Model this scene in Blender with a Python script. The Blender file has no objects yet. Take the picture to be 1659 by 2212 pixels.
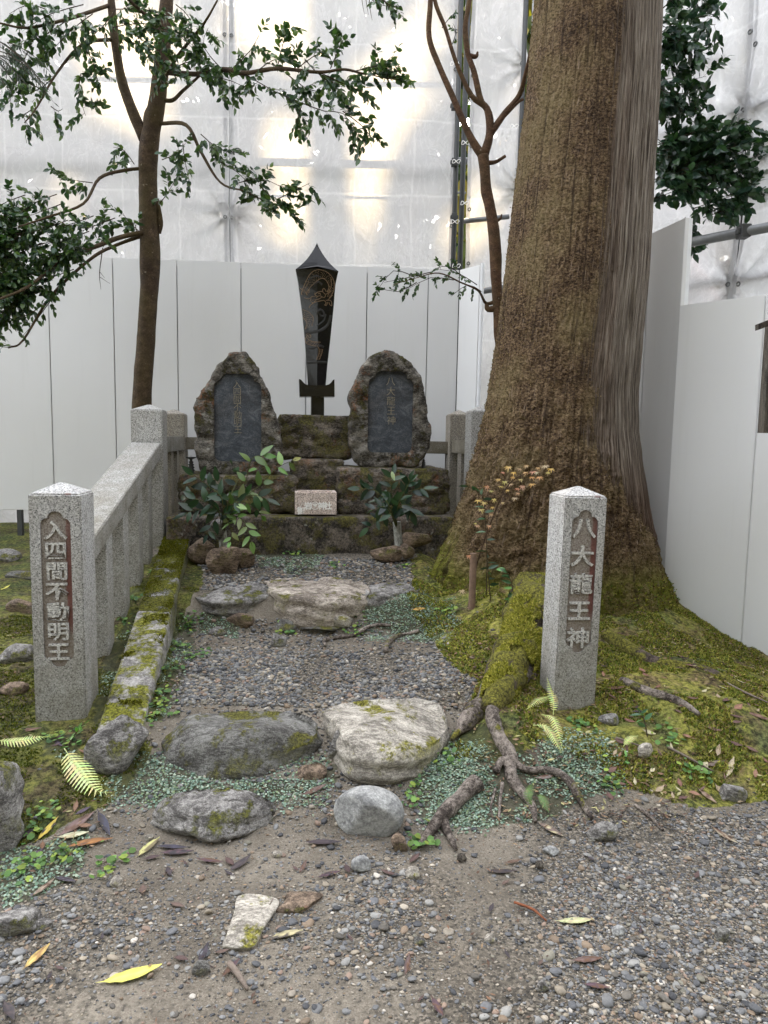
import bpy, bmesh, math, random
import numpy as np
from mathutils import Vector, Matrix
random.seed(7)
RNG = np.random.default_rng(11)
PI = math.pi
SC = bpy.context.scene
COL = SC.collection

# ------------------------------------------------------------------ camera
CAMZ = 1.45
FPX, CX, CY, IW, IH = 1534.0, 829.5, 1106.0, 1659.0, 2212.0
PITCH, ROLL = math.radians(5.9), math.radians(1.0)
Fv = np.array([0, math.cos(PITCH), -math.sin(PITCH)])
U0 = np.array([0, math.sin(PITCH), math.cos(PITCH)])
R0 = np.array([1.0, 0, 0])
Rv = R0 * math.cos(ROLL) + U0 * math.sin(ROLL)
Uv = U0 * math.cos(ROLL) - R0 * math.sin(ROLL)
cam_d = bpy.data.cameras.new('camera')
cam_d.sensor_fit = 'VERTICAL'; cam_d.sensor_height = 36.0
cam_d.lens = 36.0 * FPX / IH
cam_d.clip_start = 0.05; cam_d.clip_end = 500
cam = bpy.data.objects.new('camera', cam_d); COL.objects.link(cam)
cam.matrix_world = Matrix(((Rv[0], Uv[0], -Fv[0], 0), (Rv[1], Uv[1], -Fv[1], 0), (Rv[2], Uv[2], -Fv[2], CAMZ), (0, 0, 0, 1)))
SC.camera = cam

# ------------------------------------------------------------------ world, sun, exposure
SUN_EL, SUN_AZ = math.radians(33), math.radians(-14)      # azimuth from +Y towards +X; the sun stands behind the sheeting
wd = bpy.data.worlds.new('World'); SC.world = wd; wd.use_nodes = True
wn = wd.node_tree; wn.nodes.clear()
wo = wn.nodes.new('ShaderNodeOutputWorld'); bg = wn.nodes.new('ShaderNodeBackground')
sky = wn.nodes.new('ShaderNodeTexSky'); sky.sky_type = 'NISHITA'; sky.sun_disc = False
sky.sun_elevation = SUN_EL; sky.sun_rotation = SUN_AZ; sky.air_density = 1.0; sky.dust_density = 3.0; sky.ozone_density = 1.0
hs = wn.nodes.new('ShaderNodeHueSaturation'); hs.inputs['Saturation'].default_value = 0.3
wn.links.new(sky.outputs[0], hs.inputs['Color']); tn = wn.nodes.new('ShaderNodeMix'); tn.data_type = 'RGBA'; tn.blend_type = 'MULTIPLY'; tn.inputs[0].default_value = 1.0; tn.inputs[7].default_value = (1.015, 0.99, 0.965, 1)
wn.links.new(hs.outputs[0], tn.inputs[6]); wn.links.new(tn.outputs[2], bg.inputs[0]); wn.links.new(bg.outputs[0], wo.inputs[0])
bg.inputs[1].default_value = 0.15
SUN_DIR = Vector((math.sin(SUN_AZ) * math.cos(SUN_EL), math.cos(SUN_AZ) * math.cos(SUN_EL), math.sin(SUN_EL)))
sl = bpy.data.lights.new('sun', 'SUN'); sl.energy = 2.0; sl.angle = math.radians(0.9); sl.color = (1.0, 0.74, 0.40)
so = bpy.data.objects.new('sun', sl); COL.objects.link(so); so.rotation_euler = SUN_DIR.to_track_quat('Z', 'Y').to_euler()
SC.view_settings.view_transform = 'Standard'; SC.view_settings.look = 'None'
SC.view_settings.gamma = 1.0; SC.view_settings.use_curve_mapping = False
SC.view_settings.exposure = 3.52
SC.cycles.max_bounces = 6; SC.cycles.transparent_max_bounces = 12
SC.cycles.diffuse_bounces = 3; SC.cycles.glossy_bounces = 2; SC.cycles.transmission_bounces = 3

# ------------------------------------------------------------------ rays and projection
def ray(px, py):
    return Fv + (px - CX) / FPX * Rv - (py - CY) / FPX * Uv
CAMP = np.array([0, 0, CAMZ])
def at(px, py, Y):
    d = ray(px, py); return CAMP + d * (Y / d[1])
def atz(px, py, z):
    d = ray(px, py); return CAMP + d * ((z - CAMZ) / d[2])
def proj(P):
    P = np.asarray(P, float) - CAMP
    w = P @ Fv
    return CX + FPX * (P @ Rv) / w, CY - FPX * (P @ Uv) / w

# ------------------------------------------------------------------ noise
def _hash(i, j, k, s):
    h = (i * 374761393 + j * 668265263 + k * 2147483647 + s * 1274126177) & 0xffffffff
    h = ((h ^ (h >> 13)) * 1274126177) & 0xffffffff
    h = (h ^ (h >> 16)) & 0xffff
    return h / 65535.0
def vnoise(x, y, z=0.0, seed=0):
    x, y, z = np.broadcast_arrays(np.asarray(x, float), np.asarray(y, float), np.asarray(z, float))
    xi = np.floor(x).astype(np.int64); yi = np.floor(y).astype(np.int64); zi = np.floor(z).astype(np.int64)
    fx, fy, fz = x - xi, y - yi, z - zi
    fx = fx * fx * (3 - 2 * fx); fy = fy * fy * (3 - 2 * fy); fz = fz * fz * (3 - 2 * fz)
    r = 0
    for a in (0, 1):
        for b in (0, 1):
            for c in (0, 1):
                w = (fx if a else 1 - fx) * (fy if b else 1 - fy) * (fz if c else 1 - fz)
                r = r + w * _hash(xi + a, yi + b, zi + c, seed)
    return r * 2 - 1
def fbm(x, y, z=0.0, seed=0, o=4, gain=0.5):
    r = 0; a = 1.0; f = 1.0; t = 0
    for i in range(o):
        r = r + a * vnoise(np.asarray(x) * f, np.asarray(y) * f, np.asarray(z) * f, seed + i * 17); t += a; a *= gain; f *= 2.03
    return r / t
def sst(a, b, x):
    t = np.clip((np.asarray(x, float) - a) / (b - a), 0, 1); return t * t * (3 - 2 * t)

# ------------------------------------------------------------------ materials
class NT:
    def __init__(self, name):
        self.m = bpy.data.materials.new(name); self.m.use_nodes = True
        self.t = self.m.node_tree; self.t.nodes.clear()
        self.out = self.n('ShaderNodeOutputMaterial')
    def n(self, typ, **kw):
        nd = self.t.nodes.new(typ)
        for k, v in kw.items(): setattr(nd, k, v)
        return nd
    def l(self, a, b): self.t.links.new(a, b)
    def coord(self, kind='Object'):
        return self.n('ShaderNodeTexCoord').outputs[kind]
    def mapping(self, vec, scale=(1, 1, 1)):
        m = self.n('ShaderNodeMapping'); m.inputs['Scale'].default_value = scale; self.l(vec, m.inputs['Vector']); return m.outputs[0]
    def noise(self, vec, scale, detail=4, rough=0.55, dist=0.0):
        n = self.n('ShaderNodeTexNoise'); n.inputs['Scale'].default_value = scale; n.inputs['Detail'].default_value = detail
        n.inputs['Roughness'].default_value = rough; n.inputs['Distortion'].default_value = dist
        self.l(vec, n.inputs['Vector']); return n.outputs['Fac']
    def voro(self, vec, scale, feat='F1', out='Distance'):
        n = self.n('ShaderNodeTexVoronoi', feature=feat); n.inputs['Scale'].default_value = scale
        self.l(vec, n.inputs['Vector']); return n.outputs[out]
    def ramp(self, fac, stops, interp='LINEAR'):
        r = self.n('ShaderNodeValToRGB'); r.color_ramp.interpolation = interp
        e = r.color_ramp.elements
        while len(e) > 1: e.remove(e[-1])
        for i, (p, c) in enumerate(stops):
            if not hasattr(c, '__len__'): c = (c, c, c)
            el = e[0] if i == 0 else e.new(p)
            el.position = p; el.color = (*c[:3], 1)
        self.l(fac, r.inputs[0]); return r.outputs[0]
    def math(self, op, a, b=None, clamp=False):
        n = self.n('ShaderNodeMath', operation=op); n.use_clamp = clamp
        for i, v in enumerate((a, b)):
            if v is None: continue
            if hasattr(v, 'links'): self.l(v, n.inputs[i])
            else: n.inputs[i].default_value = v
        return n.outputs[0]
    def mix(self, fac, a, b, mode='MIX'):
        n = self.n('ShaderNodeMix', data_type='RGBA', blend_type=mode)
        for i, v in ((0, fac), (6, a), (7, b)):
            if hasattr(v, 'links'): self.l(v, n.inputs[i])
            else: n.inputs[i].default_value = v if i == 0 else (*v[:3], 1)
        return n.outputs[2]
    def attr(self, name, out='Color'):
        n = self.n('ShaderNodeAttribute'); n.attribute_name = name; return n.outputs[out]
    def sep(self, vec):
        n = self.n('ShaderNodeSeparateXYZ'); self.l(vec, n.inputs[0]); return n.outputs
    def normalz(self):
        g = self.n('ShaderNodeNewGeometry'); return self.sep(g.outputs['Normal'])[2]
    def bump(self, h, strength=0.5, dist=0.01, normal=None):
        b = self.n('ShaderNodeBump'); b.inputs['Strength'].default_value = strength; b.inputs['Distance'].default_value = dist
        self.l(h, b.inputs['Height'])
        if normal: self.l(normal, b.inputs['Normal'])
        return b.outputs[0]
    def pbr(self, col, rough=0.8, bump=None, spec=0.4, **kw):
        p = self.n('ShaderNodeBsdfPrincipled')
        if hasattr(col, 'links'): self.l(col, p.inputs['Base Color'])
        else: p.inputs['Base Color'].default_value = (*col[:3], 1)
        if hasattr(rough, 'links'): self.l(rough, p.inputs['Roughness'])
        else: p.inputs['Roughness'].default_value = rough
        p.inputs['Specular IOR Level'].default_value = spec
        if bump: self.l(bump, p.inputs['Normal'])
        for k, v in kw.items(): p.inputs[k].default_value = v
        self.p = p
        self.l(p.outputs[0], self.out.inputs[0]); return self.m

def mat_plain(name, col, rough=0.6, spec=0.4, metal=0.0, var=0.1, scale=12, bump=0.15):
    N = NT(name); c = N.coord(); n = N.noise(c, scale, 5)
    col2 = N.mix(n, tuple(v * (1 - var) for v in col), tuple(min(1, v * (1 + var)) for v in col))
    return N.pbr(col2, rough, N.bump(N.noise(c, scale * 8, 4), bump, 0.003), spec, Metallic=metal)

def mat_granite(name, light, dark, tint=(1, 1, 1), moss=0.0, red=False, dirt=0.35, foot=1.0):
    N = NT(name); c = N.coord()
    g = N.noise(c, 150, 4, 0.8)
    col = N.ramp(g, [(0.30, dark), (0.42, tuple(0.55 * a + 0.45 * b for a, b in zip(light, dark))), (0.54, light), (0.66, tuple(min(1, v * 1.35) for v in light))])
    cell = N.sep(N.voro(c, 190, out='Color'))[1]
    col = N.mix(0.6, col, N.ramp(cell, [(0.0, tuple(v * 0.5 for v in dark)), (0.16, dark), (0.34, tuple(0.5 * a + 0.5 * b for a, b in zip(light, dark))), (0.6, light), (0.85, tuple(min(1, v * 1.5) for v in light))]))
    fl = N.voro(c, 210, out='Color'); s = N.sep(fl)
    col = N.mix(N.math('GREATER_THAN', s[0], 0.95), col, tuple(v * 0.4 for v in dark))
    st = N.noise(N.mapping(c, (1, 1, 0.35)), 5, 6, 0.65)
    col = N.mix(N.math('MULTIPLY', N.ramp(st, [(0.4, 0), (0.72, 1)]), dirt), col, (0.16, 0.125, 0.075))
    z = N.sep(N.coord('Object'))[2]
    low = N.math('MULTIPLY', N.ramp(z, [(0.0, 1), (0.5, 0.25), (0.9, 0)]), 0.75 * foot)
    low = N.math('MULTIPLY', low, N.ramp(N.noise(c, 9, 5), [(0.3, 0.35), (0.65, 1)]))
    col = N.mix(low, col, (0.115, 0.1, 0.06))
    if moss:
        f = N.math('MULTIPLY', N.ramp(N.noise(c, 7, 7, 0.7), [(0.5 - 0.12 * moss, 0), (0.56, 1)]), N.ramp(N.normalz(), [(0.1, 0.3), (0.7, 1)]))
        col = N.mix(f, col, (0.10, 0.10, 0.018))
    if red:
        o = N.sep(N.coord('Object'))
        m = N.math('MULTIPLY', N.math('GREATER_THAN', o[1], 0.004), N.math('LESS_THAN', o[1], 0.0115))
        xx = N.math('ADD', o[0], N.math('MULTIPLY', N.math('SUBTRACT', N.noise(c, 14, 3), 0.5), 0.022))
        m = N.math('MULTIPLY', m, N.ramp(xx, [(0.036, 0), (0.044, 1), (0.066, 1), (0.07, 0)]))
        zz = N.ramp(o[2], [(0.40, 0), (0.46, 1), (0.72, 1), (0.9, 0.75)])
        m = N.math('MULTIPLY', m, zz)
        rc = N.mix(N.noise(c, 120, 3), (0.06, 0.016, 0.014), (0.2, 0.06, 0.045))
        m2 = N.math('MULTIPLY', N.math('MULTIPLY', N.math('GREATER_THAN', o[1], 0.0095), N.math('LESS_THAN', o[1], 0.0115)), N.math('LESS_THAN', N.math('ABSOLUTE', o[0]), 0.065))
        col = N.mix(N.math('MULTIPLY', m2, 0.6), col, (0.15, 0.105, 0.07))
        col = N.mix(N.math('MULTIPLY', m, 0.85), col, rc)
    return N.pbr(col, 0.72, N.bump(N.noise(c, 260, 3, 0.7), 0.35, 0.002), 0.35)

def mat_rock(name, light, dark, moss=0.5, mosscol=(0.11, 0.11, 0.02), rust=0.0, lichen=0.3, strat=(1, 1, 2.5), scale=6.0, mossflat=0.3, bstr=0.8):
    N = NT(name); c = N.coord('Generated') if False else N.coord('Object')
    v = N.mapping(c, strat)
    n1 = N.noise(v, scale, 9, 0.66, 0.4); n2 = N.noise(v, scale * 7, 6, 0.7)
    n3 = N.noise(c, scale * 30, 3, 0.7)
    hgt = N.math('ADD', N.math('MULTIPLY', n1, 0.42), N.math('ADD', N.math('MULTIPLY', n2, 0.36), N.math('MULTIPLY', n3, 0.22)))
    mid = tuple((a + b) / 2 for a, b in zip(light, dark))
    col = N.ramp(hgt, [(0.40, tuple(x * 0.6 for x in dark)), (0.46, dark), (0.505, mid), (0.56, light), (0.64, tuple(min(1, x * 1.45) for x in light))])
    cr = N.ramp(N.noise(v, scale * 2.3, 5, 0.6, 1.5), [(0.47, 0), (0.5, 1), (0.53, 0)])
    col = N.mix(N.math('MULTIPLY', cr, 0.45), col, tuple(x * 0.5 for x in dark))
    if rust:
        f = N.math('MULTIPLY', N.ramp(N.noise(c, 5, 6, 0.7), [(0.55, 0), (0.64, 1)]), N.ramp(N.noise(c, 60, 3, 0.7), [(0.42, 0), (0.55, 1)]))
        col = N.mix(N.math('MULTIPLY', f, rust), col, (0.30, 0.10, 0.02))
    if lichen:
        f = N.ramp(N.noise(c, 22, 4, 0.6), [(0.66, 0), (0.69, 1)])
        col = N.mix(N.math('MULTIPLY', f, lichen), col, (0.46, 0.46, 0.40))
    f = N.ramp(N.noise(c, 6.5, 9, 0.72), [(0.62 - 0.22 * moss, 0), (0.68 - 0.22 * moss, 1)])
    f = N.math('MULTIPLY', f, N.ramp(N.normalz(), [(0.0, mossflat), (0.75, 1)]))
    mc = N.ramp(N.noise(c, 75, 5, 0.8), [(0.4, tuple(x * 0.3 for x in mosscol)), (0.5, mosscol), (0.6, tuple(x * 2.1 for x in mosscol))])
    col = N.mix(f, col, mc)
    hb = N.math('ADD', hgt, N.math('MULTIPLY', N.math('MULTIPLY', N.noise(c, 140, 3, 0.8), f), 1.0))
    return N.pbr(col, 0.85, N.bump(hb, bstr, 0.03), 0.3)

def mat_leaf(name, rough=0.35, trans=0.25, attr='col', spec=0.5):
    N = NT(name); a = N.attr(attr)
    n = N.noise(N.coord('Object'), 30, 3)
    col = N.mix(N.math('MULTIPLY', n, 0.5), a, (0.5, 0.5, 0.5), 'MULTIPLY')
    p = N.n('ShaderNodeBsdfPrincipled'); N.l(col, p.inputs['Base Color']); p.inputs['Roughness'].default_value = rough; p.inputs['Specular IOR Level'].default_value = spec
    t = N.n('ShaderNodeBsdfTranslucent'); N.l(N.mix(1.0, col, (1.0, 1.25, 0.5), 'MULTIPLY'), t.inputs[0])
    m = N.n('ShaderNodeMixShader'); m.inputs[0].default_value = trans
    N.l(p.outputs[0], m.inputs[1]); N.l(t.outputs[0], m.inputs[2]); N.l(m.outputs[0], N.out.inputs[0]); return N.m

def mat_attr(name, rough=0.8, spec=0.3, bscale=80, bstr=0.4, var=0.45):
    N = NT(name); a = N.attr('col'); c = N.coord('Object')
    n = N.noise(c, bscale, 4, 0.7)
    col = N.mix(N.ramp(n, [(0.3, var), (0.62, 0)]), a, (0.25, 0.25, 0.25), 'MULTIPLY')
    return N.pbr(col, rough, N.bump(n, bstr, 0.006), spec)

M = {}
M['granite'] = mat_granite('granite', (0.42, 0.415, 0.395), (0.18, 0.178, 0.17))
M['granite_post'] = mat_granite('inscribed_granite', (0.42, 0.415, 0.40), (0.17, 0.17, 0.17), red=True)
M['granite_text'] = mat_granite('raised_granite_lit', (0.47, 0.46, 0.43), (0.26, 0.25, 0.235), dirt=0.1, foot=0.0)  # same granite made paler, so raised characters look lit
M['granite_dim'] = mat_granite('weathered_granite_dimmed', (0.32, 0.295, 0.25), (0.12, 0.11, 0.095), dirt=0.7)  # rear posts and rails: dirtier granite, also darkened for dimmer light
M['granite_pink'] = mat_granite('pink_granite', (0.60, 0.50, 0.44), (0.20, 0.15, 0.125), dirt=0.1, foot=0.0)
M['granite_kerb'] = mat_rock('kerb_granite', (0.36, 0.35, 0.34), (0.13, 0.125, 0.12), moss=1.0, mosscol=(0.125, 0.125, 0.014), lichen=0.25, strat=(1, 1, 1), scale=9, mossflat=0.55)
M['stele'] = mat_rock('stele_rock', (0.25, 0.23, 0.195), (0.05, 0.044, 0.036), moss=0.30, mosscol=(0.07, 0.062, 0.012), rust=0.55, lichen=0.4, strat=(1, 1, 2.0), scale=7, mossflat=0.8, bstr=1.0)
M['block'] = mat_rock('rough_block_stone', (0.26, 0.22, 0.175), (0.045, 0.037, 0.029), moss=0.62, mosscol=(0.11, 0.10, 0.018), rust=0.35, lichen=0.3, strat=(1, 1, 2.2), scale=7, mossflat=0.55, bstr=1.0)
M['platform'] = mat_rock('platform_stone', (0.18, 0.15, 0.12), (0.03, 0.026, 0.02), moss=0.55, mosscol=(0.10, 0.09, 0.017), rust=0.15, lichen=0.45, strat=(1, 1, 1), scale=8, mossflat=0.6, bstr=0.7)
M['granite_kerb2'] = mat_rock('bare_kerb_granite', (0.44, 0.42, 0.39), (0.16, 0.15, 0.14), moss=0.72, mosscol=(0.125, 0.125, 0.014), lichen=0.2, strat=(1, 1, 1), scale=9, mossflat=0.3, bstr=0.4)
M['rock_grey'] = mat_rock('grey_rock', (0.34, 0.325, 0.30), (0.10, 0.092, 0.085), moss=0.42, lichen=0.3)
M['rock_pink'] = mat_rock('pinkish_rock', (0.50, 0.44, 0.37), (0.18, 0.15, 0.12), moss=0.36, mosscol=(0.12, 0.115, 0.02), lichen=0.3, strat=(1, 1.5, 2.2), scale=6, bstr=0.7)
M['rock_dark'] = mat_rock('dark_rock', (0.23, 0.225, 0.205), (0.075, 0.07, 0.063), moss=0.5, mosscol=(0.09, 0.085, 0.016), lichen=0.35, strat=(1, 2.5, 2.5), scale=7, bstr=0.6)
M['rock_pale'] = mat_rock('pale_rock', (0.50, 0.46, 0.39), (0.20, 0.18, 0.15), moss=0.36, mosscol=(0.14, 0.13, 0.02), lichen=0.3, strat=(1, 2.2, 3), scale=5, bstr=0.5)
M['rock_blue'] = mat_rock('blue_grey_rock', (0.38, 0.38, 0.36), (0.19, 0.19, 0.185), moss=0.0, lichen=0.0, strat=(1, 1, 1.4), scale=4, bstr=0.4)
M['rock_brown'] = mat_rock('brown_rock', (0.30, 0.22, 0.155), (0.085, 0.06, 0.042), moss=0.45, mosscol=(0.09, 0.085, 0.016), lichen=0.2)
M['text_dim'] = mat_plain('engraved_gilt', (0.30, 0.26, 0.18), 0.7, var=0.3, scale=60)
M['text_white'] = mat_plain('white_lettering', (0.85, 0.84, 0.80), 0.6)
M['gold_line'] = mat_plain('gilt_line', (0.22, 0.14, 0.075), 0.5, var=0.3, scale=80)
M['pipe'] = mat_plain('galvanised_pipe', (0.16, 0.165, 0.165), 0.45, metal=0.5, var=0.25, scale=20)
M['pipe_dark'] = mat_plain('dark_pipe', (0.05, 0.052, 0.052), 0.5, metal=0.3, var=0.2, scale=20)
M['bronze'] = mat_plain('dark_bronze', (0.07, 0.07, 0.068), 0.45, metal=0.4)
M['rusty'] = mat_plain('rusty_metal', (0.17, 0.11, 0.075), 0.8, var=0.6, scale=40)
M['pvc'] = mat_rock('stained_plastic', (0.55, 0.55, 0.50), (0.26, 0.26, 0.23), moss=0.1, lichen=0, strat=(1, 1, 0.5), scale=12, bstr=0.15)
M['orange'] = mat_plain('orange_paint', (0.55, 0.13, 0.06), 0.5)
M['wood_pale'] = mat_plain('pale_timber', (0.55, 0.42, 0.28), 0.6)
M['wood_dark'] = mat_rock('weathered_wood', (0.11, 0.095, 0.075), (0.025, 0.02, 0.016), moss=0.1, lichen=0.1, strat=(6, 6, 0.6), scale=6, bstr=0.5)
M['leaf'] = mat_leaf('glossy_leaf', 0.3, 0.25)
M['leaf_bright'] = mat_leaf('bright_leaf', 0.4, 0.35)
M['leaf_dead'] = mat_leaf('dead_leaf', 0.6, 0.1, spec=0.3)
M['ground_leaf'] = mat_leaf('ground_cover_leaf', 0.6, 0.2, spec=0.25)
M['moss_tuft'] = mat_leaf('moss_tuft', 0.95, 0.25, spec=0.05)
M['pebble'] = mat_attr('pebble', 0.65, 0.4, 60, 0.3, 0.35)
M['twig'] = mat_attr('twig_bark', 0.9, 0.2, 60, 0.6, 0.6)

def mk_black():
    N = NT('polished_black_stone'); c = N.coord()
    col = N.mix(N.noise(c, 200, 3), (0.004, 0.004, 0.005), (0.012, 0.011, 0.011))
    return N.pbr(col, 0.14, None, 0.3)
M['black'] = mk_black()
M['black_matte'] = mat_plain('honed_black_stone', (0.022, 0.021, 0.02), 0.45, spec=0.3)
def mk_slate():
    N = NT('slate_panel'); c = N.coord(); v = N.mapping(c, (1, 1, 1.3))
    n = N.noise(v, 9, 8, 0.7, 1.2); f = N.noise(c, 110, 4, 0.75)
    col = N.ramp(N.math('ADD', N.math('MULTIPLY', n, 0.6), N.math('MULTIPLY', f, 0.4)), [(0.36, (0.018, 0.021, 0.026)), (0.5, (0.048, 0.055, 0.066)), (0.62, (0.13, 0.14, 0.15))])
    br = N.ramp(N.noise(c, 4, 5, 0.6), [(0.5, 0), (0.7, 1)])
    col = N.mix(N.math('MULTIPLY', br, 0.5), col, (0.045, 0.034, 0.026))
    return N.pbr(col, 0.6, N.bump(n, 0.35, 0.012), 0.3)
M['slate'] = mk_slate()
def mk_panel():
    N = NT('white_steel_panel'); c = N.coord()
    n = N.noise(c, 1.2, 4)
    col = N.mix(n, (0.64, 0.64, 0.635), (0.70, 0.70, 0.69))
    st = N.noise(N.mapping(c, (14, 14, 0.8)), 1.0, 5, 0.6)
    col = N.mix(N.math('MULTIPLY', N.ramp(st, [(0.58, 0), (0.8, 1)]), 0.12), col, (0.42, 0.40, 0.36))
    return N.pbr(col, 0.38, N.bump(N.noise(N.mapping(c, (1, 1, 0.4)), 1.6, 3, 0.5), 0.25, 0.03), 0.35)
M['panel'] = mk_panel()
M['panel_edge'] = mat_plain('panel_edge', (0.74, 0.75, 0.76), 0.5)
M['seam'] = mat_plain('panel_seam', (0.25, 0.25, 0.26), 0.6)
def mk_sheet():
    N = NT('mesh_sheeting'); c = N.coord()
    w = N.noise(N.mapping(c, (3, 3, 2)), 1.3, 6, 0.6, 1.0)
    weave = N.math('ADD', N.noise(N.mapping(c, (1.5, 1.5, 220)), 3, 2), N.noise(N.mapping(c, (220, 220, 1.5)), 3, 2))
    w2 = N.noise(N.mapping(c, (1, 1, 0.5)), 4.5, 5, 0.6, 2.0)
    so_ = N.sep(c); wob = N.math('MULTIPLY', N.noise(c, 1.1, 3), 0.12)
    def crease(v, period):
        fr_ = N.math('FRACT', N.math('DIVIDE', N.math('ADD', v, wob), period)); return N.ramp(N.math('ABSOLUTE', N.math('SUBTRACT', fr_, 0.5)), [(0.0, 1), (0.012, 0.6), (0.03, 0)])
    cz = N.math('MAXIMUM', crease(so_[2], 0.74), crease(so_[0], 0.61))
    col = N.mix(w, (0.48, 0.48, 0.49), (0.62, 0.62, 0.62))
    col = N.mix(N.ramp(w2, [(0.47, 0), (0.5, 0.35), (0.53, 0)]), col, (0.72, 0.72, 0.72))
    col = N.mix(N.math('MULTIPLY', cz, 0.4), col, (0.75, 0.75, 0.75))
    spots = N.ramp(N.noise(c, 9, 5, 0.75), [(0.7, 0), (0.78, 1)])
    col = N.mix(N.math('MULTIPLY', spots, 0.2), col, (0.35, 0.34, 0.32))
    b = N.bump(N.math('ADD', N.math('ADD', w, N.math('MULTIPLY', cz, 0.12)), N.math('ADD', N.math('MULTIPLY', w2, 0.35), N.math('MULTIPLY', weave, 0.02))), 0.5, 0.07)
    d = N.n('ShaderNodeBsdfDiffuse'); N.l(col, d.inputs[0]); N.l(b, d.inputs['Normal'])
    t = N.n('ShaderNodeBsdfTranslucent'); N.l(col, t.inputs[0]); N.l(b, t.inputs['Normal'])
    m = N.n('ShaderNodeMixShader'); m.inputs[0].default_value = 0.52
    N.l(d.outputs[0], m.inputs[1]); N.l(t.outputs[0], m.inputs[2])
    tr = N.n('ShaderNodeBsdfTransparent')
    m2 = N.n('ShaderNodeMixShader'); m2.inputs[0].default_value = 0.06
    N.l(m.outputs[0], m2.inputs[1]); N.l(tr.outputs[0], m2.inputs[2]); N.l(m2.outputs[0], N.out.inputs[0]); return N.m
M['sheet'] = mk_sheet()
def mk_ground():
    N = NT('forest_ground'); c = N.coord(); a = N.sep(N.attr('zone'))       # R moss  G gravel density  B leafy cover
    n1 = N.noise(c, 2.2, 7, 0.65); n2 = N.noise(c, 40, 6, 0.75); n3 = N.noise(c, 160, 4, 0.8)
    dirt = N.ramp(N.math('ADD', N.math('MULTIPLY', n1, 0.5), N.math('MULTIPLY', n3, 0.5)), [(0.36, (0.075, 0.061, 0.046)), (0.5, (0.185, 0.16, 0.125)), (0.62, (0.33, 0.29, 0.23))])
    grit = N.ramp(N.sep(N.voro(c, 130, out='Color'))[0], [(0.0, (0.02, 0.019, 0.017)), (0.35, (0.07, 0.062, 0.05)), (0.7, (0.15, 0.13, 0.10)), (1.0, (0.30, 0.26, 0.21))])  # grit darkened to stand for shaded gaps between pebbles
    gd = N.voro(c, 130)
    col = N.mix(N.ramp(N.math('ADD', a[1], N.math('MULTIPLY', N.math('SUBTRACT', n2, 0.5), 1.6)), [(0.35, 0), (0.6, 0.85)]), dirt, grit)
    mo = N.ramp(N.math('ADD', N.math('MULTIPLY', n2, 0.65), N.math('MULTIPLY', n1, 0.35)), [(0.38, (0.02, 0.022, 0.007)), (0.46, (0.085, 0.09, 0.018)), (0.53, (0.24, 0.235, 0.045)), (0.61, (0.40, 0.36, 0.09))])
    f = N.ramp(N.math('ADD', a[0], N.math('MULTIPLY', N.math('SUBTRACT', N.noise(c, 9, 8, 0.78), 0.5), 2.3)), [(0.42, 0), (0.58, 1)])
    mo = N.mix(N.ramp(N.noise(c, 5.5, 6, 0.72), [(0.47, 0), (0.6, 0.85)]), mo, N.ramp(n2, [(0.4, (0.03, 0.018, 0.010)), (0.5, (0.12, 0.08, 0.04)), (0.62, (0.25, 0.18, 0.10))]))
    mo = N.mix(N.ramp(N.noise(c, 3.5, 4, 0.6), [(0.5, 0), (0.66, 0.6)]), mo, N.ramp(n2, [(0.4, (0.02, 0.03, 0.01)), (0.55, (0.07, 0.12, 0.035)), (0.65, (0.15, 0.22, 0.07))]))
    col = N.mix(f, col, mo)
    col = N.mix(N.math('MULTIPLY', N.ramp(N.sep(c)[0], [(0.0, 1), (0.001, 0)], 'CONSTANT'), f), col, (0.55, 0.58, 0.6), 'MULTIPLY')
    dk = N.ramp(a[2], [(0.3, 0), (0.9, 0.7)])
    col = N.mix(dk, col, (0.045, 0.05, 0.025))
    h = N.math('ADD', n3, N.math('ADD', N.math('MULTIPLY', N.math('SUBTRACT', 1.0, gd), 0.4), N.math('MULTIPLY', n2, 0.8)))
    return N.pbr(col, 0.9, N.bump(h, 0.7, 0.012), 0.25)
M['ground'] = mk_ground()
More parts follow.
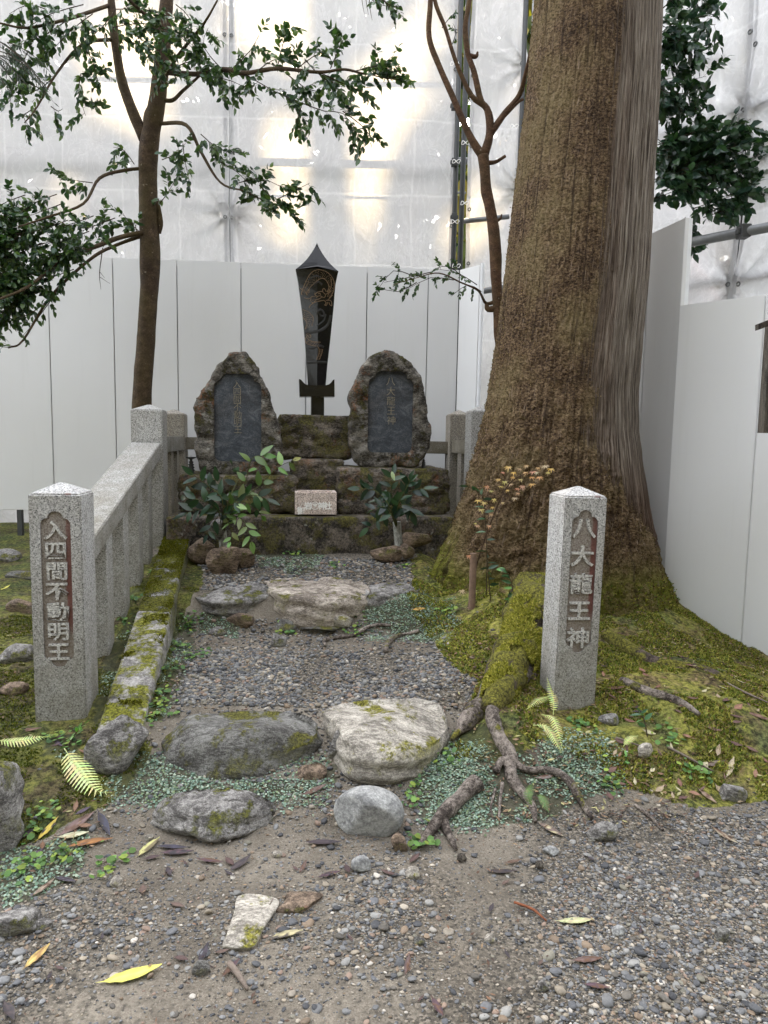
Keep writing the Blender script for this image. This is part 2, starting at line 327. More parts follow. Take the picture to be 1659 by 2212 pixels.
def mk_cedar():
    N = NT('cedar_bark'); c = N.coord(); a = N.sep(N.attr('zone'))          # R moss amount  G pale fibre
    n = N.attr('uvn', 'Vector')
    fib = N.noise(N.mapping(n, (120, 1, 3.2)), 1.0, 6, 0.75, 0.1)
    fib2 = N.noise(N.mapping(n, (48, 1, 1.3)), 1.0, 5, 0.65, 0.15)
    ff = N.math('ADD', N.math('MULTIPLY', fib, 0.6), N.math('MULTIPLY', fib2, 0.4))
    grey = N.ramp(ff, [(0.40, (0.03, 0.022, 0.017)), (0.46, (0.09, 0.07, 0.054)), (0.52, (0.19, 0.158, 0.125)), (0.60, (0.37, 0.33, 0.275))])
    red = N.ramp(ff, [(0.36, (0.02, 0.012, 0.008)), (0.5, (0.085, 0.052, 0.034)), (0.62, (0.22, 0.15, 0.11))])
    bark = N.mix(a[1], red, grey)
    g = N.noise(N.mapping(c, (1, 1, 1.6)), 55, 5, 0.75, 0.3); g2 = N.noise(c, 2.6, 6, 0.65)
    moss = N.ramp(N.math('ADD', N.math('MULTIPLY', g, 0.7), N.math('MULTIPLY', g2, 0.3)), [(0.40, (0.028, 0.017, 0.011)), (0.46, (0.095, 0.060, 0.034)), (0.52, (0.19, 0.127, 0.072)), (0.60, (0.34, 0.245, 0.145))])
    moss = N.mix(N.math('MULTIPLY', N.ramp(g2, [(0.45, 0), (0.65, 1)]), 0.35), moss, N.mix(g, (0.05, 0.05, 0.015), (0.17, 0.165, 0.045)))
    moss = N.mix(a[2], moss, N.mix(g, (0.05, 0.06, 0.006), (0.27, 0.27, 0.04)))
    mk = N.math('ADD', a[0], N.math('MULTIPLY', N.math('SUBTRACT', N.noise(N.mapping(n, (34, 1, 2.2)), 1.0, 7, 0.75), 0.5), 1.15))
    flk = N.math('MULTIPLY', N.ramp(N.noise(N.mapping(n, (95, 1, 7)), 1.0, 3, 0.6), [(0.62, 0), (0.67, 1)]), N.ramp(N.sep(c)[2], [(0.3, 0.1), (0.75, 1)]))
    moss = N.mix(N.math('MULTIPLY', flk, 0.8), moss, (0.36, 0.27, 0.20))
    crv = N.ramp(N.noise(N.mapping(n, (22, 1, 1.1)), 1.0, 4, 0.6), [(0.36, 0.75), (0.43, 0)])
    moss = N.mix(crv, moss, (0.035, 0.022, 0.015))
    f = N.ramp(mk, [(0.44, 0), (0.54, 1)])
    col = N.mix(f, bark, moss)
    hb = N.math('ADD', N.math('MULTIPLY', ff, 1.3), N.math('MULTIPLY', N.math('MULTIPLY', g, f), 1.0))
    return N.pbr(col, 0.9, N.bump(hb, 0.9, 0.022), 0.2)
M['cedar'] = mk_cedar()
def mk_bark(name, base, moss=0.4):
    N = NT(name); c = N.coord()
    n = N.noise(N.mapping(c, (1, 1, 1.4)), 14, 8, 0.7); n2 = N.noise(c, 90, 4, 0.7)
    col = N.ramp(N.math('ADD', N.math('MULTIPLY', n, 0.6), N.math('MULTIPLY', n2, 0.4)), [(0.36, tuple(v * 0.35 for v in base)), (0.52, base), (0.66, tuple(v * 2 for v in base))])
    col = N.mix(N.math('MULTIPLY', N.ramp(N.noise(c, 3.2, 6, 0.6), [(0.42, 0), (0.62, 1)]), moss), col, (0.075, 0.058, 0.014))
    col = N.mix(N.ramp(N.noise(c, 38, 3, 0.5), [(0.7, 0), (0.73, 0.8)]), col, (0.24, 0.2, 0.15))
    return N.pbr(col, 0.85, N.bump(N.math('ADD', n, n2), 0.6, 0.01), 0.25)
M['bark'] = mk_bark('smooth_bark', (0.058, 0.038, 0.022))
M['bark_red'] = mk_bark('red_bark', (0.085, 0.045, 0.025), 0.3)
M['root'] = mat_rock('root_wood', (0.30, 0.255, 0.215), (0.055, 0.042, 0.034), moss=0.25, mosscol=(0.15, 0.145, 0.02), lichen=0.1, strat=(1, 1, 1), scale=9)
M['root_half'] = mat_rock('half_mossy_root', (0.30, 0.255, 0.215), (0.055, 0.042, 0.034), moss=0.75, mosscol=(0.17, 0.155, 0.024), lichen=0.0, strat=(1, 1, 1), scale=9, mossflat=0.4)
M['root_moss'] = mat_rock('mossy_root', (0.16, 0.12, 0.10), (0.04, 0.03, 0.024), moss=0.95, mosscol=(0.15, 0.14, 0.022), lichen=0.0, strat=(1, 1, 1), scale=9, mossflat=0.7)

# ------------------------------------------------------------------ mesh helpers
def tag(o, label=None, cat=None, group=None, kind=None):
    if label: o['label'] = label
    if cat: o['category'] = cat
    if group: o['group'] = group
    if kind: o['kind'] = kind
    return o
def link(name, me, mat=None, parent=None, smooth=False):
    o = bpy.data.objects.new(name, me)
    if mat is not None:
        for m in (mat if isinstance(mat, (list, tuple)) else [mat]): me.materials.append(m)
    if smooth and len(me.polygons): me.polygons.foreach_set('use_smooth', [True] * len(me.polygons))
    COL.objects.link(o)
    if parent is not None:
        o.parent = parent
        o.matrix_parent_inverse = PINV.get(parent.name, Matrix.Identity(4))
    return o
PINV = {}
def empty(name, loc, label=None, cat=None, group=None, rz=0.0):
    o = bpy.data.objects.new(name, None); o.location = [float(v) for v in loc]; o.rotation_euler = (0, 0, rz)
    o.empty_display_size = 0.1; COL.objects.link(o)
    PINV[o.name] = (Matrix.Translation(o.location) @ Matrix.Rotation(rz, 4, 'Z')).inverted()
    return tag(o, label, cat, group)
class MB:
    """collects geometry (world space) with one colour per vertex"""
    def __init__(s): s.v = []; s.f = []; s.c = []; s.n = 0
    def add(s, vs, fs, col=None):
        vs = np.asarray(vs, float).reshape(-1, 3); b = s.n
        s.v.append(vs); s.n += len(vs)
        s.f.extend([tuple(i + b for i in f) for f in fs])
        if col is None: col = (0.5, 0.5, 0.5)
        c = np.asarray(col, float)
        if c.ndim == 1: c = np.tile(c, (len(vs), 1))
        s.c.append(c)
    def box(s, x0, x1, y0, y1, z0, z1, col=None):
        v = [(x, y, z) for x in (x0, x1) for y in (y0, y1) for z in (z0, z1)]
        s.add(v, [(0, 1, 3, 2), (4, 6, 7, 5), (0, 4, 5, 1), (2, 3, 7, 6), (0, 2, 6, 4), (1, 5, 7, 3)], col)
    def xf(s, fn):
        s.v = [fn(v) for v in s.v]; return s
    def build(s, name, mat, parent=None, smooth=False, local=None):
        V = np.concatenate(s.v) if s.v else np.zeros((0, 3)); Cc = np.concatenate(s.c)
        o3 = np.zeros(3) if local is None else np.asarray(local, float)
        me = bpy.data.meshes.new(name); me.from_pydata((V - o3).tolist(), [], s.f)
        a = me.color_attributes.new('col', 'FLOAT_COLOR', 'POINT')
        a.data.foreach_set('color', np.concatenate([Cc, np.ones((len(Cc), 1))], 1).ravel())
        me.update()
        o = link(name, me, mat, parent, smooth)
        if local is not None: o.location = [float(x) for x in o3]
        return o
def np_mesh(name, V, F, mat, parent=None, smooth=True, cols=None, zone=None, uvn=None):
    """V (n,3), F (m,k) with one k: fast path"""
    V = np.asarray(V, np.float32); F = np.asarray(F, np.int32); k = F.shape[1]
    me = bpy.data.meshes.new(name)
    me.vertices.add(len(V)); me.vertices.foreach_set('co', V.ravel())
    me.loops.add(F.size); me.loops.foreach_set('vertex_index', F.ravel())
    me.polygons.add(len(F)); me.polygons.foreach_set('loop_start', np.arange(0, F.size, k, dtype=np.int32))
    me.update(calc_edges=True)
    for nm, arr in (('col', cols), ('zone', zone)):
        if arr is not None:
            a = me.color_attributes.new(nm, 'FLOAT_COLOR', 'POINT')
            a.data.foreach_set('color', np.concatenate([arr, np.ones((len(arr), 1))], 1).astype(np.float32).ravel())
    if uvn is not None:
        a = me.attributes.new('uvn', 'FLOAT_VECTOR', 'POINT'); a.data.foreach_set('vector', uvn.astype(np.float32).ravel())
    return link(name, me, mat, parent, smooth)

def catmull(P, n):
    P = np.asarray(P, float); P = np.vstack([2 * P[0] - P[1], P, 2 * P[-1] - P[-2]]); out = []
    for i in range(1, len(P) - 2):
        for t in np.linspace(0, 1, n, endpoint=False):
            a, b, c, d = P[i - 1], P[i], P[i + 1], P[i + 2]
            out.append(0.5 * ((2 * b) + (c - a) * t + (2 * a - 5 * b + 4 * c - d) * t * t + (3 * b - a - 3 * c + d) * t ** 3))
    out.append(P[-2]); return np.array(out)
def tube(mb, pts, rad, seg=8, sub=4, noise=0.0, seed=0, col=(0.08, 0.06, 0.04), nscale=6.0, cap=True):
    pts = np.asarray(pts, float)
    if np.isscalar(rad): rad = [rad] * len(pts)
    D = np.hstack([pts, np.asarray(rad, float)[:, None]])
    D = catmull(D, sub) if sub > 1 and len(pts) > 1 else D
    P, Rr = D[:, :3], np.maximum(D[:, 3], 1e-4); n = len(P)
    T = np.gradient(P, axis=0); T /= np.linalg.norm(T, axis=1)[:, None] + 1e-9
    a = np.array([0, 0, 1.0]) if abs(T[0][2]) < 0.9 else np.array([1.0, 0, 0])
    V = []
    for i in range(n):
        a = a - T[i] * (a @ T[i]); a /= np.linalg.norm(a) + 1e-9; b = np.cross(T[i], a)
        ang = np.arange(seg) * 2 * PI / seg
        ring = np.cos(ang)[:, None] * a + np.sin(ang)[:, None] * b
        V.append(P[i] + ring * Rr[i])
    V = np.array(V).reshape(-1, 3)
    if noise:
        cen = np.repeat(P, seg, 0); d = V - cen; k = 1 + noise * fbm(V[:, 0] * nscale, V[:, 1] * nscale, V[:, 2] * nscale, seed, 4)
        V = cen + d * k[:, None]
    F = [(i * seg + j, i * seg + (j + 1) % seg, (i + 1) * seg + (j + 1) % seg, (i + 1) * seg + j) for i in range(n - 1) for j in range(seg)]
    if cap: F += [tuple(range(seg))[::-1], tuple((n - 1) * seg + j for j in range(seg))]
    mb.add(V, F, col); return P, Rr
def lathe(mb, base, prof, seg=16, col=(0.1, 0.1, 0.1)):
    base = np.asarray(base, float); V = []
    for r, z in prof:
        for j in range(seg):
            t = 2 * PI * j / seg; V.append(base + np.array([r * math.cos(t), r * math.sin(t), z]))
    n = len(prof)
    F = [(i * seg + j, i * seg + (j + 1) % seg, (i + 1) * seg + (j + 1) % seg, (i + 1) * seg + j) for i in range(n - 1) for j in range(seg)]
    F += [tuple(range(seg))[::-1], tuple((n - 1) * seg + j for j in range(seg))]
    mb.add(V, F, col)

# ------------------------------------------------------------------ ground height
KX = lambda y: -1.05 - 0.177 * (np.asarray(y, float) - 3.05)
TRC = np.array([1.27, 5.0])
def H0(x, y):
    x = np.asarray(x, float); y = np.asarray(y, float)
    path = np.interp(y, [2.45, 2.6, 3.05, 3.2, 4.18, 4.36, 4.6, 5.15, 7, 9], [0, 0.02, 0.16, 0.2, 0.27, 0.455, 0.49, 0.58, 0.62, 0.62])
    L = np.interp(y, [2.1, 2.9, 3.2, 3.6, 7, 9], [0, 0.14, 0.17, 0.21, 0.43, 0.5])
    K = np.interp(y, [2.4, 3.0, 3.6, 4.2, 5.2, 9], [0, 0.15, 0.24, 0.42, 0.66, 0.66])
    k = KX(y)
    h = path + (K - path) * sst(k + 0.03, k - 0.06, x)
    h = h + (L - h) * sst(k - 0.42, k - 0.75, x)
    pr = np.interp(y, [2.3, 2.6, 3.0, 3.2, 4.0, 4.6, 5.0], [0.0, 0.12, 0.36, 0.44, 0.26, 0.2, 0.3])
    Rr = np.interp(y, [2.45, 2.7, 3.0, 3.2, 4.2, 5.0, 7], [0, 0.05, 0.19, 0.23, 0.30, 0.5, 0.5])
    Rr = Rr * (1 - 0.35 * sst(0.9, 1.3, x) * sst(3.2, 2.6, y))
    Rr = Rr - np.clip(x - 1.65, 0, 2) * 0.30 * sst(2.7, 3.6, y)
    Rr = Rr + 0.2 * np.exp(-(((x - 0.72) / 0.33) ** 2 + ((y - 4.15) / 0.5) ** 2))
    Rr = Rr + 0.07 * np.exp(-(((x - 0.5) / 0.2) ** 2 + ((y - 3.25) / 0.4) ** 2))
    Rr = np.maximum(Rr, -0.05)
    h = h + (Rr - h) * sst(pr - 0.05, pr + 0.22, x)
    h = np.where(y > 8, np.interp(y, [8, 12], [1, 0]) * h, h)
    return h
def Hn(x, y):
    x = np.asarray(x, float); y = np.asarray(y, float)
    amp = 0.006 + 0.026 * sst(0.1, 0.5, x) * sst(2.5, 2.9, y) * sst(5.6, 5.0, y) + 0.018 * sst(-1.25, -1.5, x) * sst(2.3, 2.8, y)
    return H0(x, y) + amp * fbm(x * 3.5, y * 3.5, 0, 5, 4) * 1.6 + 0.25 * amp * fbm(x * 22, y * 22, 0, 9, 3)
def gp(px, py, lift=0.0):
    """the point of the ground seen at a place of the photograph"""
    d = ray(px, py); t = np.arange(1.0, 14.0, 0.01)
    P = CAMP + d * (t[:, None] / d[1]); below = P[:, 2] - H0(P[:, 0], P[:, 1]) < 0
    i = int(np.argmax(below)) if below.any() else len(t) - 1
    p = P[i].copy(); p[2] = float(Hn(p[0], p[1])) + lift; return p

def inpoly(px, py, poly):
    inside = np.zeros(np.shape(px), bool); n = len(poly)
    for i in range(n):
        x1, y1 = poly[i]; x2, y2 = poly[(i + 1) % n]
        c = ((y1 > py) != (y2 > py)) & (px < (x2 - x1) * (py - y1) / (y2 - y1 + 1e-9) + x1); inside ^= c
    return inside
MOSS = [[(-400, 1050), (190, 1150), (200, 1560), (335, 1600), (330, 1660), (230, 1740), (40, 1830), (-400, 1900)],
        [(200, 1400), (260, 1300), (350, 1165), (420, 1165), (440, 1260), (400, 1330), (360, 1560), (200, 1560)],
        [(880, 1225), (960, 1100), (1150, 1100), (1700, 1380), (2100, 1400), (2100, 1700), (1500, 1745), (1330, 1700), (1180, 1600), (1080, 1650), (980, 1640), (1040, 1480), (930, 1385), (900, 1330)]]
COVER = [[(785, 1310), (905, 1275), (1010, 1345), (930, 1400), (850, 1372), (790, 1350)],
         [(885, 1650), (1000, 1570), (1070, 1560), (1170, 1650), (1225, 1760), (1010, 1790), (900, 1770)],
         [(1165, 1600), (1300, 1620), (1345, 1700), (1200, 1760)],
         [(225, 1700), (300, 1620), (480, 1700), (640, 1690), (720, 1640), (720, 1700), (560, 1740), (330, 1750)],
         [(430, 1325), (520, 1325), (510, 1378), (425, 1372)],
         [(540, 1185), (700, 1190), (690, 1238), (560, 1228)],
         [(0, 1840), (200, 1790), (180, 1900), (0, 1960)],
         [(330, 1440), (400, 1330), (430, 1400), (360, 1560), (320, 1560)],
         [(200, 1560), (235, 1420), (285, 1320), (300, 1360), (215, 1570)],
         [(80, 1590), (180, 1590), (170, 1650), (90, 1640)]]
def zones(X, Y, Z):
    px, py = proj(np.stack([X, Y, Z], -1).reshape(-1, 3)); px = px.reshape(X.shape); py = py.reshape(X.shape)
    w = 14 * fbm(X * 5, Y * 5, 0, 3, 3); w2 = 14 * fbm(X * 5 + 9, Y * 5, 0, 4, 3); px = px + w * 1.5; py = py + w2
    front = Y > 0.5
    mo = np.zeros(X.shape); co = np.zeros(X.shape)
    for p in MOSS: mo = np.maximum(mo, inpoly(px, py, p) * front)
    for p in COVER: co = np.maximum(co, inpoly(px, py, p) * front)
    gr = np.ones(X.shape) * 0.3
    gr = np.where((Y > 3.2) & (Y < 4.0), 0.95, gr)
    gr = np.where((Y > 3.9) & (Y < 4.2), 0.25, gr)
    gr = np.where(Y > 4.4, 0.7, gr)
    fg = Y < 2.6
    gr = np.where(fg, 0.36 + 0.54 * sst(-0.1, 0.75, X + 0.55 * fbm(X * 2.5, Y * 2.5, 0, 21, 4)) + 0.25 * sst(-0.55, -0.95, X) * sst(2.3, 2.0, Y), gr)
    gr = np.where(fg, gr * (1 - 0.55 * sst(0.85, 0.2, X + 0.5 * fbm(X * 3, Y * 3, 0, 23, 4)) * sst(2.05, 2.45, Y + 0.35 * fbm(X * 3, Y * 3, 0, 24, 4))), gr)
    gr = gr * (1 - mo)
    return mo, gr, co

def axis(a0, a1, step, out, lo, hi):
    mid = np.arange(a0, a1, step); l = []; x = a0; s = step
    while x > lo: s *= 1.35; x -= s; l.append(x)
    r = []; x = mid[-1]; s = step
    while x < hi: s *= 1.35; x += s; r.append(x)
    return np.concatenate([l[::-1], mid, r])
gx = axis(-2.6, 3.0, 0.02, 0, -80, 80); gy = axis(1.3, 6.2, 0.018, 0, -80, 120)
GX, GY = np.meshgrid(gx, gy); GZ = Hn(GX, GY)
mo, gr, co = zones(GX, GY, GZ)
GZ = GZ + mo * 0.012 * (fbm(GX * 14, GY * 14, 0, 31, 4) + 0.3) * (GY < 6)
ny, nx = GX.shape; I = np.arange(nx * ny).reshape(ny, nx)
GF = np.stack([I[:-1, :-1], I[:-1, 1:], I[1:, 1:], I[1:, :-1]], -1).reshape(-1, 4)
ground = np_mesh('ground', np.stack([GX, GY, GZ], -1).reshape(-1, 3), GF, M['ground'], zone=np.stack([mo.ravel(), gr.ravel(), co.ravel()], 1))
tag(ground, kind='structure')

# ------------------------------------------------------------------ enclosure frame (the shrine stands turned by 8 degrees)
YAW = math.radians(8); EU = np.array([math.cos(YAW), math.sin(YAW), 0]); EV = np.array([-math.sin(YAW), math.cos(YAW), 0])
EO = at(358, 1120, 5.1); EO[2] = 0
def E(u, v, h): return EO + EU * u + EV * v + np.array([0, 0, h])
def Eat(px, py, v):
    d = ray(px, py); n = EV; t = (v - (CAMP - EO) @ n) / (d @ n); P = CAMP + d * t
    q = P - EO; return q @ EU, q[2]
def toE(V):   # local (u, v, h) array -> world
    V = np.asarray(V, float); return EO + V[:, :1] * EU + V[:, 1:2] * EV + V[:, 2:3] * np.array([0, 0, 1.0])

def post_mesh(w, d, h, cap, below=0.15, bev=0.006):
    """square post, front face on local y = 0, pyramid cap"""
    bm = bmesh.new()
    x = w / 2; v = [bm.verts.new(p) for p in [(-x, 0, -below), (x, 0, -below), (x, d, -below), (-x, d, -below), (-x, 0, h), (x, 0, h), (x, d, h), (-x, d, h), (0, d / 2, h + cap)]]
    for f in [(0, 1, 5, 4), (1, 2, 6, 5), (2, 3, 7, 6), (3, 0, 4, 7), (4, 5, 8), (5, 6, 8), (6, 7, 8), (7, 4, 8), (3, 2, 1, 0)]: bm.faces.new([v[i] for i in f])
    bmesh.ops.bevel(bm, geom=[e for e in bm.edges if e.calc_length() > 0.02], offset=bev, segments=2, affect='EDGES')
    me = bpy.data.meshes.new('post'); bm.to_mesh(me); bm.free(); return me
def extruded(outline, y0, y1, name='shape'):
    """outline in x,z -> prism along y"""
    bm = bmesh.new(); a = [bm.verts.new((p[0], y0, p[1])) for p in outline]; b = [bm.verts.new((p[0], y1, p[1])) for p in outline]
    bm.faces.new(a); bm.faces.new(b[::-1]); n = len(a)
    for i in range(n): bm.faces.new((a[i], b[i], b[(i + 1) % n], a[(i + 1) % n])[::-1])
    bmesh.ops.recalc_face_normals(bm, faces=bm.faces)
    me = bpy.data.meshes.new(name); bm.to_mesh(me); bm.free(); return me
def cartouche(w, z0, z1, r=0.03, steps=5):
    """frame outline with stepped round shoulders top and bottom"""
    x = w / 2; pts = []
    def arc(cx, cz, rr, a0, a1):
        return [(cx + rr * math.cos(a), cz + rr * math.sin(a)) for a in np.linspace(a0, a1, steps)]
    pts += arc(-x + r, z1 - 2.0 * r, r, PI, PI / 2)[:-1] + [(-x + r, z1 - r)]
    pts += arc(-x + 2 * r, z1 - r, r, PI, PI / 2)
    q = [(-p[0], p[1]) for p in pts[::-1]]; top = pts + q
    zc = (z0 + z1) / 2; bot = [(p[0], 2 * zc - p[1]) for p in top[::-1]]
    o = top + bot; out = []
    for p in o:
        if not out or (abs(p[0] - out[-1][0]) + abs(p[1] - out[-1][1])) > 1e-5: out.append(p)
    return out
def boolean_cut(me, cutter_me):
    o = bpy.data.objects.new('tmp_a', me); c = bpy.data.objects.new('tmp_b', cutter_me); COL.objects.link(o); COL.objects.link(c)
    md = o.modifiers.new('b', 'BOOLEAN'); md.operation = 'DIFFERENCE'; md.object = c; md.solver = 'EXACT'
    dg = bpy.context.evaluated_depsgraph_get(); r = bpy.data.meshes.new_from_object(o.evaluated_get(dg))
    bpy.data.objects.remove(o); bpy.data.objects.remove(c); return r
def glyph(ch, size, ext=0.004, bold=0.0):
    cu = bpy.data.curves.new('t', 'FONT'); cu.body = ch; cu.size = size; cu.extrude = ext; cu.offset = bold; cu.align_x = 'CENTER'; cu.align_y = 'CENTER'; cu.resolution_u = 3
    o = bpy.data.objects.new('tmp_t', cu); COL.objects.link(o)
    dg = bpy.context.evaluated_depsgraph_get(); me = bpy.data.meshes.new_from_object(o.evaluated_get(dg)); bpy.data.objects.remove(o)
    n = len(me.vertices); co = np.empty(n * 3); me.vertices.foreach_get('co', co); co = co.reshape(-1, 3)
    if n:
        cx = (co[:, 0].max() + co[:, 0].min()) / 2; cz = (co[:, 1].max() + co[:, 1].min()) / 2
        co2 = np.stack([co[:, 0] - cx, -co[:, 2], co[:, 1] - cz], 1); me.vertices.foreach_set('co', co2.ravel()); me.update()
    return me
def frame_obj(me, name, mat, parent, loc, rz):
    o = link(name, me, mat); o.parent = parent
    o.location = [float(v) for v in loc]; o.rotation_euler = (0, 0, rz); return o

def inscribed_post(name, base_px, Y, w, h, cap, text, cart, label, lean=0.0):
    base = at(*base_px, Y)
    root = empty(name, base, label, 'stone post', rz=YAW); root.rotation_euler = (0, lean, YAW)
    me = post_mesh(w, w, h, cap)
    me = boolean_cut(me, extruded(cartouche(cart[0], cart[1], cart[2]), -0.05, 0.011))
    o = link('pillar', me, M['granite_post']); o.parent = root
    zs = np.linspace(cart[2] - 0.085, cart[1] + 0.07, len(text)); s = cart[3]
    for ch, z in zip(text, zs):
        g = link('character', glyph(ch, s, 0.0045, 0.0016), M['granite_text']); g.parent = root; g.location = (random.uniform(-.003, .003), 0.0065, float(z)); g.scale = (1.2, 1, 1.04)
    return root
inscribed_post('inscribed_stone_post', (132, 1562), 3.1, 0.22, 1.04, 0.05, '入四間不動明王', (0.128, 0.26, 0.965, 0.083),
               'granite post ending the sloping fence, carved with seven characters, stained dark red')
inscribed_post('inscribed_stone_post', (1241, 1528), 3.2, 0.2, 0.985, 0.045, '八大龍王神', (0.125, 0.26, 0.925, 0.096),
               'granite post carved with five characters, standing alone before the huge cedar trunk', lean=0.012)

# ------------------------------------------------------------------ granite fence on both sides
def post_at(name, pxl, pxr, pytop, Y, w, h, cap, parent, mat='granite'):
    p = at((pxl + pxr) / 2, pytop, Y); o = link(name, post_mesh(w, w, h, cap), M[mat]); 
    o.parent = parent; o.matrix_parent_inverse = PINV[parent.name]
    o.location = [float(p[0]), float(p[1]), float(p[2] - h)]; o.rotation_euler = (0, 0, YAW); return p
def beam(name, a, b, w, hgt, parent, mat):
    """rail with a rectangular section between two points of its inner top edge; w goes to the outside (to the given side)"""
    a = np.asarray(a, float); b = np.asarray(b, float); d = b - a; side = np.cross([0, 0, 1.0], d); side = side / np.linalg.norm(side) * w
    up = np.array([0, 0, -hgt]); V = []
    for p in (a, b): V += [p, p + side, p + side + up, p + up]
    bm = bmesh.new(); vs = [bm.verts.new(v - a) for v in V]
    for f in [(0, 1, 2, 3), (7, 6, 5, 4), (0, 4, 5, 1), (1, 5, 6, 2), (2, 6, 7, 3), (3, 7, 4, 0)]: bm.faces.new([vs[i] for i in f])
    bmesh.ops.recalc_face_normals(bm, faces=bm.faces)
    bmesh.ops.bevel(bm, geom=bm.edges[:], offset=0.005, segments=2, affect='EDGES')
    me = bpy.data.meshes.new(name); bm.to_mesh(me); bm.free()
    o = link(name, me, M[mat]); o.parent = parent; o.matrix_parent_inverse = PINV[parent.name]; o.location = [float(x) for x in a]; return o
fen = empty('granite_fence', at(300, 1165, 5.2), 'sloping granite balustrade with flat slanted rail and square balusters beside the mossy kerb', 'stone fence')
post_at('post', 283, 349, 885, 5.15, 0.22, 1.05, 0.045, fen)
post_at('post', 346, 397, 894, 6.6, 0.22, 1.2, 0.05, fen, 'granite_dim')
ra = at(196, 1172, 3.33); rb = at(347, 956, 5.14)
beam('rail', ra, rb, 0.21, 0.115, fen, 'granite')
def baluster(cx_r, yb, Y, parent, topz, w=0.155, mat='granite'):
    p = at(cx_r, yb, Y); h = float(topz - p[2])
    bm = bmesh.new(); bmesh.ops.create_cube(bm, size=1)
    for v in bm.verts: v.co = Vector(((v.co.x - 0.5) * w - 0.025, (v.co.y) * 0.13 + 0.065, (v.co.z + 0.5) * (h + 0.14) - 0.14))
    bmesh.ops.bevel(bm, geom=bm.edges[:], offset=0.004, segments=1, affect='EDGES')
    me = bpy.data.meshes.new('baluster'); bm.to_mesh(me); bm.free()
    o = link('baluster', me, M[mat]); o.parent = parent; o.matrix_parent_inverse = PINV[parent.name]
    o.location = [float(v) for v in p]; o.rotation_euler = (0, 0, YAW)
for cx, yb, Y in ((247, 1455, 3.69), (281, 1340, 4.07), (311, 1266, 4.48), (331, 1208, 4.80)):
    t = (Y + 0.06 - ra[1]) / (rb[1] - ra[1]); baluster(cx, yb, Y, fen, ra[2] + t * (rb[2] - ra[2]) - 0.113)
rc = at(350, 943, 5.36); rd = at(397, 943, 6.6); rd[2] = rc[2]
beam('rail', rc, rd, 0.17, 0.125, fen, 'granite')
for k, Y in enumerate((5.6, 5.95, 6.3)):
    q = rc + (rd - rc) * ((Y - rc[1]) / (rd[1] - rc[1])); bb = np.array([q[0] + 0.0, Y, 0.75]); 
    bm = bmesh.new(); bmesh.ops.create_cube(bm, size=1)
    for v in bm.verts: v.co = Vector(((v.co.x - 0.5) * 0.14 - 0.012, v.co.y * 0.12, (v.co.z + 0.5) * (rc[2] - 0.127 - 0.5) - 0.25))
    me = bpy.data.meshes.new('baluster'); bm.to_mesh(me); bm.free(); o = link('baluster', me, M['granite_dim']); o.parent = fen; o.matrix_parent_inverse = PINV[fen.name]
    o.location = [float(x) for x in bb]; o.rotation_euler = (0, 0, YAW)
fr = empty('granite_fence', at(995, 1080, 6.2), 'weathered granite balustrade half hidden by the cedar flare', 'stone fence')
post_at('post', 975, 1018, 896, 6.65, 0.2, 1.2, 0.05, fr, 'granite_dim')
post_at('post', 1022, 1070, 888, 5.65, 0.2, 1.1, 0.05, fr, 'granite')
p5 = at(976, 950, 6.62); p6 = at(1018, 950, 5.78); p6[2] = p5[2]
beam('rail', p6, p5, -0.14, 0.12, fr, 'granite_dim')
for t in (0.28, 0.62):
    q = p6 + (p5 - p6) * t
    bm = bmesh.new(); bmesh.ops.create_cube(bm, size=1)
    for v in bm.verts: v.co = Vector(((v.co.x + 0.5) * 0.12 + 0.012, v.co.y * 0.13, (v.co.z + 0.5) * (p5[2] - 0.122 - 0.5)))
    me = bpy.data.meshes.new('baluster'); bm.to_mesh(me); bm.free(); o = link('baluster', me, M['granite_dim']); o.parent = fr; o.matrix_parent_inverse = PINV[fr.name]
    o.location = (float(q[0]), float(q[1]), 0.5); o.rotation_euler = (0, 0, YAW)
fb = empty('granite_rail', at(700, 970, 6.75), 'low granite cross rail joining the corner posts behind the steles', 'stone rail')
a = at(395, 944, 6.68); b = at(976, 948, 6.72); b[2] = a[2]
beam('rail', a, b, 0.13, 0.115, fb, 'granite_dim')
for px in (520, 650, 790, 900):
    q = at(px, 965, 6.75)
    bm = bmesh.new(); bmesh.ops.create_cube(bm, size=1)
    for v in bm.verts: v.co = Vector((v.co.x * 0.12, v.co.y * 0.1, (v.co.z + 0.5) * (a[2] - 0.117 - 0.5)))
    me = bpy.data.meshes.new('baluster'); bm.to_mesh(me); bm.free(); o = link('baluster', me, M['granite_dim']); o.parent = fb; o.matrix_parent_inverse = PINV[fb.name]
    o.location = (float(q[0]), float(q[1]) + 0.02, 0.5)

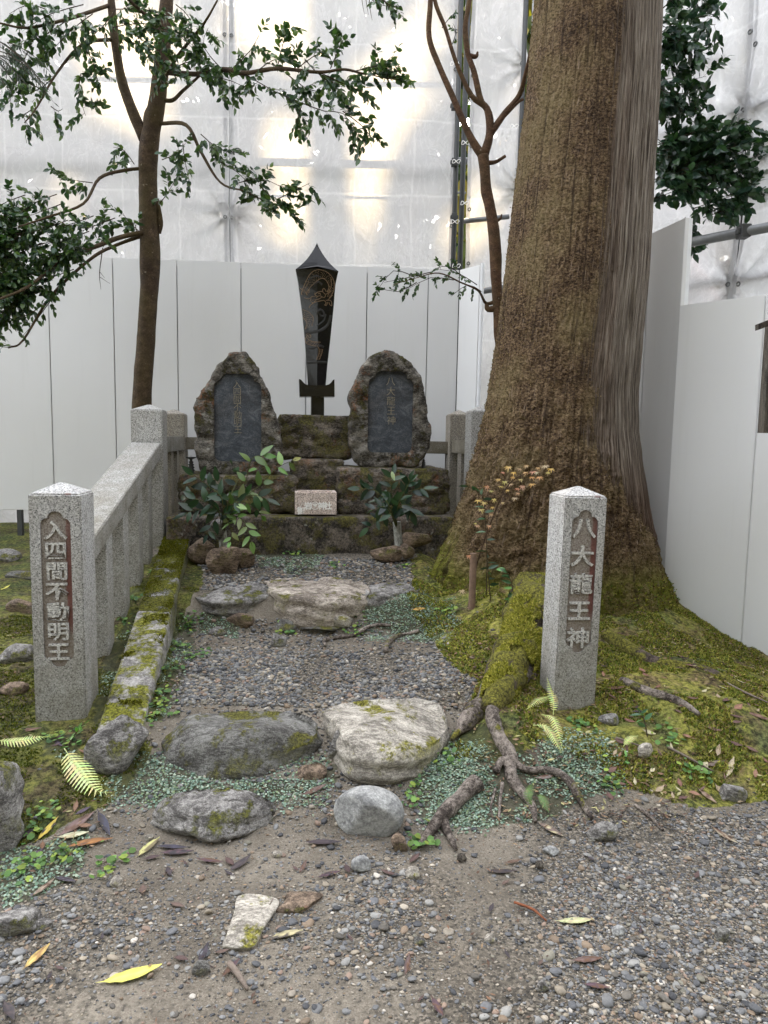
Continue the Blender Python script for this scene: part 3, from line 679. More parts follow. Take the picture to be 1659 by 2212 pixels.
# ------------------------------------------------------------------ rock shapes
def rough_block(name, u0, u1, v0, v1, h0, h1, amp, mat, seed, res=0.022, label=None, cat=None, rnd=0.03, parent=None, bottom_in=0.0):
    """split-stone block in the enclosure frame"""
    c = np.array([(u0 + u1) / 2, (v0 + v1) / 2, (h0 + h1) / 2]); S = np.array([u1 - u0, v1 - v0, h1 - h0]) / 2
    n = [max(2, int(2 * s / res)) for s in S]; V = []; F = []; base = 0
    for ax in range(3):
        for sg in (-1, 1):
            a, b = [k for k in range(3) if k != ax]
            A, B = np.meshgrid(np.linspace(-1, 1, n[a] + 1), np.linspace(-1, 1, n[b] + 1), indexing='ij')
            P = np.zeros(A.shape + (3,)); P[..., a] = A * S[a]; P[..., b] = B * S[b]; P[..., ax] = sg * S[ax]
            II = np.arange(A.size).reshape(A.shape) + base; q = np.stack([II[:-1, :-1], II[1:, :-1], II[1:, 1:], II[:-1, 1:]], -1).reshape(-1, 4)
            if (sg > 0) == (ax == 1): q = q[:, ::-1]
            V.append(P.reshape(-1, 3)); F.append(q); base += A.size
    V = np.concatenate(V); F = np.concatenate(F)
    inner = np.clip(V, -S + rnd, S - rnd); d = V - inner; L = np.linalg.norm(d, axis=1); L[L == 0] = 1
    N = d / L[:, None]; V = inner + N * rnd
    W = V + c
    k = fbm(W[:, 0] * 9, W[:, 1] * 9, W[:, 2] * 17, seed, 5, 0.68) * amp * 2.2
    k += (np.abs(fbm(W[:, 0] * 4, W[:, 1] * 4, W[:, 2] * 6, seed + 50, 3)) - 0.2) * amp
    k = k * (1 - 0.75 * np.clip(N[:, 2], 0, 1))
    V = V + N * k[:, None]; V[:, :2] *= 1 - bottom_in * np.clip(-V[:, 2:3] / S[2], 0, 1)
    P = toE(V + c); o3 = toE(np.array([[c[0], c[1], h0]]))[0]
    me_o = np_mesh(name, P - o3, F, mat, None, True)
    bm = bmesh.new(); bm.from_mesh(me_o.data); bmesh.ops.remove_doubles(bm, verts=bm.verts, dist=0.0008); bmesh.ops.recalc_face_normals(bm, faces=bm.faces); bm.to_mesh(me_o.data); bm.free()
    me_o.location = [float(x) for x in o3]
    if parent: me_o.parent = parent; me_o.matrix_parent_inverse = PINV[parent.name]
    if label: tag(me_o, label, cat)
    return me_o
def stone(name, label, centre, outline, mat, seed, p=4.0, deep=0.12, under=0.9, amp=0.012, nseg=110, nr=22, cat='rock', tilt=0.5, strat=1.0):
    """boulder whose rim is given as (px, py, height) points"""
    c = atz(centre[0], centre[1], centre[2]); O = np.array([atz(*q) for q in outline])
    O = catmull(np.vstack([O, O[:1]]), 12)
    s = np.concatenate([[0], np.cumsum(np.linalg.norm(np.diff(O, axis=0), axis=1))]); t = np.linspace(0, s[-1], nseg, endpoint=False)
    O = np.stack([np.interp(t, s, O[:, k]) for k in range(3)], 1)
    D = O - c; rings = []
    for r in np.linspace(0.04, 1, nr):
        z = c[2] + D[:, 2] * (tilt * r + (1 - tilt) * r ** p) if p < 50 else c[2] + D[:, 2] * r
        rings.append(np.stack([c[0] + D[:, 0] * r, c[1] + D[:, 1] * r, z], 1))
    for k, g in enumerate(np.linspace(0.12, 1, 9)):
        sc = 1 + 0.02 * math.sin(g * PI) - (1 - under) * g ** 1.3
        rings.append(np.stack([c[0] + D[:, 0] * sc, c[1] + D[:, 1] * sc, O[:, 2] - deep * g], 1))
    V = np.concatenate(rings); nR = len(rings)
    III = np.arange(nR * nseg).reshape(nR, nseg); nx_ = np.roll(III, -1, 1)
    F = np.stack([III[:-1], III[1:], nx_[1:], nx_[:-1]], -1).reshape(-1, 4)
    V = np.vstack([V, c]); ci = len(V) - 1
    rr = np.repeat(np.concatenate([np.linspace(0.04, 1, nr), np.ones(9)]), nseg); rr = np.append(rr, 0)
    dx = fbm(V[:, 0] * 5, V[:, 1] * 5, V[:, 2] * 9, seed, 5, 0.55); dz = fbm(V[:, 0] * 6 + 7, V[:, 1] * 6, V[:, 2] * 6, seed + 3, 5, 0.55)
    out = V - c; out[:, 2] = 0; out /= np.linalg.norm(out, axis=1)[:, None] + 1e-6
    edge = rr ** 6
    ter = np.sin(V[:, 2] * 90 + 4 * fbm(V[:, 0] * 3, V[:, 1] * 3, 0, seed + 8, 3)) * 0.25 * strat
    fc = np.zeros(len(V)); rf = np.random.default_rng(seed + 60); Wn = (V - c) / (np.abs(D).max() + 1e-6)
    for _ in range(7):
        q = rf.normal(size=3); q[2] = abs(q[2]) * .8 + .2; q /= np.linalg.norm(q); fc = np.maximum(fc, np.clip(Wn @ q - rf.uniform(.35, .75), 0, None))
    V[:, 2] -= fc * amp * 5 * (rr < .99)
    V = V + out * ((dx + ter) * amp * 2.8 * edge)[:, None]; V[:, 2] += dz * amp * 1.6
    crk = np.abs(fbm(V[:, 0] * 3.3, V[:, 1] * 6, 0, seed + 30, 4)); V[:, 2] -= np.clip(0.06 - crk, 0, 1) * amp * 6 * (rr < 0.99)
    tri = [(int(ci), int(j), int((j + 1) % nseg)) for j in range(nseg)]
    fl = [tuple(int(i) for i in f) for f in F] + tri
    o3 = c - np.array([0, 0, deep]); me = bpy.data.meshes.new(name); me.from_pydata((V - o3).tolist(), [], fl); me.update()
    bm = bmesh.new(); bm.from_mesh(me); bmesh.ops.recalc_face_normals(bm, faces=bm.faces); bm.to_mesh(me); bm.free()
    o = link(name, me, M[mat], None, True); o.location = [float(x) for x in o3]
    return tag(o, label, cat)
def boulder_mesh(seed, size, cuts=9, sub=4, amp=0.05):
    bm = bmesh.new(); bmesh.ops.create_icosphere(bm, subdivisions=sub, radius=1.0)
    V = np.array([v.co[:] for v in bm.verts]); r = np.random.default_rng(seed)
    for _ in range(cuts):
        n = r.normal(size=3); n /= np.linalg.norm(n); d = r.uniform(0.55, 0.85); k = V @ n - d; V = V - n * (np.clip(k, 0, None) * 0.95)[:, None]
    V += V * (amp * fbm(V[:, 0] * 2.2, V[:, 1] * 2.2, V[:, 2] * 2.2, seed, 5, 0.6))[:, None] * 2
    V = V * np.asarray(size)
    for v, c in zip(bm.verts, V): v.co = c
    me = bpy.data.meshes.new('rock'); bm.to_mesh(me); bm.free(); return me
def boulder(name, label, pxc, pyb, wpx, hpx, mat, seed, depth=None, Yf=None, rz=None, sink=0.25, cuts=9, cat='rock', group=None, sub=4, amp=0.05, lift=0.0):
    g = gp(pxc, pyb - hpx * 0.18) if Yf is None else at(pxc, pyb - 3, Yf); Y = g[1]; w = wpx * Y / FPX; h = hpx * Y / FPX; d = w * 0.7 if depth is None else depth
    h = h * 0.95
    o = link(name, boulder_mesh(seed, (w * 0.58, d * 0.58, h * 0.62), cuts, sub, amp), M[mat], None, True)
    o.location = (float(g[0]), float(g[1] + d * 0.2), float(g[2] + h * (0.5 - sink) + lift)); o.rotation_euler = (0, 0, random.uniform(-.3, .3) if rz is None else rz)
    return tag(o, label, cat, group)

# step stones, lower step
stone('boulder', 'broad dark step stone with a mossy front beside the flat pale stone', (500, 1580, 0.235),
      [(345, 1625, 0.12), (372, 1568, 0.19), (440, 1542, 0.215), (560, 1536, 0.22), (640, 1545, 0.225), (676, 1560, 0.22), (690, 1582, 0.20), (660, 1606, 0.17), (600, 1642, 0.12), (560, 1690, 0.05), (480, 1712, 0.02), (400, 1700, 0.02), (335, 1672, 0.05)],
      'rock_dark', 3, p=2.2, deep=0.14, amp=0.016, tilt=0.35)
stone('boulder', 'flat-topped pale step stone with bright lichen and a mossy corner', (810, 1570, 0.25),
      [(694, 1535, 0.235), (760, 1516, 0.25), (860, 1510, 0.25), (925, 1512, 0.245), (952, 1532, 0.22), (962, 1570, 0.19), (935, 1602, 0.19), (868, 1628, 0.19), (800, 1632, 0.19), (752, 1612, 0.205), (722, 1572, 0.22)],
      'rock_pale', 8, p=9, deep=0.12, under=0.97, amp=0.012, tilt=0.8)
stone('boulder', 'low grey stone capped with moss in front of the broad dark step stone', (460, 1730, 0.115),
      [(325, 1758, 0.05), (372, 1712, 0.10), (440, 1692, 0.12), (520, 1706, 0.11), (598, 1738, 0.07), (590, 1762, 0.04), (520, 1785, 0.05), (440, 1790, 0.06), (370, 1776, 0.05)],
      'rock_grey', 13, p=3.5, deep=0.06, under=0.85, amp=0.018, tilt=0.3)
stone('boulder', 'small dark stone tucked between the two large step stones', (665, 1668, 0.10),
      [(618, 1690, 0.04), (650, 1655, 0.1), (695, 1645, 0.12), (712, 1665, 0.1), (690, 1695, 0.05), (640, 1705, 0.03)], 'rock_brown', 17, p=3, deep=0.06, nseg=60, amp=0.01)
boulder('rock', 'slanting grey stone wedged beside the pale step stone', 728, 1650, 40, 70, 'rock_grey', 21, rz=0.4)
boulder('rock', 'smooth blue-grey rock lying loose below the pale step stone', 796, 1818, 142, 100, 'rock_blue', 46, depth=0.17, sink=0.12, cuts=8, amp=0.015, rz=-0.1)
boulder('rock', 'knobbly grey rock beside the foot of the kerb', 246, 1676, 130, 118, 'rock_grey', 33, depth=0.2, sink=0.2, cuts=12, amp=0.09)
stone('boulder', 'tall pale grey boulder at the edge of the moss, cut by the picture border', (-30, 1680, 0.28),
      [(-90, 1660, 0.2), (-20, 1645, 0.26), (42, 1660, 0.22), (50, 1730, 0.12), (40, 1800, 0.04), (10, 1838, 0.0), (-80, 1850, 0.0)], 'rock_grey', 37, p=2.5, deep=0.1, nseg=80, amp=0.01, tilt=0.3)
for k, (x, y, w, h, mt, lab) in enumerate([(25, 1440, 90, 60, 'rock_grey', 'pale weathered stone on the mossy bank behind the seven-character post'), (45, 1330, 70, 40, 'rock_brown', 'flat brown stone high on the bank behind the seven-character post'),
        (10, 1215, 60, 34, 'rock_grey', 'light stone beneath the raised hoarding edge'), (30, 1500, 60, 36, 'rock_brown', 'dark mossy stone low on the bank by the seven-character post'), (45, 1255, 60, 24, 'rock_dark', 'thin dark stone under the hoarding leg')]):
    boulder('rock', lab, x, y, w, h, mt, 700 + k, sub=3, sink=.35)
# upper step
stone('boulder', 'grey slab with an overhanging dark front, first stone of the upper step beside the kerb', (495, 1262, 0.49),
      [(408, 1262, 0.46), (432, 1246, 0.475), (500, 1243, 0.485), (560, 1246, 0.485), (586, 1268, 0.475), (590, 1282, 0.46), (545, 1292, 0.46), (470, 1296, 0.455), (415, 1290, 0.44)],
      'rock_grey', 41, p=9, deep=0.13, under=0.93, amp=0.011, tilt=0.8)
stone('boulder', 'large pinkish pale slab in the middle of the upper step', (690, 1262, 0.51),
      [(565, 1246, 0.5), (620, 1240, 0.505), (740, 1244, 0.505), (790, 1262, 0.5), (795, 1284, 0.485), (725, 1293, 0.48), (645, 1293, 0.48), (590, 1280, 0.485)],
      'rock_pink', 44, p=9, deep=0.20, under=1.0, amp=0.013, tilt=0.8)
stone('boulder', 'thin grey slab of the upper step nearest the cedar roots', (845, 1268, 0.50),
      [(775, 1268, 0.49), (830, 1260, 0.495), (890, 1260, 0.485), (908, 1270, 0.475), (870, 1284, 0.47), (800, 1290, 0.47)],
      'rock_grey', 47, p=9, deep=0.12, under=0.97, amp=0.01, tilt=0.8)
for k, (a_, b_, c_, d_, lab, mt) in enumerate([(522, 1356, 62, 34, 'dark chocking stone under the grey overhanging slab', 'rock_brown'), (616, 1366, 46, 26, 'rounded dark stone at the foot of the pinkish slab', 'rock_dark'),
        (690, 1367, 92, 16, 'thin dark plate of rock under the pinkish slab', 'rock_dark'), (736, 1357, 70, 26, 'tilted pinkish plate at the foot of the upper step', 'rock_pale'), (470, 1376, 40, 22, 'small grey stone among the ground cover below the grey overhanging slab', 'rock_grey')]):
    boulder('rock', lab, a_, b_, c_, d_, mt, 60 + k, sub=3)
# kerb
kb = empty('stone_kerb', at(300, 1400, 3.7), 'moss-covered sloping kerb of long granite blocks beside the gravel steps', 'kerb')
def kerb_piece(y0, y1, seed, dz=0.0):
    n = max(6, int((y1 - y0) / 0.02)); ys = np.linspace(y0, y1, n); V = []; prof = [(-0.195, -0.3), (-0.195, -0.01), (-0.185, 0), (-0.14, 0.001), (-0.09, 0.002), (-0.05, 0.001), (-0.012, 0), (0, -0.012), (0.003, -0.05), (0.006, -0.1), (0.008, -0.3)]
    for y in ys:
        zt = 0.2 + 0.24 * (y - 3.05) + dz
        for a_, b_ in prof: V.append((KX(y) + a_, y, zt + b_))
    V = np.array(V); k = len(prof)
    V[:, 0] += 0.006 * fbm(V[:, 0] * 9, V[:, 1] * 9, V[:, 2] * 9, seed, 4); V[:, 2] += 0.007 * fbm(V[:, 0] * 12, V[:, 1] * 8, V[:, 2] * 2, seed + 4, 4)
    F = [(i * k + j, i * k + j + 1, (i + 1) * k + j + 1, (i + 1) * k + j) for i in range(n - 1) for j in range(k - 1)]
    F += [tuple(range(k)), tuple((n - 1) * k + j for j in range(k))[::-1]]
    mb = MB(); mb.add(V, F); o = mb.build('kerb_stone', M['granite_kerb2' if y0 < 4 else 'granite_kerb'], kb, True)
    bm = bmesh.new(); bm.from_mesh(o.data); bmesh.ops.recalc_face_normals(bm, faces=bm.faces); bm.to_mesh(o.data); bm.free()
for y0, y1, dz in ((2.98, 3.2, -0.012), (3.207, 4.02, 0), (4.027, 4.6, 0.004), (4.607, 5.16, 0)): kerb_piece(y0, y1, int(y0 * 100), dz)

# platform, blocks, steles
PLW = 2.16
rough_block('stone_platform', 0, PLW, 0, 1.42, 0.3, 0.86, 0.006, M['platform'], 71, label='dark mossy stone platform carrying the two steles and the black sword', cat='platform', rnd=0.02)
def blk(name, pxl, pxr, pyt, pyb, v, dep, amp, seed, label, cat, h0=None, **kw):
    u0, hb = Eat(pxl, pyb, v); u1, _ = Eat(pxr, pyb, v); _, ht = Eat((pxl + pxr) / 2, pyt, v)
    if h0 is None: h0 = hb
    return rough_block(name, u0, u1, v, v + dep, h0, ht, amp, M['block'], seed, label=label, cat=cat, **kw), ht
_, hL = blk('stone_block', 386, 641, 1027, 1112, 0.18, 0.62, 0.028, 81, 'rough mossy split-stone block under the stele with seven characters', 'stone block', h0=0.86, rnd=0.035)
_, hR = blk('stone_block', 732, 972, 1012, 1104, 0.20, 0.62, 0.028, 87, 'rough mossy split-stone block under the stele with five characters', 'stone block', h0=0.86, rnd=0.035)
_, hM = blk('stone_block', 632, 740, 992, 1104, 0.46, 0.5, 0.02, 91, 'lower recessed block between the two mossy blocks, behind the small granite box', 'stone block', h0=0.86, rnd=0.02)
_, hP = blk('stone_block', 604, 760, 897, 990, 0.62, 0.36, 0.022, 95, 'square-topped mossy block that carries the black stone sword', 'stone block', h0=hM, rnd=0.012)

def stele(name, outline_px, v, thick, cart_px, text, ty0, ty1, tpx, tsz, seed, label, v_h0):
    """standing slab of natural rock, front on plane v"""
    pts = np.array([Eat(x, y, v) for x, y in outline_px]); pts = catmull(np.vstack([pts, pts[:1]]), 8)
    s = np.concatenate([[0], np.cumsum(np.linalg.norm(np.diff(pts, axis=0), axis=1))]); n = 190; t = np.linspace(0, s[-1], n, endpoint=False)
    O = np.stack([np.interp(t, s, pts[:, k]) for k in range(2)], 1); O += 0.011 * np.stack([fbm(O[:, 0] * 18, O[:, 1] * 18, 0, seed, 4), fbm(O[:, 0] * 18, O[:, 1] * 18, 5, seed, 4)], 1) * 1.6
    c = np.array([(O[:, 0].min() + O[:, 0].max()) / 2, (O[:, 1].min() + O[:, 1].max()) / 2 - 0.03]); D = O - c
    rings = []; rad = []; rv = list(np.linspace(0.03, 0.93, 26))
    for r in rv: rings.append((c + D * r, 0.0)); rad.append(r)
    for a_ in (0.25, 0.5, 0.75, 1.0): rings.append((c + D * (0.93 + 0.07 * math.sin(a_ * PI / 2)), 0.05 * (1 - math.cos(a_ * PI / 2)))); rad.append(1)
    for g in np.linspace(0.15, 1, 8): rings.append((c + D * (1 - 0.02 * g), 0.05 + (thick - 0.05) * g)); rad.append(1)
    for r in (0.8, 0.5, 0.05): rings.append((c + D * r, thick + 0.02)); rad.append(r)
    V = np.concatenate([np.stack([p[:, 0], np.full(n, y), p[:, 1]], 1) for p, y in rings]); rad = np.repeat(rad, n)
    front = np.repeat([1 if y == 0 else 0 for _, y in rings], n)
    W = V.copy(); d = fbm(W[:, 0] * 9, W[:, 1] * 9, W[:, 2] * 16, seed + 1, 5, 0.62); d2 = np.abs(fbm(W[:, 0] * 4, W[:, 1] * 4, W[:, 2] * 7, seed + 2, 4))
    V[:, 1] += -0.030 * d - 0.035 * (0.3 - d2)
    dirv = np.stack([W[:, 0] - c[0], W[:, 2] - c[1]], 1); dirv /= np.linalg.norm(dirv, axis=1)[:, None] + 1e-6
    V[:, 0] += dirv[:, 0] * 0.016 * d * (rad ** 4); V[:, 2] += dirv[:, 1] * 0.016 * d * (rad ** 4)
    nR = len(rings); III = np.arange(nR * n).reshape(nR, n); nxr = np.roll(III, -1, 1)
    F = [tuple(int(i) for i in f) for f in np.stack([III[:-1], nxr[:-1], nxr[1:], III[1:]], -1).reshape(-1, 4)]
    F += [tuple(range(n))[::-1], tuple((nR - 1) * n + j for j in range(n))]
    me = bpy.data.meshes.new('rock_body'); me.from_pydata(V.tolist(), [], F); me.update()
    bm = bmesh.new(); bm.from_mesh(me); bmesh.ops.triangulate(bm, faces=[f for f in bm.faces if len(f.verts) > 4]); bmesh.ops.recalc_face_normals(bm, faces=bm.faces); bm.to_mesh(me); bm.free()
    (xa, za), (xb, zb) = Eat(cart_px[0], cart_px[1], v), Eat(cart_px[2], cart_px[3], v); xm = (xa + xb) / 2
    ct = [(xm + p[0], p[1]) for p in cartouche(xb - xa, zb, za, 0.052, 7)]
    # softer foot: keep stepped shoulders only at the top
    zc = (za + zb) / 2; foot = [(xb - 0.05 * (1 - math.sin(a_)), zb + 0.05 * (1 - math.cos(a_))) for a_ in np.linspace(PI / 2, 0, 6)] + [(xa + 0.05 * (1 - math.sin(a_)), zb + 0.05 * (1 - math.cos(a_))) for a_ in np.linspace(0, PI / 2, 6)]
    ct = [q for q in ct if q[1] > zc] + foot
    me = boolean_cut(me, extruded(ct, -0.3, 0.035))
    base = E(c[0], v + thick / 2, v_h0); root = empty(name, base, label, 'stele', rz=YAW)
    def put(me_, nm, mt, sm=False):
        n_ = len(me_.vertices); co = np.empty(n_ * 3); me_.vertices.foreach_get('co', co); co = co.reshape(-1, 3)
        co = co - np.array([c[0], thick / 2, v_h0]); me_.vertices.foreach_set('co', co.ravel()); me_.update()
        o = link(nm, me_, mt, None, sm); o.parent = root; return o
    b_ = put(me, 'rock_body', M['stele'], True)
    pn = put(extruded([(xm + (q[0] - xm) * 0.997, zc + (q[1] - zc) * 0.998) for q in ct], 0.029, 0.05), 'inscription_panel', M['slate'])
    ys = np.linspace(ty0, ty1, len(text))
    for ch, y in zip(text, ys):
        xx, zz = Eat(tpx[0] + (tpx[1] - tpx[0]) * (y - ty0) / (ty1 - ty0), y, v + 0.03)
        g = glyph(ch, tsz, 0.002, -0.0012); n_ = len(g.vertices); co = np.empty(n_ * 3); g.vertices.foreach_get('co', co); co = co.reshape(-1, 3) + np.array([xx, 0.0275, zz]); g.vertices.foreach_set('co', co.ravel())
        put(g, 'character', M['text_dim'])
    return root
def z1(x, y): return (700 + x / 1.508) / 1.8228, (900 + y / 1.508) / 1.8228
L_out = [z1(*p) for p in [(310, 738), (350, 730), (400, 735), (440, 775), (480, 830), (500, 890), (535, 960), (560, 1040), (590, 1130), (615, 1230), (620, 1340), (600, 1420), (540, 1462), (300, 1470), (150, 1460), (120, 1400), (105, 1300), (100, 1180), (90, 1090), (110, 1010), (150, 950), (190, 880), (215, 820), (270, 775)]]
R_out = [z1(*p) for p in [(1200, 728), (1260, 720), (1310, 740), (1370, 780), (1420, 830), (1450, 890), (1470, 960), (1485, 1050), (1500, 1150), (1508, 1260), (1490, 1330), (1440, 1380), (1400, 1415), (1120, 1420), (1060, 1380), (1025, 1300), (1020, 1180), (1030, 1080), (1018, 990), (1045, 920), (1085, 850), (1110, 790), (1150, 750)]]
c1 = z1(212, 858); c2 = z1(496, 1385)
stele('stone_stele', L_out, 0.36, 0.22, (*c1, *c2), '入四間不動明王', 830, 928, (512, 514), 0.066, 101, 'rugged pointed stele whose sunken dark panel bears seven characters', hL - 0.01)
c1 = z1(1133, 842); c2 = z1(1393, 1333)
stele('stone_stele', R_out, 0.38, 0.22, (*c1, *c2), '八大龍王神', 824, 908, (844, 845), 0.076, 107, 'rounded rust-stained stele whose sunken bluish panel bears five characters', hR - 0.01)

# ------------------------------------------------------------------ black sword
def z2(x, y): return 603.4 + x / 5.378, 493.7 + y / 5.378
SV = 0.72
def SW(x, y): u, h = Eat(*z2(x, y), SV); return np.array([u, h])
sb = E(SW(440, 2160)[0], SV + 0.06, hP - 0.004)
sword = empty('sword_monument', sb, 'tall polished black stone sword with a flared blade and engraved golden dragon', 'sword monument', rz=YAW)
def sw_build(mb, nm, mt, smooth=False): mb.xf(toE); return mb.build(nm, M[mt], sword, smooth)
lv = [(190, 690, 462), (205, 672, 540), (220, 656, 620), (235, 645, 740), (250, 638, 850), (275, 618, 1050), (300, 590, 1320), (318, 560, 1580), (335, 540, 1822)]
mb = MB(); V = []; RDG = 0.035; DEP = 0.085
for l_, r_, y_ in lv:
    a_, b_ = SW(l_, y_), SW(r_, y_); m_ = (a_ + b_) / 2
    V += [(a_[0], DEP * 0.35, a_[1]), (m_[0], 0, m_[1]), (b_[0], DEP * 0.35, a_[1]), (b_[0], DEP, a_[1]), (m_[0], DEP * 1.35, a_[1]), (a_[0], DEP, a_[1])]
V = np.array(V); V[:, 1] += SV; k = 6; n = len(lv)
mb.add(V, [(i * k + j, (i + 1) * k + j, (i + 1) * k + (j + 1) % k, i * k + (j + 1) % k) for i in range(n - 1) for j in range(k)] + [tuple((n - 1) * k + j for j in range(k))[::-1]])
sw_build(mb, 'blade', 'black')
mb = MB(); rings = []; tip = SW(440, 145)
a_, b_ = SW(190, 462), SW(690, 462); m_ = (a_ + b_) / 2; base6 = V[:6].copy(); cen = np.array([m_[0], SV + DEP * 0.68, a_[1]]); top = np.array([tip[0], SV + DEP * 0.68, tip[1]])
TV = []; ts = np.linspace(0, 1, 9)
for t in ts:
    w = (1 - t) ** 1.25 * (1 - 0.12 * math.sin(t * PI))
    for q in base6:
        p = cen + (top - cen) * t + (q - cen) * w
        TV.append(p)
TV = np.array(TV); TV[1] = TV[1] + np.array([0, -0.006, 0.014])
mb.add(TV, [(i * 6 + j, i * 6 + (j + 1) % 6, (i + 1) * 6 + (j + 1) % 6, (i + 1) * 6 + j) for i in range(8) for j in range(6)])
sw_build(mb, 'blade_tip', 'black')
def prism(pts, v0, v1):
    m = MB(); P = [SW(*p) for p in pts]; n = len(P)
    m.add([(p[0], v0, p[1]) for p in P] + [(p[0], v1, p[1]) for p in P], [tuple(range(n)), tuple(range(2 * n - 1, n - 1, -1))] + [(i, i + n, (i + 1) % n + n, (i + 1) % n) for i in range(n)])
    return m
g = [(228, 1750), (250, 1758), (275, 1785), (300, 1810), (335, 1822), (545, 1822), (575, 1812), (600, 1790), (620, 1762), (638, 1755), (640, 1957), (235, 1957)]
sw_build(prism(g, SV - 0.03, SV + 0.14), 'guard', 'black')
m = MB(); a_ = SW(370, 1957); b_ = SW(520, 2166); m.box(a_[0], b_[0], SV + 0.005, SV + 0.11, hP - 0.01, a_[1]); sw_build(m, 'grip', 'black')
def front_y(x, y):   # depth of the ridged front at a point of the traced drawing
    l_ = np.interp(y, [q[2] for q in lv], [q[0] for q in lv]); r_ = np.interp(y, [q[2] for q in lv], [q[1] for q in lv])
    return SV + DEP * 0.35 * abs(2 * (x - l_) / (r_ - l_) - 1)
def stroke(mb, pts, r=0.0024, sub=4):
    pts = catmull(np.array(pts, float), sub) if len(pts) > 2 else np.array(pts, float)
    P = [];
    for x, y in pts: q = SW(x, y); P.append((q[0], front_y(x, y) - 0.0006, q[1]))
    P = np.array(P); V = []; w = np.zeros(3)
    T = np.gradient(P, axis=0); 
    for p, t in zip(P, T):
        nrm = np.array([-t[2], 0, t[0]]); nrm /= np.linalg.norm(nrm) + 1e-9
        V += [p + nrm * r, p + np.array([0, -0.0022, 0]), p - nrm * r]
    n = len(P); mb.add(V, [(i * 3 + j, i * 3 + j + 1, i * 3 + j + 4, i * 3 + j + 3) for i in range(n - 1) for j in (0, 1)])
mb = MB(); out1 = [(258, 760), (275, 690), (330, 570), (380, 505), (450, 478), (530, 490), (600, 540), (638, 610), (636, 700), (612, 760), (580, 800)]
in1 = [(345, 740), (352, 690), (400, 640), (470, 585), (520, 580), (560, 620), (578, 680), (555, 735)]
lines = [out1, in1, [(258, 760), (262, 720), (290, 712), (325, 770), (320, 735), (345, 700)], [(245, 685), (262, 702), (290, 712)], [(300, 690), (330, 640), (345, 600)],
         [(290, 800), (340, 812), (380, 790), (420, 790)], [(345, 920), (365, 885), (400, 862), (430, 850), (520, 830)], [(370, 800), (365, 840), (400, 862), (420, 835)], [(410, 770), (440, 742), (500, 730), (540, 760), (600, 715)],
         [(412, 745), (418, 775), (450, 790)], [(430, 800), (470, 780), (520, 800), (540, 770)], [(520, 830), (545, 860), (528, 885), (550, 886), (562, 850)], [(540, 830), (600, 832), (612, 888), (590, 880), (575, 850)],
         [(610, 715), (575, 750), (560, 790)], [(620, 765), (590, 800), (560, 830)], [(380, 832), (450, 822), (500, 790)], [(500, 730), (510, 695), (530, 700), (545, 730)], [(450, 760), (470, 750), (480, 770)],
         [(600, 560), (608, 640), (592, 700), (560, 735)],
         [(272, 935), (330, 960), (375, 1000), (395, 1050), (380, 1130)], [(282, 1035), (310, 1070), (322, 1110), (300, 1165)],
         [(318, 1230), (330, 1215), (370, 1245), (350, 1265), (330, 1240), (318, 1255), (345, 1290), (400, 1315), (480, 1320)], [(305, 1262), (308, 1320), (360, 1350), (440, 1370), (462, 1400)],
         [(462, 1400), (460, 1450), (435, 1520)], [(505, 1400), (490, 1460), (465, 1520)]]
for s_ in lines: stroke(mb, s_)
def hatch(A, B, n):
    A = catmull(np.array(A, float), 8); B = catmull(np.array(B, float), 8); ia = np.linspace(0, len(A) - 1, n); ib = np.linspace(0, len(B) - 1, n)
    for i in range(n):
        a = A[int(ia[i])]; b = B[int(ib[i])]
        for t0 in np.arange(0.12 + 0.12 * (i % 2), 0.9, 0.25):
            p = a + (b - a) * t0; q = a + (b - a) * (t0 + 0.13); o = np.array([4 * math.sin(i * 2.1), 4 * math.cos(i * 1.7)])
            stroke(mb, [tuple(p), tuple((p + q) / 2 + o), tuple(q)], 0.0012, 2)
hatch(out1, in1, 34); hatch(lines[-6], lines[-5], 14); hatch([(345, 1290), (400, 1315), (470, 1320)], [(308, 1320), (360, 1350), (440, 1370)], 12); hatch(lines[-2], lines[-1], 9)
sw_build(mb, 'dragon_engraving', 'gold_line')
mb = MB()
for s_, r_ in (([(440, 1000), (450, 960), (480, 940), (515, 965), (515, 1010), (480, 1010), (465, 990)], 0.008), ([(440, 1130), (480, 1100), (520, 1060), (540, 990)], 0.006), ([(300, 1200), (380, 1205), (480, 1180), (560, 1110), (600, 1000)], 0.014), ([(340, 600), (400, 560), (450, 555), (480, 575)], 0.009), ([(400, 650), (450, 620), (500, 650)], 0.008), ([(340, 1380), (400, 1385), (470, 1360), (520, 1375)], 0.01)): stroke(mb, s_, r_)
for y_ in (1550,):
    for x0_, x1_ in ((322, 439), (439, 553)):
        pts = [(x0_, y_), (x1_, y_)]; stroke(mb, pts, 0.011, 2)
sw_build(mb, 'cloud_engraving', 'black_matte')['kind'] = 'stuff'

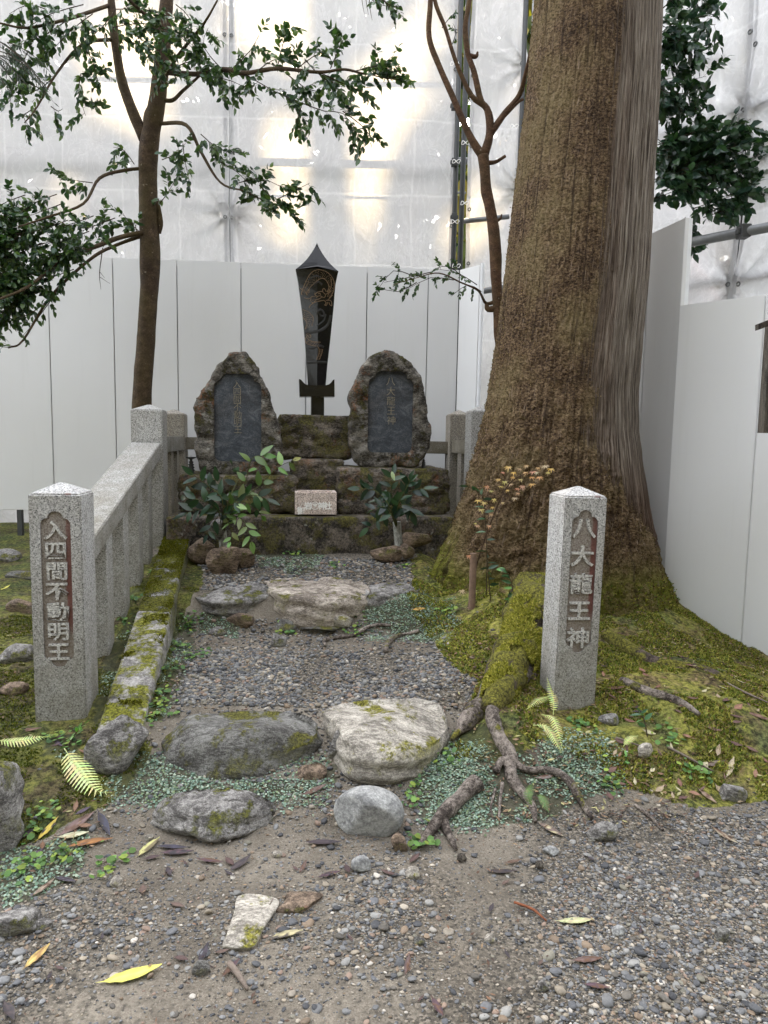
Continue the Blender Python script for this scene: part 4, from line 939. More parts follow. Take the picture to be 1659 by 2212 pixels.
# ------------------------------------------------------------------ offertory box
u0, hb = Eat(637, 1120, 0.06); u1, _ = Eat(727, 1120, 0.06); _, ht = Eat(680, 1063, 0.06)
ob = empty('offertory_box', E((u0 + u1) / 2, 0.2, 0.866), 'small pink granite box with white lettering on the platform edge', 'stone box', rz=YAW)
hb = 0.872
def ob_box(nm, a, b, c, d, e, f, mt='granite_pink'):
    bm = bmesh.new(); bmesh.ops.create_cube(bm, size=1)
    for v in bm.verts: v.co = Vector(toE(np.array([[(a + b) / 2 + v.co.x * (b - a), (c + d) / 2 + v.co.y * (d - c), (e + f) / 2 + v.co.z * (f - e)]]))[0])
    bmesh.ops.bevel(bm, geom=bm.edges[:], offset=0.003, segments=1, affect='EDGES'); me = bpy.data.meshes.new(nm); bm.to_mesh(me); bm.free(); return link(nm, me, M[mt], ob)
ob_box('front_wall', u0, u1, 0.06, 0.09, hb, ht); ob_box('rear_wall', u0, u1, 0.25, 0.28, hb, ht)
ob_box('side_wall', u0, u0 + 0.03, 0.09, 0.25, hb, ht); ob_box('side_wall', u1 - 0.03, u1, 0.09, 0.25, hb, ht); ob_box('box_floor', u0 + 0.03, u1 - 0.03, 0.09, 0.25, hb, ht - 0.028)
for ch, px in (('御', 651), ('岩', 665), ('神', 695), ('社', 708)):
    x_, z_ = Eat(px, 1092.5, 0.06); g = link('lettering', glyph(ch, 0.060, 0.0015, 0.0018), M['text_white']); g.parent = ob; g.matrix_parent_inverse = PINV[ob.name]; g.location = [float(q) for q in E(x_, 0.0595, z_)]; g.rotation_euler = (0, 0, YAW)
x_, z_ = Eat(680.5, 1092.5, 0.06); mb = MB()
def seg2(p, q, r):
    p = np.array(p); q = np.array(q); t = (q - p) / np.linalg.norm(q - p); nn = np.array([-t[1], t[0]]) * r
    V = [(*(p + nn),), (*(q + nn),), (*(q - nn),), (*(p - nn),)]; mb.add([(x_ + a, 0.058, z_ + b) for a, b in V], [(0, 3, 2, 1)])
for i in range(18):
    a0, a1 = 2 * PI * i / 18, 2 * PI * (i + 1) / 18; seg2((0.028 * math.cos(a0), 0.028 * math.sin(a0)), (0.028 * math.cos(a1), 0.028 * math.sin(a1)), 0.0022)
for a in (-0.9, 0, 0.9): seg2((0, -0.004), (0.02 * math.sin(a), 0.006 + 0.013 * math.cos(a)), 0.0045)
seg2((0, -0.02), (0, -0.004), 0.002); seg2((-0.012, 0.0), (0.012, 0.0), 0.002)
mb.xf(toE); mb.build('crest', M['text_white'], ob)

# candle stands
for (px, py, hpx, hh, lab) in ((413, 1019, 36, hL, 'dark turned candle stand beside the pointed stele'), (915, 1005, 24, hR, 'grey ringed candle stand beside the rust-stained stele')):
    u_, _ = Eat(px, py, 0.5); s = hpx * 5.6 / FPX; b = E(u_, 0.5, hh - 0.004)
    c_ = empty('candle_stand', b, lab, 'candle stand', 'pair of candle stands')
    mb = MB(); pr = [(0.30, 0), (0.30, 0.06), (0.22, 0.09), (0.28, 0.2), (0.17, 0.27), (0.27, 0.36), (0.14, 0.44), (0.24, 0.52), (0.12, 0.6), (0.2, 0.68), (0.09, 0.74), (0.1, 0.84)]
    lathe(mb, b, [(r * s * 0.8, z * s) for r, z in pr], 14); mb.build('stem', M['bronze'], c_, True)
    if hpx > 30:
        mb = MB(); lathe(mb, b, [(0.09 * s, 0.84 * s), (0.2 * s, 0.88 * s), (0.36 * s, 0.98 * s), (0.34 * s, 0.98 * s), (0.05 * s, 0.92 * s)], 16); mb.build('drip_pan', M['bronze'], c_, True)
        mb = MB(); lathe(mb, b, [(0.02 * s, 0.9 * s), (0.004 * s, 1.08 * s)], 6); mb.build('spike', M['bronze'], c_)

# rocks at the platform foot
boulder('rock', 'pointed brown rock in front of the vase with pale drooping leaves', 481, 1238, 78, 70, 'rock_brown', 120, depth=0.12, Yf=4.75, sink=0.1, cuts=14, amp=0.06)
boulder('rock', 'mossy rock leaning on the platform beside the kerb end', 432, 1205, 62, 52, 'rock_brown', 123, depth=0.12, Yf=4.92, cuts=10)
boulder('rock', 'grey stone behind the vase with pale drooping leaves', 470, 1170, 40, 42, 'rock_grey', 124, depth=0.12, Yf=5.00, lift=0.04)
boulder('rock', 'dark upright stone next to the vase with pale drooping leaves', 524, 1222, 44, 56, 'rock_brown', 126, depth=0.12, Yf=4.85)
boulder('rock', 'orange-brown rock propped beside the white plastic vase', 901, 1188, 60, 42, 'rock_brown', 128, depth=0.12, Yf=5.12, cuts=12, lift=0.03)
boulder('rock', 'flat mossy stone at the foot of the white plastic vase', 838, 1207, 68, 36, 'rock_brown', 131, depth=0.12, Yf=5.05)
boulder('rock', 'small dark stone between the white plastic vase and the orange-brown rock', 879, 1203, 30, 34, 'rock_brown', 133, depth=0.12, Yf=5.06, sub=3)

# ------------------------------------------------------------------ leaves
def leaf_geo(L, W, curl=0.2, fold=0.15, n=5, tip=1.0):
    """leaf along +x, in the xy plane; 3 verts across"""
    V = []; F = []
    for i in range(n + 1):
        t = i / n; w = W / 2 * (math.sin(PI * t ** 0.85) ** 0.8) * (1 if t < 0.5 else (1 - (t - 0.5) * 0.35 * tip)) if 0 < t < 1 else 0.0
        x = L * t; z = -curl * L * t * t
        V += [(x, -w, z + fold * w), (x, 0, z), (x, w, z + fold * w)]
    for i in range(n):
        a = i * 3; F += [(a, a + 3, a + 4, a + 1), (a + 1, a + 4, a + 5, a + 2)]
    return np.array(V), F
LG = [leaf_geo(1, w, c, f, 3) for w, c, f in ((0.6, 0.3, 0.2), (0.68, 0.45, 0.1), (0.55, 0.2, 0.25), (0.62, 0.1, 0.15))]
LG5 = [leaf_geo(1, w, c, f, 5) for w, c, f in ((0.36, 0.2, 0.2), (0.40, 0.35, 0.12), (0.33, 0.1, 0.3))]
def orient(d, up=None, roll=0.0):
    d = np.asarray(d, float); d = d / (np.linalg.norm(d) + 1e-9); up = np.array([0, 0, 1.0]) if up is None else up
    y = np.cross(up, d)
    if np.linalg.norm(y) < 1e-3: y = np.cross([0, 1.0, 0], d)
    y /= np.linalg.norm(y); z = np.cross(d, y)
    c, s = math.cos(roll), math.sin(roll); y2 = y * c + z * s; z2 = -y * s + z * c
    return np.stack([d, y2, z2], 0)     # rows: local axes
def put_leaf(mb, p, d, L, col, roll=None, geo=None, var=0.25):
    V, F = geo if geo is not None else random.choice(LG)
    roll = random.uniform(-1.5, 1.5) if roll is None else roll
    k = 1 + random.uniform(-var, var); mb.add((V * L) @ orient(d, None, roll) + p, F, tuple(c * k for c in col))
GREEN = [(0.05, 0.10, 0.03), (0.055, 0.11, 0.03), (0.028, 0.06, 0.03), (0.10, 0.16, 0.045), (0.04, 0.085, 0.045)]
def rnd_dir():
    v = np.array([random.gauss(0, 1) for _ in range(3)]); return v / np.linalg.norm(v)
def leafy(mbL, mbT, pts, size, dens, spread=0.8, pal=GREEN, twr=(0.004, 0.0015), side=0.12, depth=0.10, n_side=None, tcol=(0.05, 0.035, 0.022), droop=0.25, geos=None):
    """a leafy bough along a polyline: side twigs carrying leaves"""
    P = catmull(np.array(pts, float), 6); seg = np.linalg.norm(np.diff(P, axis=0), axis=1); tot = seg.sum(); cum = np.concatenate([[0], np.cumsum(seg)])
    tube(mbT, P[::3] if len(P) > 6 else P, np.linspace(twr[0], twr[1], len(P[::3]) if len(P) > 6 else len(P)), 5, 1, col=tcol)
    ns = n_side or max(2, int(tot / 0.05 * dens))
    for k in range(ns):
        s = tot * (0.08 + 0.92 * (k + random.random()) / ns); i = min(len(P) - 2, int(np.searchsorted(cum, s)) - 1); i = max(0, i)
        base = P[i] + (P[i + 1] - P[i]) * ((s - cum[i]) / (seg[i] + 1e-9)); t = (P[i + 1] - P[i]) / (seg[i] + 1e-9)
        d = t * 0.6 + rnd_dir() * spread; d[1] *= depth / 0.12; d[2] -= droop * random.random(); d /= np.linalg.norm(d) + 1e-9
        Ls = side * random.uniform(0.5, 1.25); m = max(3, int(Ls / (size * 0.42)))
        Q = [base + d * Ls * j / m + np.array([0, 0, -0.1 * Ls * (j / m) ** 2]) for j in range(m + 1)]
        tube(mbT, Q[::max(1, m // 2)], 0.0012, 4, 1, col=tcol, cap=False)
        for j in range(1, m + 1):
            for sg in (-1, 1) if j < m else (0,):
                ld = d + rnd_dir() * 0.55 + sg * np.cross(d, [0, 0.3, 1.0]) * 0.9; ld[2] -= 0.15
                put_leaf(mbL, Q[j], ld, size * random.uniform(0.7, 1.2), random.choice(pal), geo=random.choice(geos) if geos else None)

# ------------------------------------------------------------------ left tree
TY = 5.9
def tp(*a): return [at(x, y, TY + (c[0] if c else 0)) for x, y, *c in a]
tree = empty('evergreen_tree', at(308, 900, 6.0), 'slender dark-trunked evergreen forking behind the sloping granite fence', 'tree')
mb = MB()
b0 = at(306, 1120, 6.0)
tube(mb, [b0] + tp((306, 875), (314, 760), (321, 650), (324, 560), (320, 440), (320, 340), (330, 270), (342, 200), (352, 100), (360, 0), (372, -160)), [.085, .077, .072, .069, .078, .072, .075, .07, .062, .056, .05, .04], 18, 8, 0.14, 4)
mb.build('trunk', M['bark'], tree, True)
for pts, rr in (([(312, 300), (286, 240), (262, 170), (248, 80), (240, 0), (235, -120)], [.05, .042, .038, .034, .03, .022]),
                ([(316, 285), (318, 245), (340, 217), (372, 217), (395, 196), (430, 165, -.2)], [.03, .024, .02, .016, .013, .009]),
                ([(345, 267), (402, 270, -.2), (434, 328, -.3), (476, 394, -.4), (529, 413, -.5)], [.016, .014, .012, .009, .006]),
                ([(352, 156), (430, 160, -.25), (480, 150, -.35), (529, 158, -.5), (600, 148, -.65), (688, 156, -.8), (745, 150, -.85), (794, 160, -.9), (868, 153, -1.)], [.022, .019, .018, .017, .014, .011, .009, .007, .004]),
                ([(330, 362, 0.05), (270, 368, -.1), (215, 385, -.3), (180, 440, -.5), (100, 470, -.7), (40, 490, -.9)], [.014, .013, .012, .010, .008, .005]),
                ([(325, 500), (262, 512, -.2), (200, 535, -.4), (140, 555, -.6), (60, 620, -.8), (-40, 660, -1)], [.02, .018, .016, .013, .010, .007]),
                ([(325, 503), (250, 530, -.1), (195, 560, -.3), (110, 640, -.5), (50, 735, -.7), (18, 752, -.8)], [.015, .013, .012, .01, .007, .004]),
                ([(248, 85), (180, 95, -.2), (122, 159, -.4), (79, 233, -.6), (53, 265, -.7)], [.014, .012, .009, .006, .004]),
                ([(240, 10), (150, 40, -.3), (60, 60, -.6), (0, 50, -.8)], [.014, .012, .009, .006]),
                ([(345, 185), (385, 120, -.3), (439, 53, -.5), (470, 0, -.6)], [.014, .012, .009, .006]),
                ([(355, 60), (300, 20, -.3), (240, -40, -.5)], [.014, .012, .009])):
    mb = MB(); tube(mb, tp(*pts), rr, 8, 5, 0.15, 5); mb.build('limb', M['bark'], tree, True)
mb = MB(); tube(mb, tp((340, 430), (347, 480), (346, 505)), [.012, .02, .008], 8, 4, 0.2); mb.build('dead_stub', M['bark'], tree, True)
mb = MB(); tube(mb, tp((222, 535, -.4), (215, 590, -.4), (218, 625, -.4)), [.004, .003, .001], 5, 3); tube(mb, tp((216, 588, -.4), (226, 600, -.4)), [.002, .001], 4, 1); tube(mb, tp((215, 598, -.4), (238, 613, -.4)), [.002, .001], 4, 1); mb.build('dead_twig', M['bark'], tree, True)
mL, mT = MB(), MB()
B = [[(370, 150, -.1), (420, 130, -.3), (470, 150, -.4)], [(440, 160, -.3), (500, 175, -.5), (530, 190, -.5)], [(480, 150, -.4), (439, 100, -.5), (450, 60, -.5)],
     [(500, 150, -.5), (540, 110, -.5), (560, 75, -.6)], [(598, 150, -.6), (610, 100, -.6), (624, 50, -.6)], [(640, 150, -.7), (680, 120, -.7), (720, 110, -.7)], [(714, 148, -.8), (730, 110, -.8), (745, 80, -.8)],
     [(529, 160, -.5), (598, 200, -.6), (651, 222, -.7)], [(651, 222, -.7), (700, 240, -.8), (741, 245, -.8), (775, 290, -.8)], [(688, 155, -.8), (740, 180, -.8), (790, 200, -.9)], [(760, 155, -.9), (820, 140, -1), (850, 120, -1)],
     [(794, 159, -.9), (840, 170, -1), (880, 160, -1)], [(620, 160, -.7), (660, 190, -.7), (700, 200, -.7)], [(560, 150, -.6), (590, 130, -.6), (640, 120, -.6)], [(660, 130, -.7), (700, 170, -.8), (760, 190, -.8)],
     [(651, 230, -.7), (642, 262, -.7), (655, 285, -.7)], [(740, 240, -.8), (780, 270, -.8), (805, 300, -.8)],
     [(434, 290, -.3), (470, 320, -.4), (510, 330, -.4)], [(476, 350, -.4), (510, 370, -.4), (540, 400, -.5)], [(500, 400, -.4), (560, 385, -.5), (610, 405, -.5)], [(529, 413, -.5), (582, 439, -.5), (640, 455, -.5)], [(600, 430, -.5), (640, 410, -.5), (670, 395, -.5)], [(560, 400, -.5), (600, 440, -.5), (620, 450, -.5)],
     [(395, 310, -.2), (400, 350, -.2), (410, 395, -.2)], [(350, 345, -.1), (385, 330, -.2), (400, 310, -.2)], [(345, 440, -.1), (360, 420, -.1), (375, 395, -.1)],
     [(240, 60, -.1), (300, 50, -.3), (350, 60, -.4)], [(250, 20, -.1), (310, 20, -.3), (380, 40, -.4)], [(280, 70, -.3), (330, 100, -.5), (370, 130, -.5)], [(300, 90, -.4), (350, 150, -.5), (400, 170, -.5)], [(330, 60, -.4), (390, 80, -.5), (420, 110, -.5)], [(380, 10, -.4), (410, 40, -.5), (400, 90, -.5)],
     [(200, 30, -.2), (160, 60, -.4), (120, 100, -.5)], [(180, 10, -.3), (110, 30, -.5), (60, 60, -.6)], [(150, 40, -.4), (90, 80, -.5), (30, 100, -.6)], [(100, 20, -.5), (60, 10, -.6), (20, 30, -.7)], [(122, 110, -.4), (80, 130, -.5), (50, 110, -.6)],
     [(169, 90, -.3), (200, 130, -.3), (215, 200, -.3)], [(175, 159, -.3), (170, 200, -.3), (185, 250, -.3)], [(122, 159, -.4), (90, 190, -.5), (40, 210, -.6)], [(79, 233, -.5), (50, 250, -.6), (65, 275, -.6)], [(100, 200, -.5), (60, 180, -.6), (20, 190, -.7)], [(60, 110, -.5), (40, 160, -.6), (20, 220, -.7)],
     [(110, 230, -.5), (125, 240, -.5), (135, 235, -.5)], [(290, 355, -.1), (268, 325, -.1), (245, 318, -.1)], [(200, 395, -.3), (160, 390, -.4), (128, 388, -.4)], [(250, 20, -.1), (220, 60, -.2), (180, 90, -.2)],
     [(300, 500, -.1), (275, 475, -.1), (265, 460, -.1)], [(295, 500, -.1), (290, 480, -.1), (280, 490, -.1)], [(240, 520, -.2), (245, 490, -.2), (232, 470, -.2)]]
for b in B: leafy(mL, mT, tp(*b), 0.052, 1.3, 0.85, side=0.14)
for _ in range(46):
    x = random.uniform(150, 430); y = random.uniform(-10, 175) 
    if abs(x - 262) < 20 and y > 60 or y > 60 + (x - 150) * 1.0: continue
    dz = random.uniform(-.8, .2); q = random.uniform(-25, 25); B.append([(x - 30, y - q, dz), (x, y, dz), (x + 30, y + q * .5, dz)])
for _ in range(24):
    x = random.uniform(0, 190); y = random.uniform(-10, 150)
    if y > 130 - abs(x - 100) * .2: continue
    dz = random.uniform(-.8, 0); q = random.uniform(-25, 25); B.append([(x - 25, y - q, dz), (x, y, dz), (x + 25, y + q * .5, dz)])
for cx_, cy_, ww, hh, nn in ((320, 70, 100, 60, 26), (110, 90, 90, 60, 10), (620, 180, 90, 50, 14), (470, 170, 60, 30, 8), (30, 690, 60, 40, 7), (560, 150, 110, 40, 13), (700, 175, 110, 50, 18), (250, 40, 150, 50, 16), (40, 640, 60, 60, 12), (590, 425, 70, 22, 6), (790, 190, 60, 30, 4), (60, 240, 40, 60, 5), (190, 200, 25, 50, 4)):
    for _ in range(nn):
        x = cx_ + random.uniform(-ww, ww); y = cy_ + random.uniform(-hh, hh); dz = -.65 + random.uniform(-.3, .2); B.append([(x - 22, y + random.uniform(-12, 12), dz), (x, y, dz), (x + 24, y + random.uniform(-8, 14), dz)])
Bd = []
for _ in range(72):
    x = random.uniform(-60, 215); y = random.uniform(430, 700); lim = 470 + (215 - x) * -0.05
    if y > 520 + (215 - x) * 0.85 or (x > 150 and y < 440): continue
    Bd.append([(x + 40, y - 15, -.5), (x, y, -.6), (x - 40, y + random.uniform(0, 30), -.7)])
for b in Bd: leafy(mL, mT, tp(*b), 0.048, 1.5, 0.9, side=0.15)
for b in ([(130, 620, -.5), (80, 690, -.6), (45, 730, -.7)], [(40, 745, -.8), (15, 750, -.8), (-5, 748, -.8)], [(90, 660, -.6), (60, 680, -.7), (20, 690, -.7)]): leafy(mL, mT, tp(*b), 0.046, 0.5, 0.8, side=0.09)
mL.build('crown', M['leaf'], tree); mT.build('twigs', M['twig'], tree)

# hanging foliage of two other trees at the top border
def needle_spray(mb, mbT, root, d, L, n, col):
    P = [root + d * L * t + np.array([0, 0, -0.5 * L * t * t]) for t in np.linspace(0, 1, 7)]; tube(mbT, P, np.linspace(.003, .001, 7), 4, 1)
    for i in range(n):
        t = (i + random.random()) / n; k = min(5, int(t * 6)); b = P[k] + (P[k + 1] - P[k]) * (t * 6 - k)
        for sg in (-1, 1):
            dd = (P[k + 1] - P[k]) / np.linalg.norm(P[k + 1] - P[k]) + np.array([sg * 0.7, random.uniform(-.4, .4), -0.3]); put_leaf(mb, b, dd, 0.05 * random.uniform(.6, 1.2), col, geo=NEED)
NEED = leaf_geo(1, 0.12, 0.2, 0.3, 2)
cy = empty('cypress_branch', at(-40, 60, 4.6), 'drooping feathery cypress branch at the picture border above the evergreen leaves', 'branch')
mL, mT = MB(), MB()
for k in range(16):
    needle_spray(mL, mT, at(-60 + k * 5, 95 + random.uniform(-15, 30), 4.6), np.array([1.0, random.uniform(-.3, .3), random.uniform(-.5, 0)]), random.uniform(.16, .32), 22, (0.02, 0.04, 0.02))
mL.build('foliage', M['leaf'], cy); mT.build('twigs', M['twig'], cy)
ov = empty('overhanging_branch', at(800, -60, 5.0), 'small leafy branch tip dipping in at the top border above the sheeting', 'branch')
mL, mT = MB(), MB()
for b in ([(770, -40), (810, 5), (850, 15)], [(800, -20), (840, 10), (868, 14)], [(790, -30), (830, 0), (845, 28)]): leafy(mL, mT, [at(x, y, 5.0) for x, y in b], 0.04, 0.9, 0.8, side=0.08)
for x, y in ((783, 8), (792, 10), (800, 22)): tube(mT, [at(x - 5, -30, 5), at(x, y, 5), at(x + 4, y + 22, 5)], [.003, .002, .001], 4, 3)
mL.build('foliage', M['leaf'], ov); mT.build('twigs', M['twig'], ov)

# ------------------------------------------------------------------ small bare tree beside the cedar
t2 = empty('small_tree', at(1085, 830, 6.0), 'thin forked reddish-barked tree rising close beside the cedar trunk', 'tree'); mb = MB()
def q2(*a): return [at(x, y, 6.0 + (c[0] if c else 0)) for x, y, *c in a]
tube(mb, q2((1094, 980), (1088, 800), (1080, 713), (1072, 607), (1070, 540), (1063, 471), (1051, 414), (1047, 370), (1043, 335)), [.06, .052, .05, .046, .05, .043, .044, .043, .046], 14, 7, 0.2, 9); mb.build('trunk', M['bark_red'], t2, True)
for pts, rr in (([(1043, 340), (1014, 292), (977, 207), (948, 141), (927, 80), (930, 0), (935, -120)], [.036, .028, .025, .023, .021, .019, .015]),
                ([(1046, 335), (1058, 290), (1052, 235), (1019, 207), (986, 137), (962, 61), (939, 0), (930, -90)], [.036, .032, .028, .02, .017, .016, .015, .012]),
                ([(1050, 232), (1038, 215), (1024, 155), (1010, 113), (1005, 57), (1014, 0), (1020, -90)], [.026, .026, .022, .024, .02, .019, .014]),
                ([(1058, 292), (1090, 245), (1122, 205), (1135, 160, -.1), (1150, 90, -.2)], [.028, .023, .02, .016, .012]), ([(1090, 250), (1118, 222), (1130, 214)], [.015, .012, .01]),
                ([(1050, 352), (1070, 350), (1092, 337)], [.02, .014, .012]), ([(1014, 120), (1028, 122), (1032, 112)], [.02, .018, .008]), ([(1066, 480), (1080, 473), (1084, 463)], [.018, .01, .006]),
                ([(1075, 650), (1050, 655), (1033, 628, -.1), (995, 610, -.2), (948, 590, -.3), (900, 600, -.4), (850, 615, -.5)], [.02, .014, .008, .006, .005, .003, .002]), ([(1075, 665), (1055, 668), (1050, 655)], [.03, .026, .014])):
    mb = MB(); tube(mb, q2(*pts), rr, 10, 5, 0.2, 12); mb.build('limb', M['bark_red'], t2, True)
mL, mT = MB(), MB()
for b in ([(1030, 615, -.1), (990, 590, -.2), (950, 582, -.2)], [(980, 605, -.2), (930, 600, -.3), (880, 625, -.3)], [(930, 588, -.3), (880, 600, -.4), (830, 610, -.4)], [(890, 595, -.4), (850, 585, -.4), (820, 620, -.4)], [(1040, 630, -.1), (1010, 615, -.1), (975, 640, -.1)], [(900, 610, -.3), (860, 630, -.4), (810, 620, -.4)],
          [(1000, 600, -.1), (970, 575, -.1), (940, 580, -.1)]): leafy(mL, mT, q2(*b), 0.034, 0.8, 0.6, side=0.09, pal=[(0.04, 0.09, 0.025), (0.025, 0.06, 0.02), (0.07, 0.12, 0.03)])
for b in ([(955, 60), (970, 40), (985, 25)], [(975, 100), (985, 70), (978, 50)]): leafy(mL, mT, q2(*b), 0.034, 0.7, 0.6, side=0.05)
mL.build('crown', M['leaf_bright'], t2); mT.build('twigs', M['twig'], t2)

# ------------------------------------------------------------------ broadleaf tree behind the cedar
t3 = empty('broadleaf_tree', at(1440, 900, 5.9), 'glossy dark broadleaf evergreen looking out behind the cedar above the tall panel', 'tree'); mb = MB()
def q3(*a): return [at(x, y, 5.75 + (c[0] if c else 0)) for x, y, *c in a]
tube(mb, q3((1395, 1000, .3), (1392, 700, .3), (1390, 400, .2), (1400, 150, .1), (1420, -60)), [.05, .045, .04, .035, .03], 10, 5, 0.2); mb.build('trunk', M['bark'], t3, True)
mL, mT = MB(), MB(); PAL3 = [(0.022, 0.055, 0.03), (0.035, 0.08, 0.036), (0.05, 0.105, 0.042), (0.025, 0.06, 0.042)]
B3 = [[(1400, 100, .1), (1440, 60), (1500, 20)], [(1410, 60), (1470, 30), (1540, 5)], [(1400, 140), (1450, 120), (1520, 95)], [(1400, 180), (1450, 180), (1525, 165)], [(1400, 220), (1440, 230), (1490, 235)], [(1400, 130), (1430, 150), (1480, 140)], [(1400, 170), (1440, 200), (1500, 200)], [(1400, 60), (1430, 90), (1470, 80)],
      [(1420, 30), (1450, 0), (1480, -20)], [(1400, 250), (1420, 300), (1460, 320)]]
for _ in range(44):
    x = random.uniform(1415, 1610); y = random.uniform(270, 470); yy = 255 + abs(x - 1530) * 0.12
    if y < yy or y > 480 - max(0, x - 1540) * 0.9: continue
    B3.append([(x - 30, y + 10), (x, y), (x + 35, y - 12)])
for _ in range(12):
    y = random.uniform(0, 250); x = random.uniform(1410, 1500 if y > 60 else 1530); B3.append([(x - 18, y + 5), (x, y), (x + 20, y + random.uniform(-15, 15))])
B3 += [[(1540, 300), (1590, 275), (1625, 255)], [(1560, 340), (1600, 330), (1640, 310)], [(1560, 380), (1600, 370), (1635, 380)], [(1480, 470), (1490, 500), (1495, 540)], [(1470, 480), (1480, 510), (1484, 550)], [(1520, 440), (1560, 430), (1590, 420)]]
for b in B3: leafy(mL, mT, q3(*[(x, y, random.uniform(-.15, .15)) for x, y, *_ in b]), 0.078, 0.95, 0.8, pal=PAL3, side=0.17, geos=LG)
mL.build('crown', M['leaf'], t3); mT.build('twigs', M['twig'], t3)

# ------------------------------------------------------------------ the great cedar
cedar = empty('cedar_tree', (1.27, 5.0, 0.3), 'massive moss-clad cedar with a flared foot and exposed roots behind the five-character post', 'tree')
rows = [(-420, 1185, 1440), (-200, 1170, 1432), (0, 1155, 1425), (200, 1138, 1418), (400, 1112, 1406), (600, 1090, 1395), (750, 1070, 1380), (850, 1054, 1372), (930, 1040, 1374), (1000, 1020, 1386), (1080, 998, 1404), (1160, 968, 1425), (1230, 935, 1448), (1300, 915, 1478), (1370, 905, 1507), (1440, 900, 1530)]
zs, xc, rr_ = [], [], []
for y, l, r in rows:
    yl = 5.0; a = at(l, y, yl); b = at(r, y, yl - 0.25 * float(sst(850, 1400, y))); zs.append((a[2] + b[2]) / 2); xc.append((a[0] + b[0]) / 2); rr_.append((b[0] - a[0]) / 2)
zs, xc, rr_ = map(np.array, (zs, xc, rr_)); o = np.argsort(zs); zs, xc, rr_ = zs[o], xc[o], rr_[o]
NA, NZ = 420, 560
zz = np.concatenate([np.linspace(zs[0], 1.6, 230), np.linspace(1.6, zs[-1], NZ - 230 + 1)[1:]]); th = np.linspace(0, 2 * PI, NA, endpoint=False)
TH, ZZ = np.meshgrid(th, zz)
Rr = np.interp(ZZ, zs, rr_) * 0.985; Xc = np.interp(ZZ, zs, xc)
flare = sst(1.5, 0.3, ZZ)
lob = 0.22 * np.cos(5 * TH + 0.8) + 0.35 * np.cos(3 * TH + 2.0) + 0.12 * np.cos(9 * TH + 1.0)
Rr = Rr * (1 + 0.09 * lob * flare)
ca, sa = np.cos(TH), np.sin(TH)
n_f = fbm(ca * 34, sa * 34, ZZ * 0.55, 200, 4, 0.7); n_f2 = fbm(ca * 75, sa * 75, ZZ * 2.6, 210, 3, 0.7); n_s = fbm(ca * 17, sa * 17, ZZ * 0.9, 260, 4, 0.65); n_c = fbm(ca * 13, sa * 13, ZZ * 11, 270, 4, 0.6); n_m = fbm(ca * 6, sa * 6, ZZ * 9, 220, 4, 0.6); n_g = fbm(ca * 34, sa * 34, ZZ * 45, 230, 3, 0.7)
# moss covers the side of angle pi .. 3pi/2+ (left and front); the right side is bare
ang = (TH - 1.5 * PI + PI) % (2 * PI) - PI           # 0 = facing the camera, + = to the right
mossm = sst(0.62, -0.12, ang + 0.22 * n_f + 0.25 * n_s - 1.0 * sst(1.5, 0.6, ZZ)) * sst(-2.9, -2.2, ang)
mossm = np.maximum(mossm, sst(0.95, 0.6, ZZ) * sst(2.6, 1.7, np.abs(ang)) * 0.9)
lump = np.abs(n_m)
disp = (0.006 * n_f + 0.012 * n_f2) * (1 - 0.4 * mossm) + mossm * (0.010 * n_g + 0.004 * n_f) + mossm * (0.045 * (0.3 - lump)) * sst(2.4, 0.9, ZZ) + mossm * 0.036 * n_c * sst(2.6, 0.8, ZZ) - mossm * 0.02 * sst(0.18, 0.4, np.abs(n_s)) * sst(2.2, 1.0, ZZ) - 0.006 * sst(0.28, 0.5, n_s)
Rr = Rr + disp
ysc = 1 - 0.28 * flare
X = Xc + Rr * ca; Yt = 5.0 + Rr * sa * ysc
V = np.stack([X, Yt, ZZ], -1).reshape(-1, 3); II = np.arange(NA * NZ).reshape(NZ, NA); nxr = np.roll(II, -1, 1)
F = np.stack([II[:-1], nxr[:-1], nxr[1:], II[1:]], -1).reshape(-1, 4)
bright = sst(0.75, 0.42, ZZ) * (0.45 + 0.55 * (fbm(ca * 5, sa * 5, ZZ * 5, 240, 3) > 0)) + sst(-0.9, -1.4, ang) * sst(0.95, 0.6, ZZ) * sst(-2.6, -2.0, ang)
zone = np.stack([(0.12 + 0.62 * mossm + 0.34 * np.clip(n_s, -.6, .15) * (ZZ > .9) + 0.12 * np.clip(n_c, -.5, 0) - 0.10 * (ZZ > 1.8) * sst(-0.3, 0.3, ang)).ravel(), sst(-0.3, 0.65, ang + 0.45 * n_s).ravel() * sst(0.9, 1.6, ZZ).ravel() * 0.95 + 0.05, np.clip(bright, 0, 1).ravel()], 1)
uvn = np.stack([TH.ravel() / (2 * PI) * 3.2 * 1.3 + 0.004 * n_m.ravel(), np.zeros(NA * NZ), ZZ.ravel()], 1)
np_mesh('trunk', V, F, M['cedar'], None, True, zone=zone, uvn=uvn).parent = cedar
bpy.data.objects['trunk.002' if 'trunk.002' in bpy.data.objects else 'trunk'].name
for ob_ in COL.objects:
    if ob_.parent == cedar and ob_.type == 'MESH': ob_.matrix_parent_inverse = PINV[cedar.name]; trunkobj = ob_
def gpz(x, y, dz): p = gp(x, y); p[2] += dz; return p
RP0 = [gpz(*q) for q in ((1192, 1235, .05), (1170, 1290, .05), (1152, 1340, .045), (1134, 1390, .05), (1112, 1445, .05), (1082, 1500, .035), (1060, 1545, .012))]; RR0 = [.17, .15, .135, .12, .10, .075, .04]
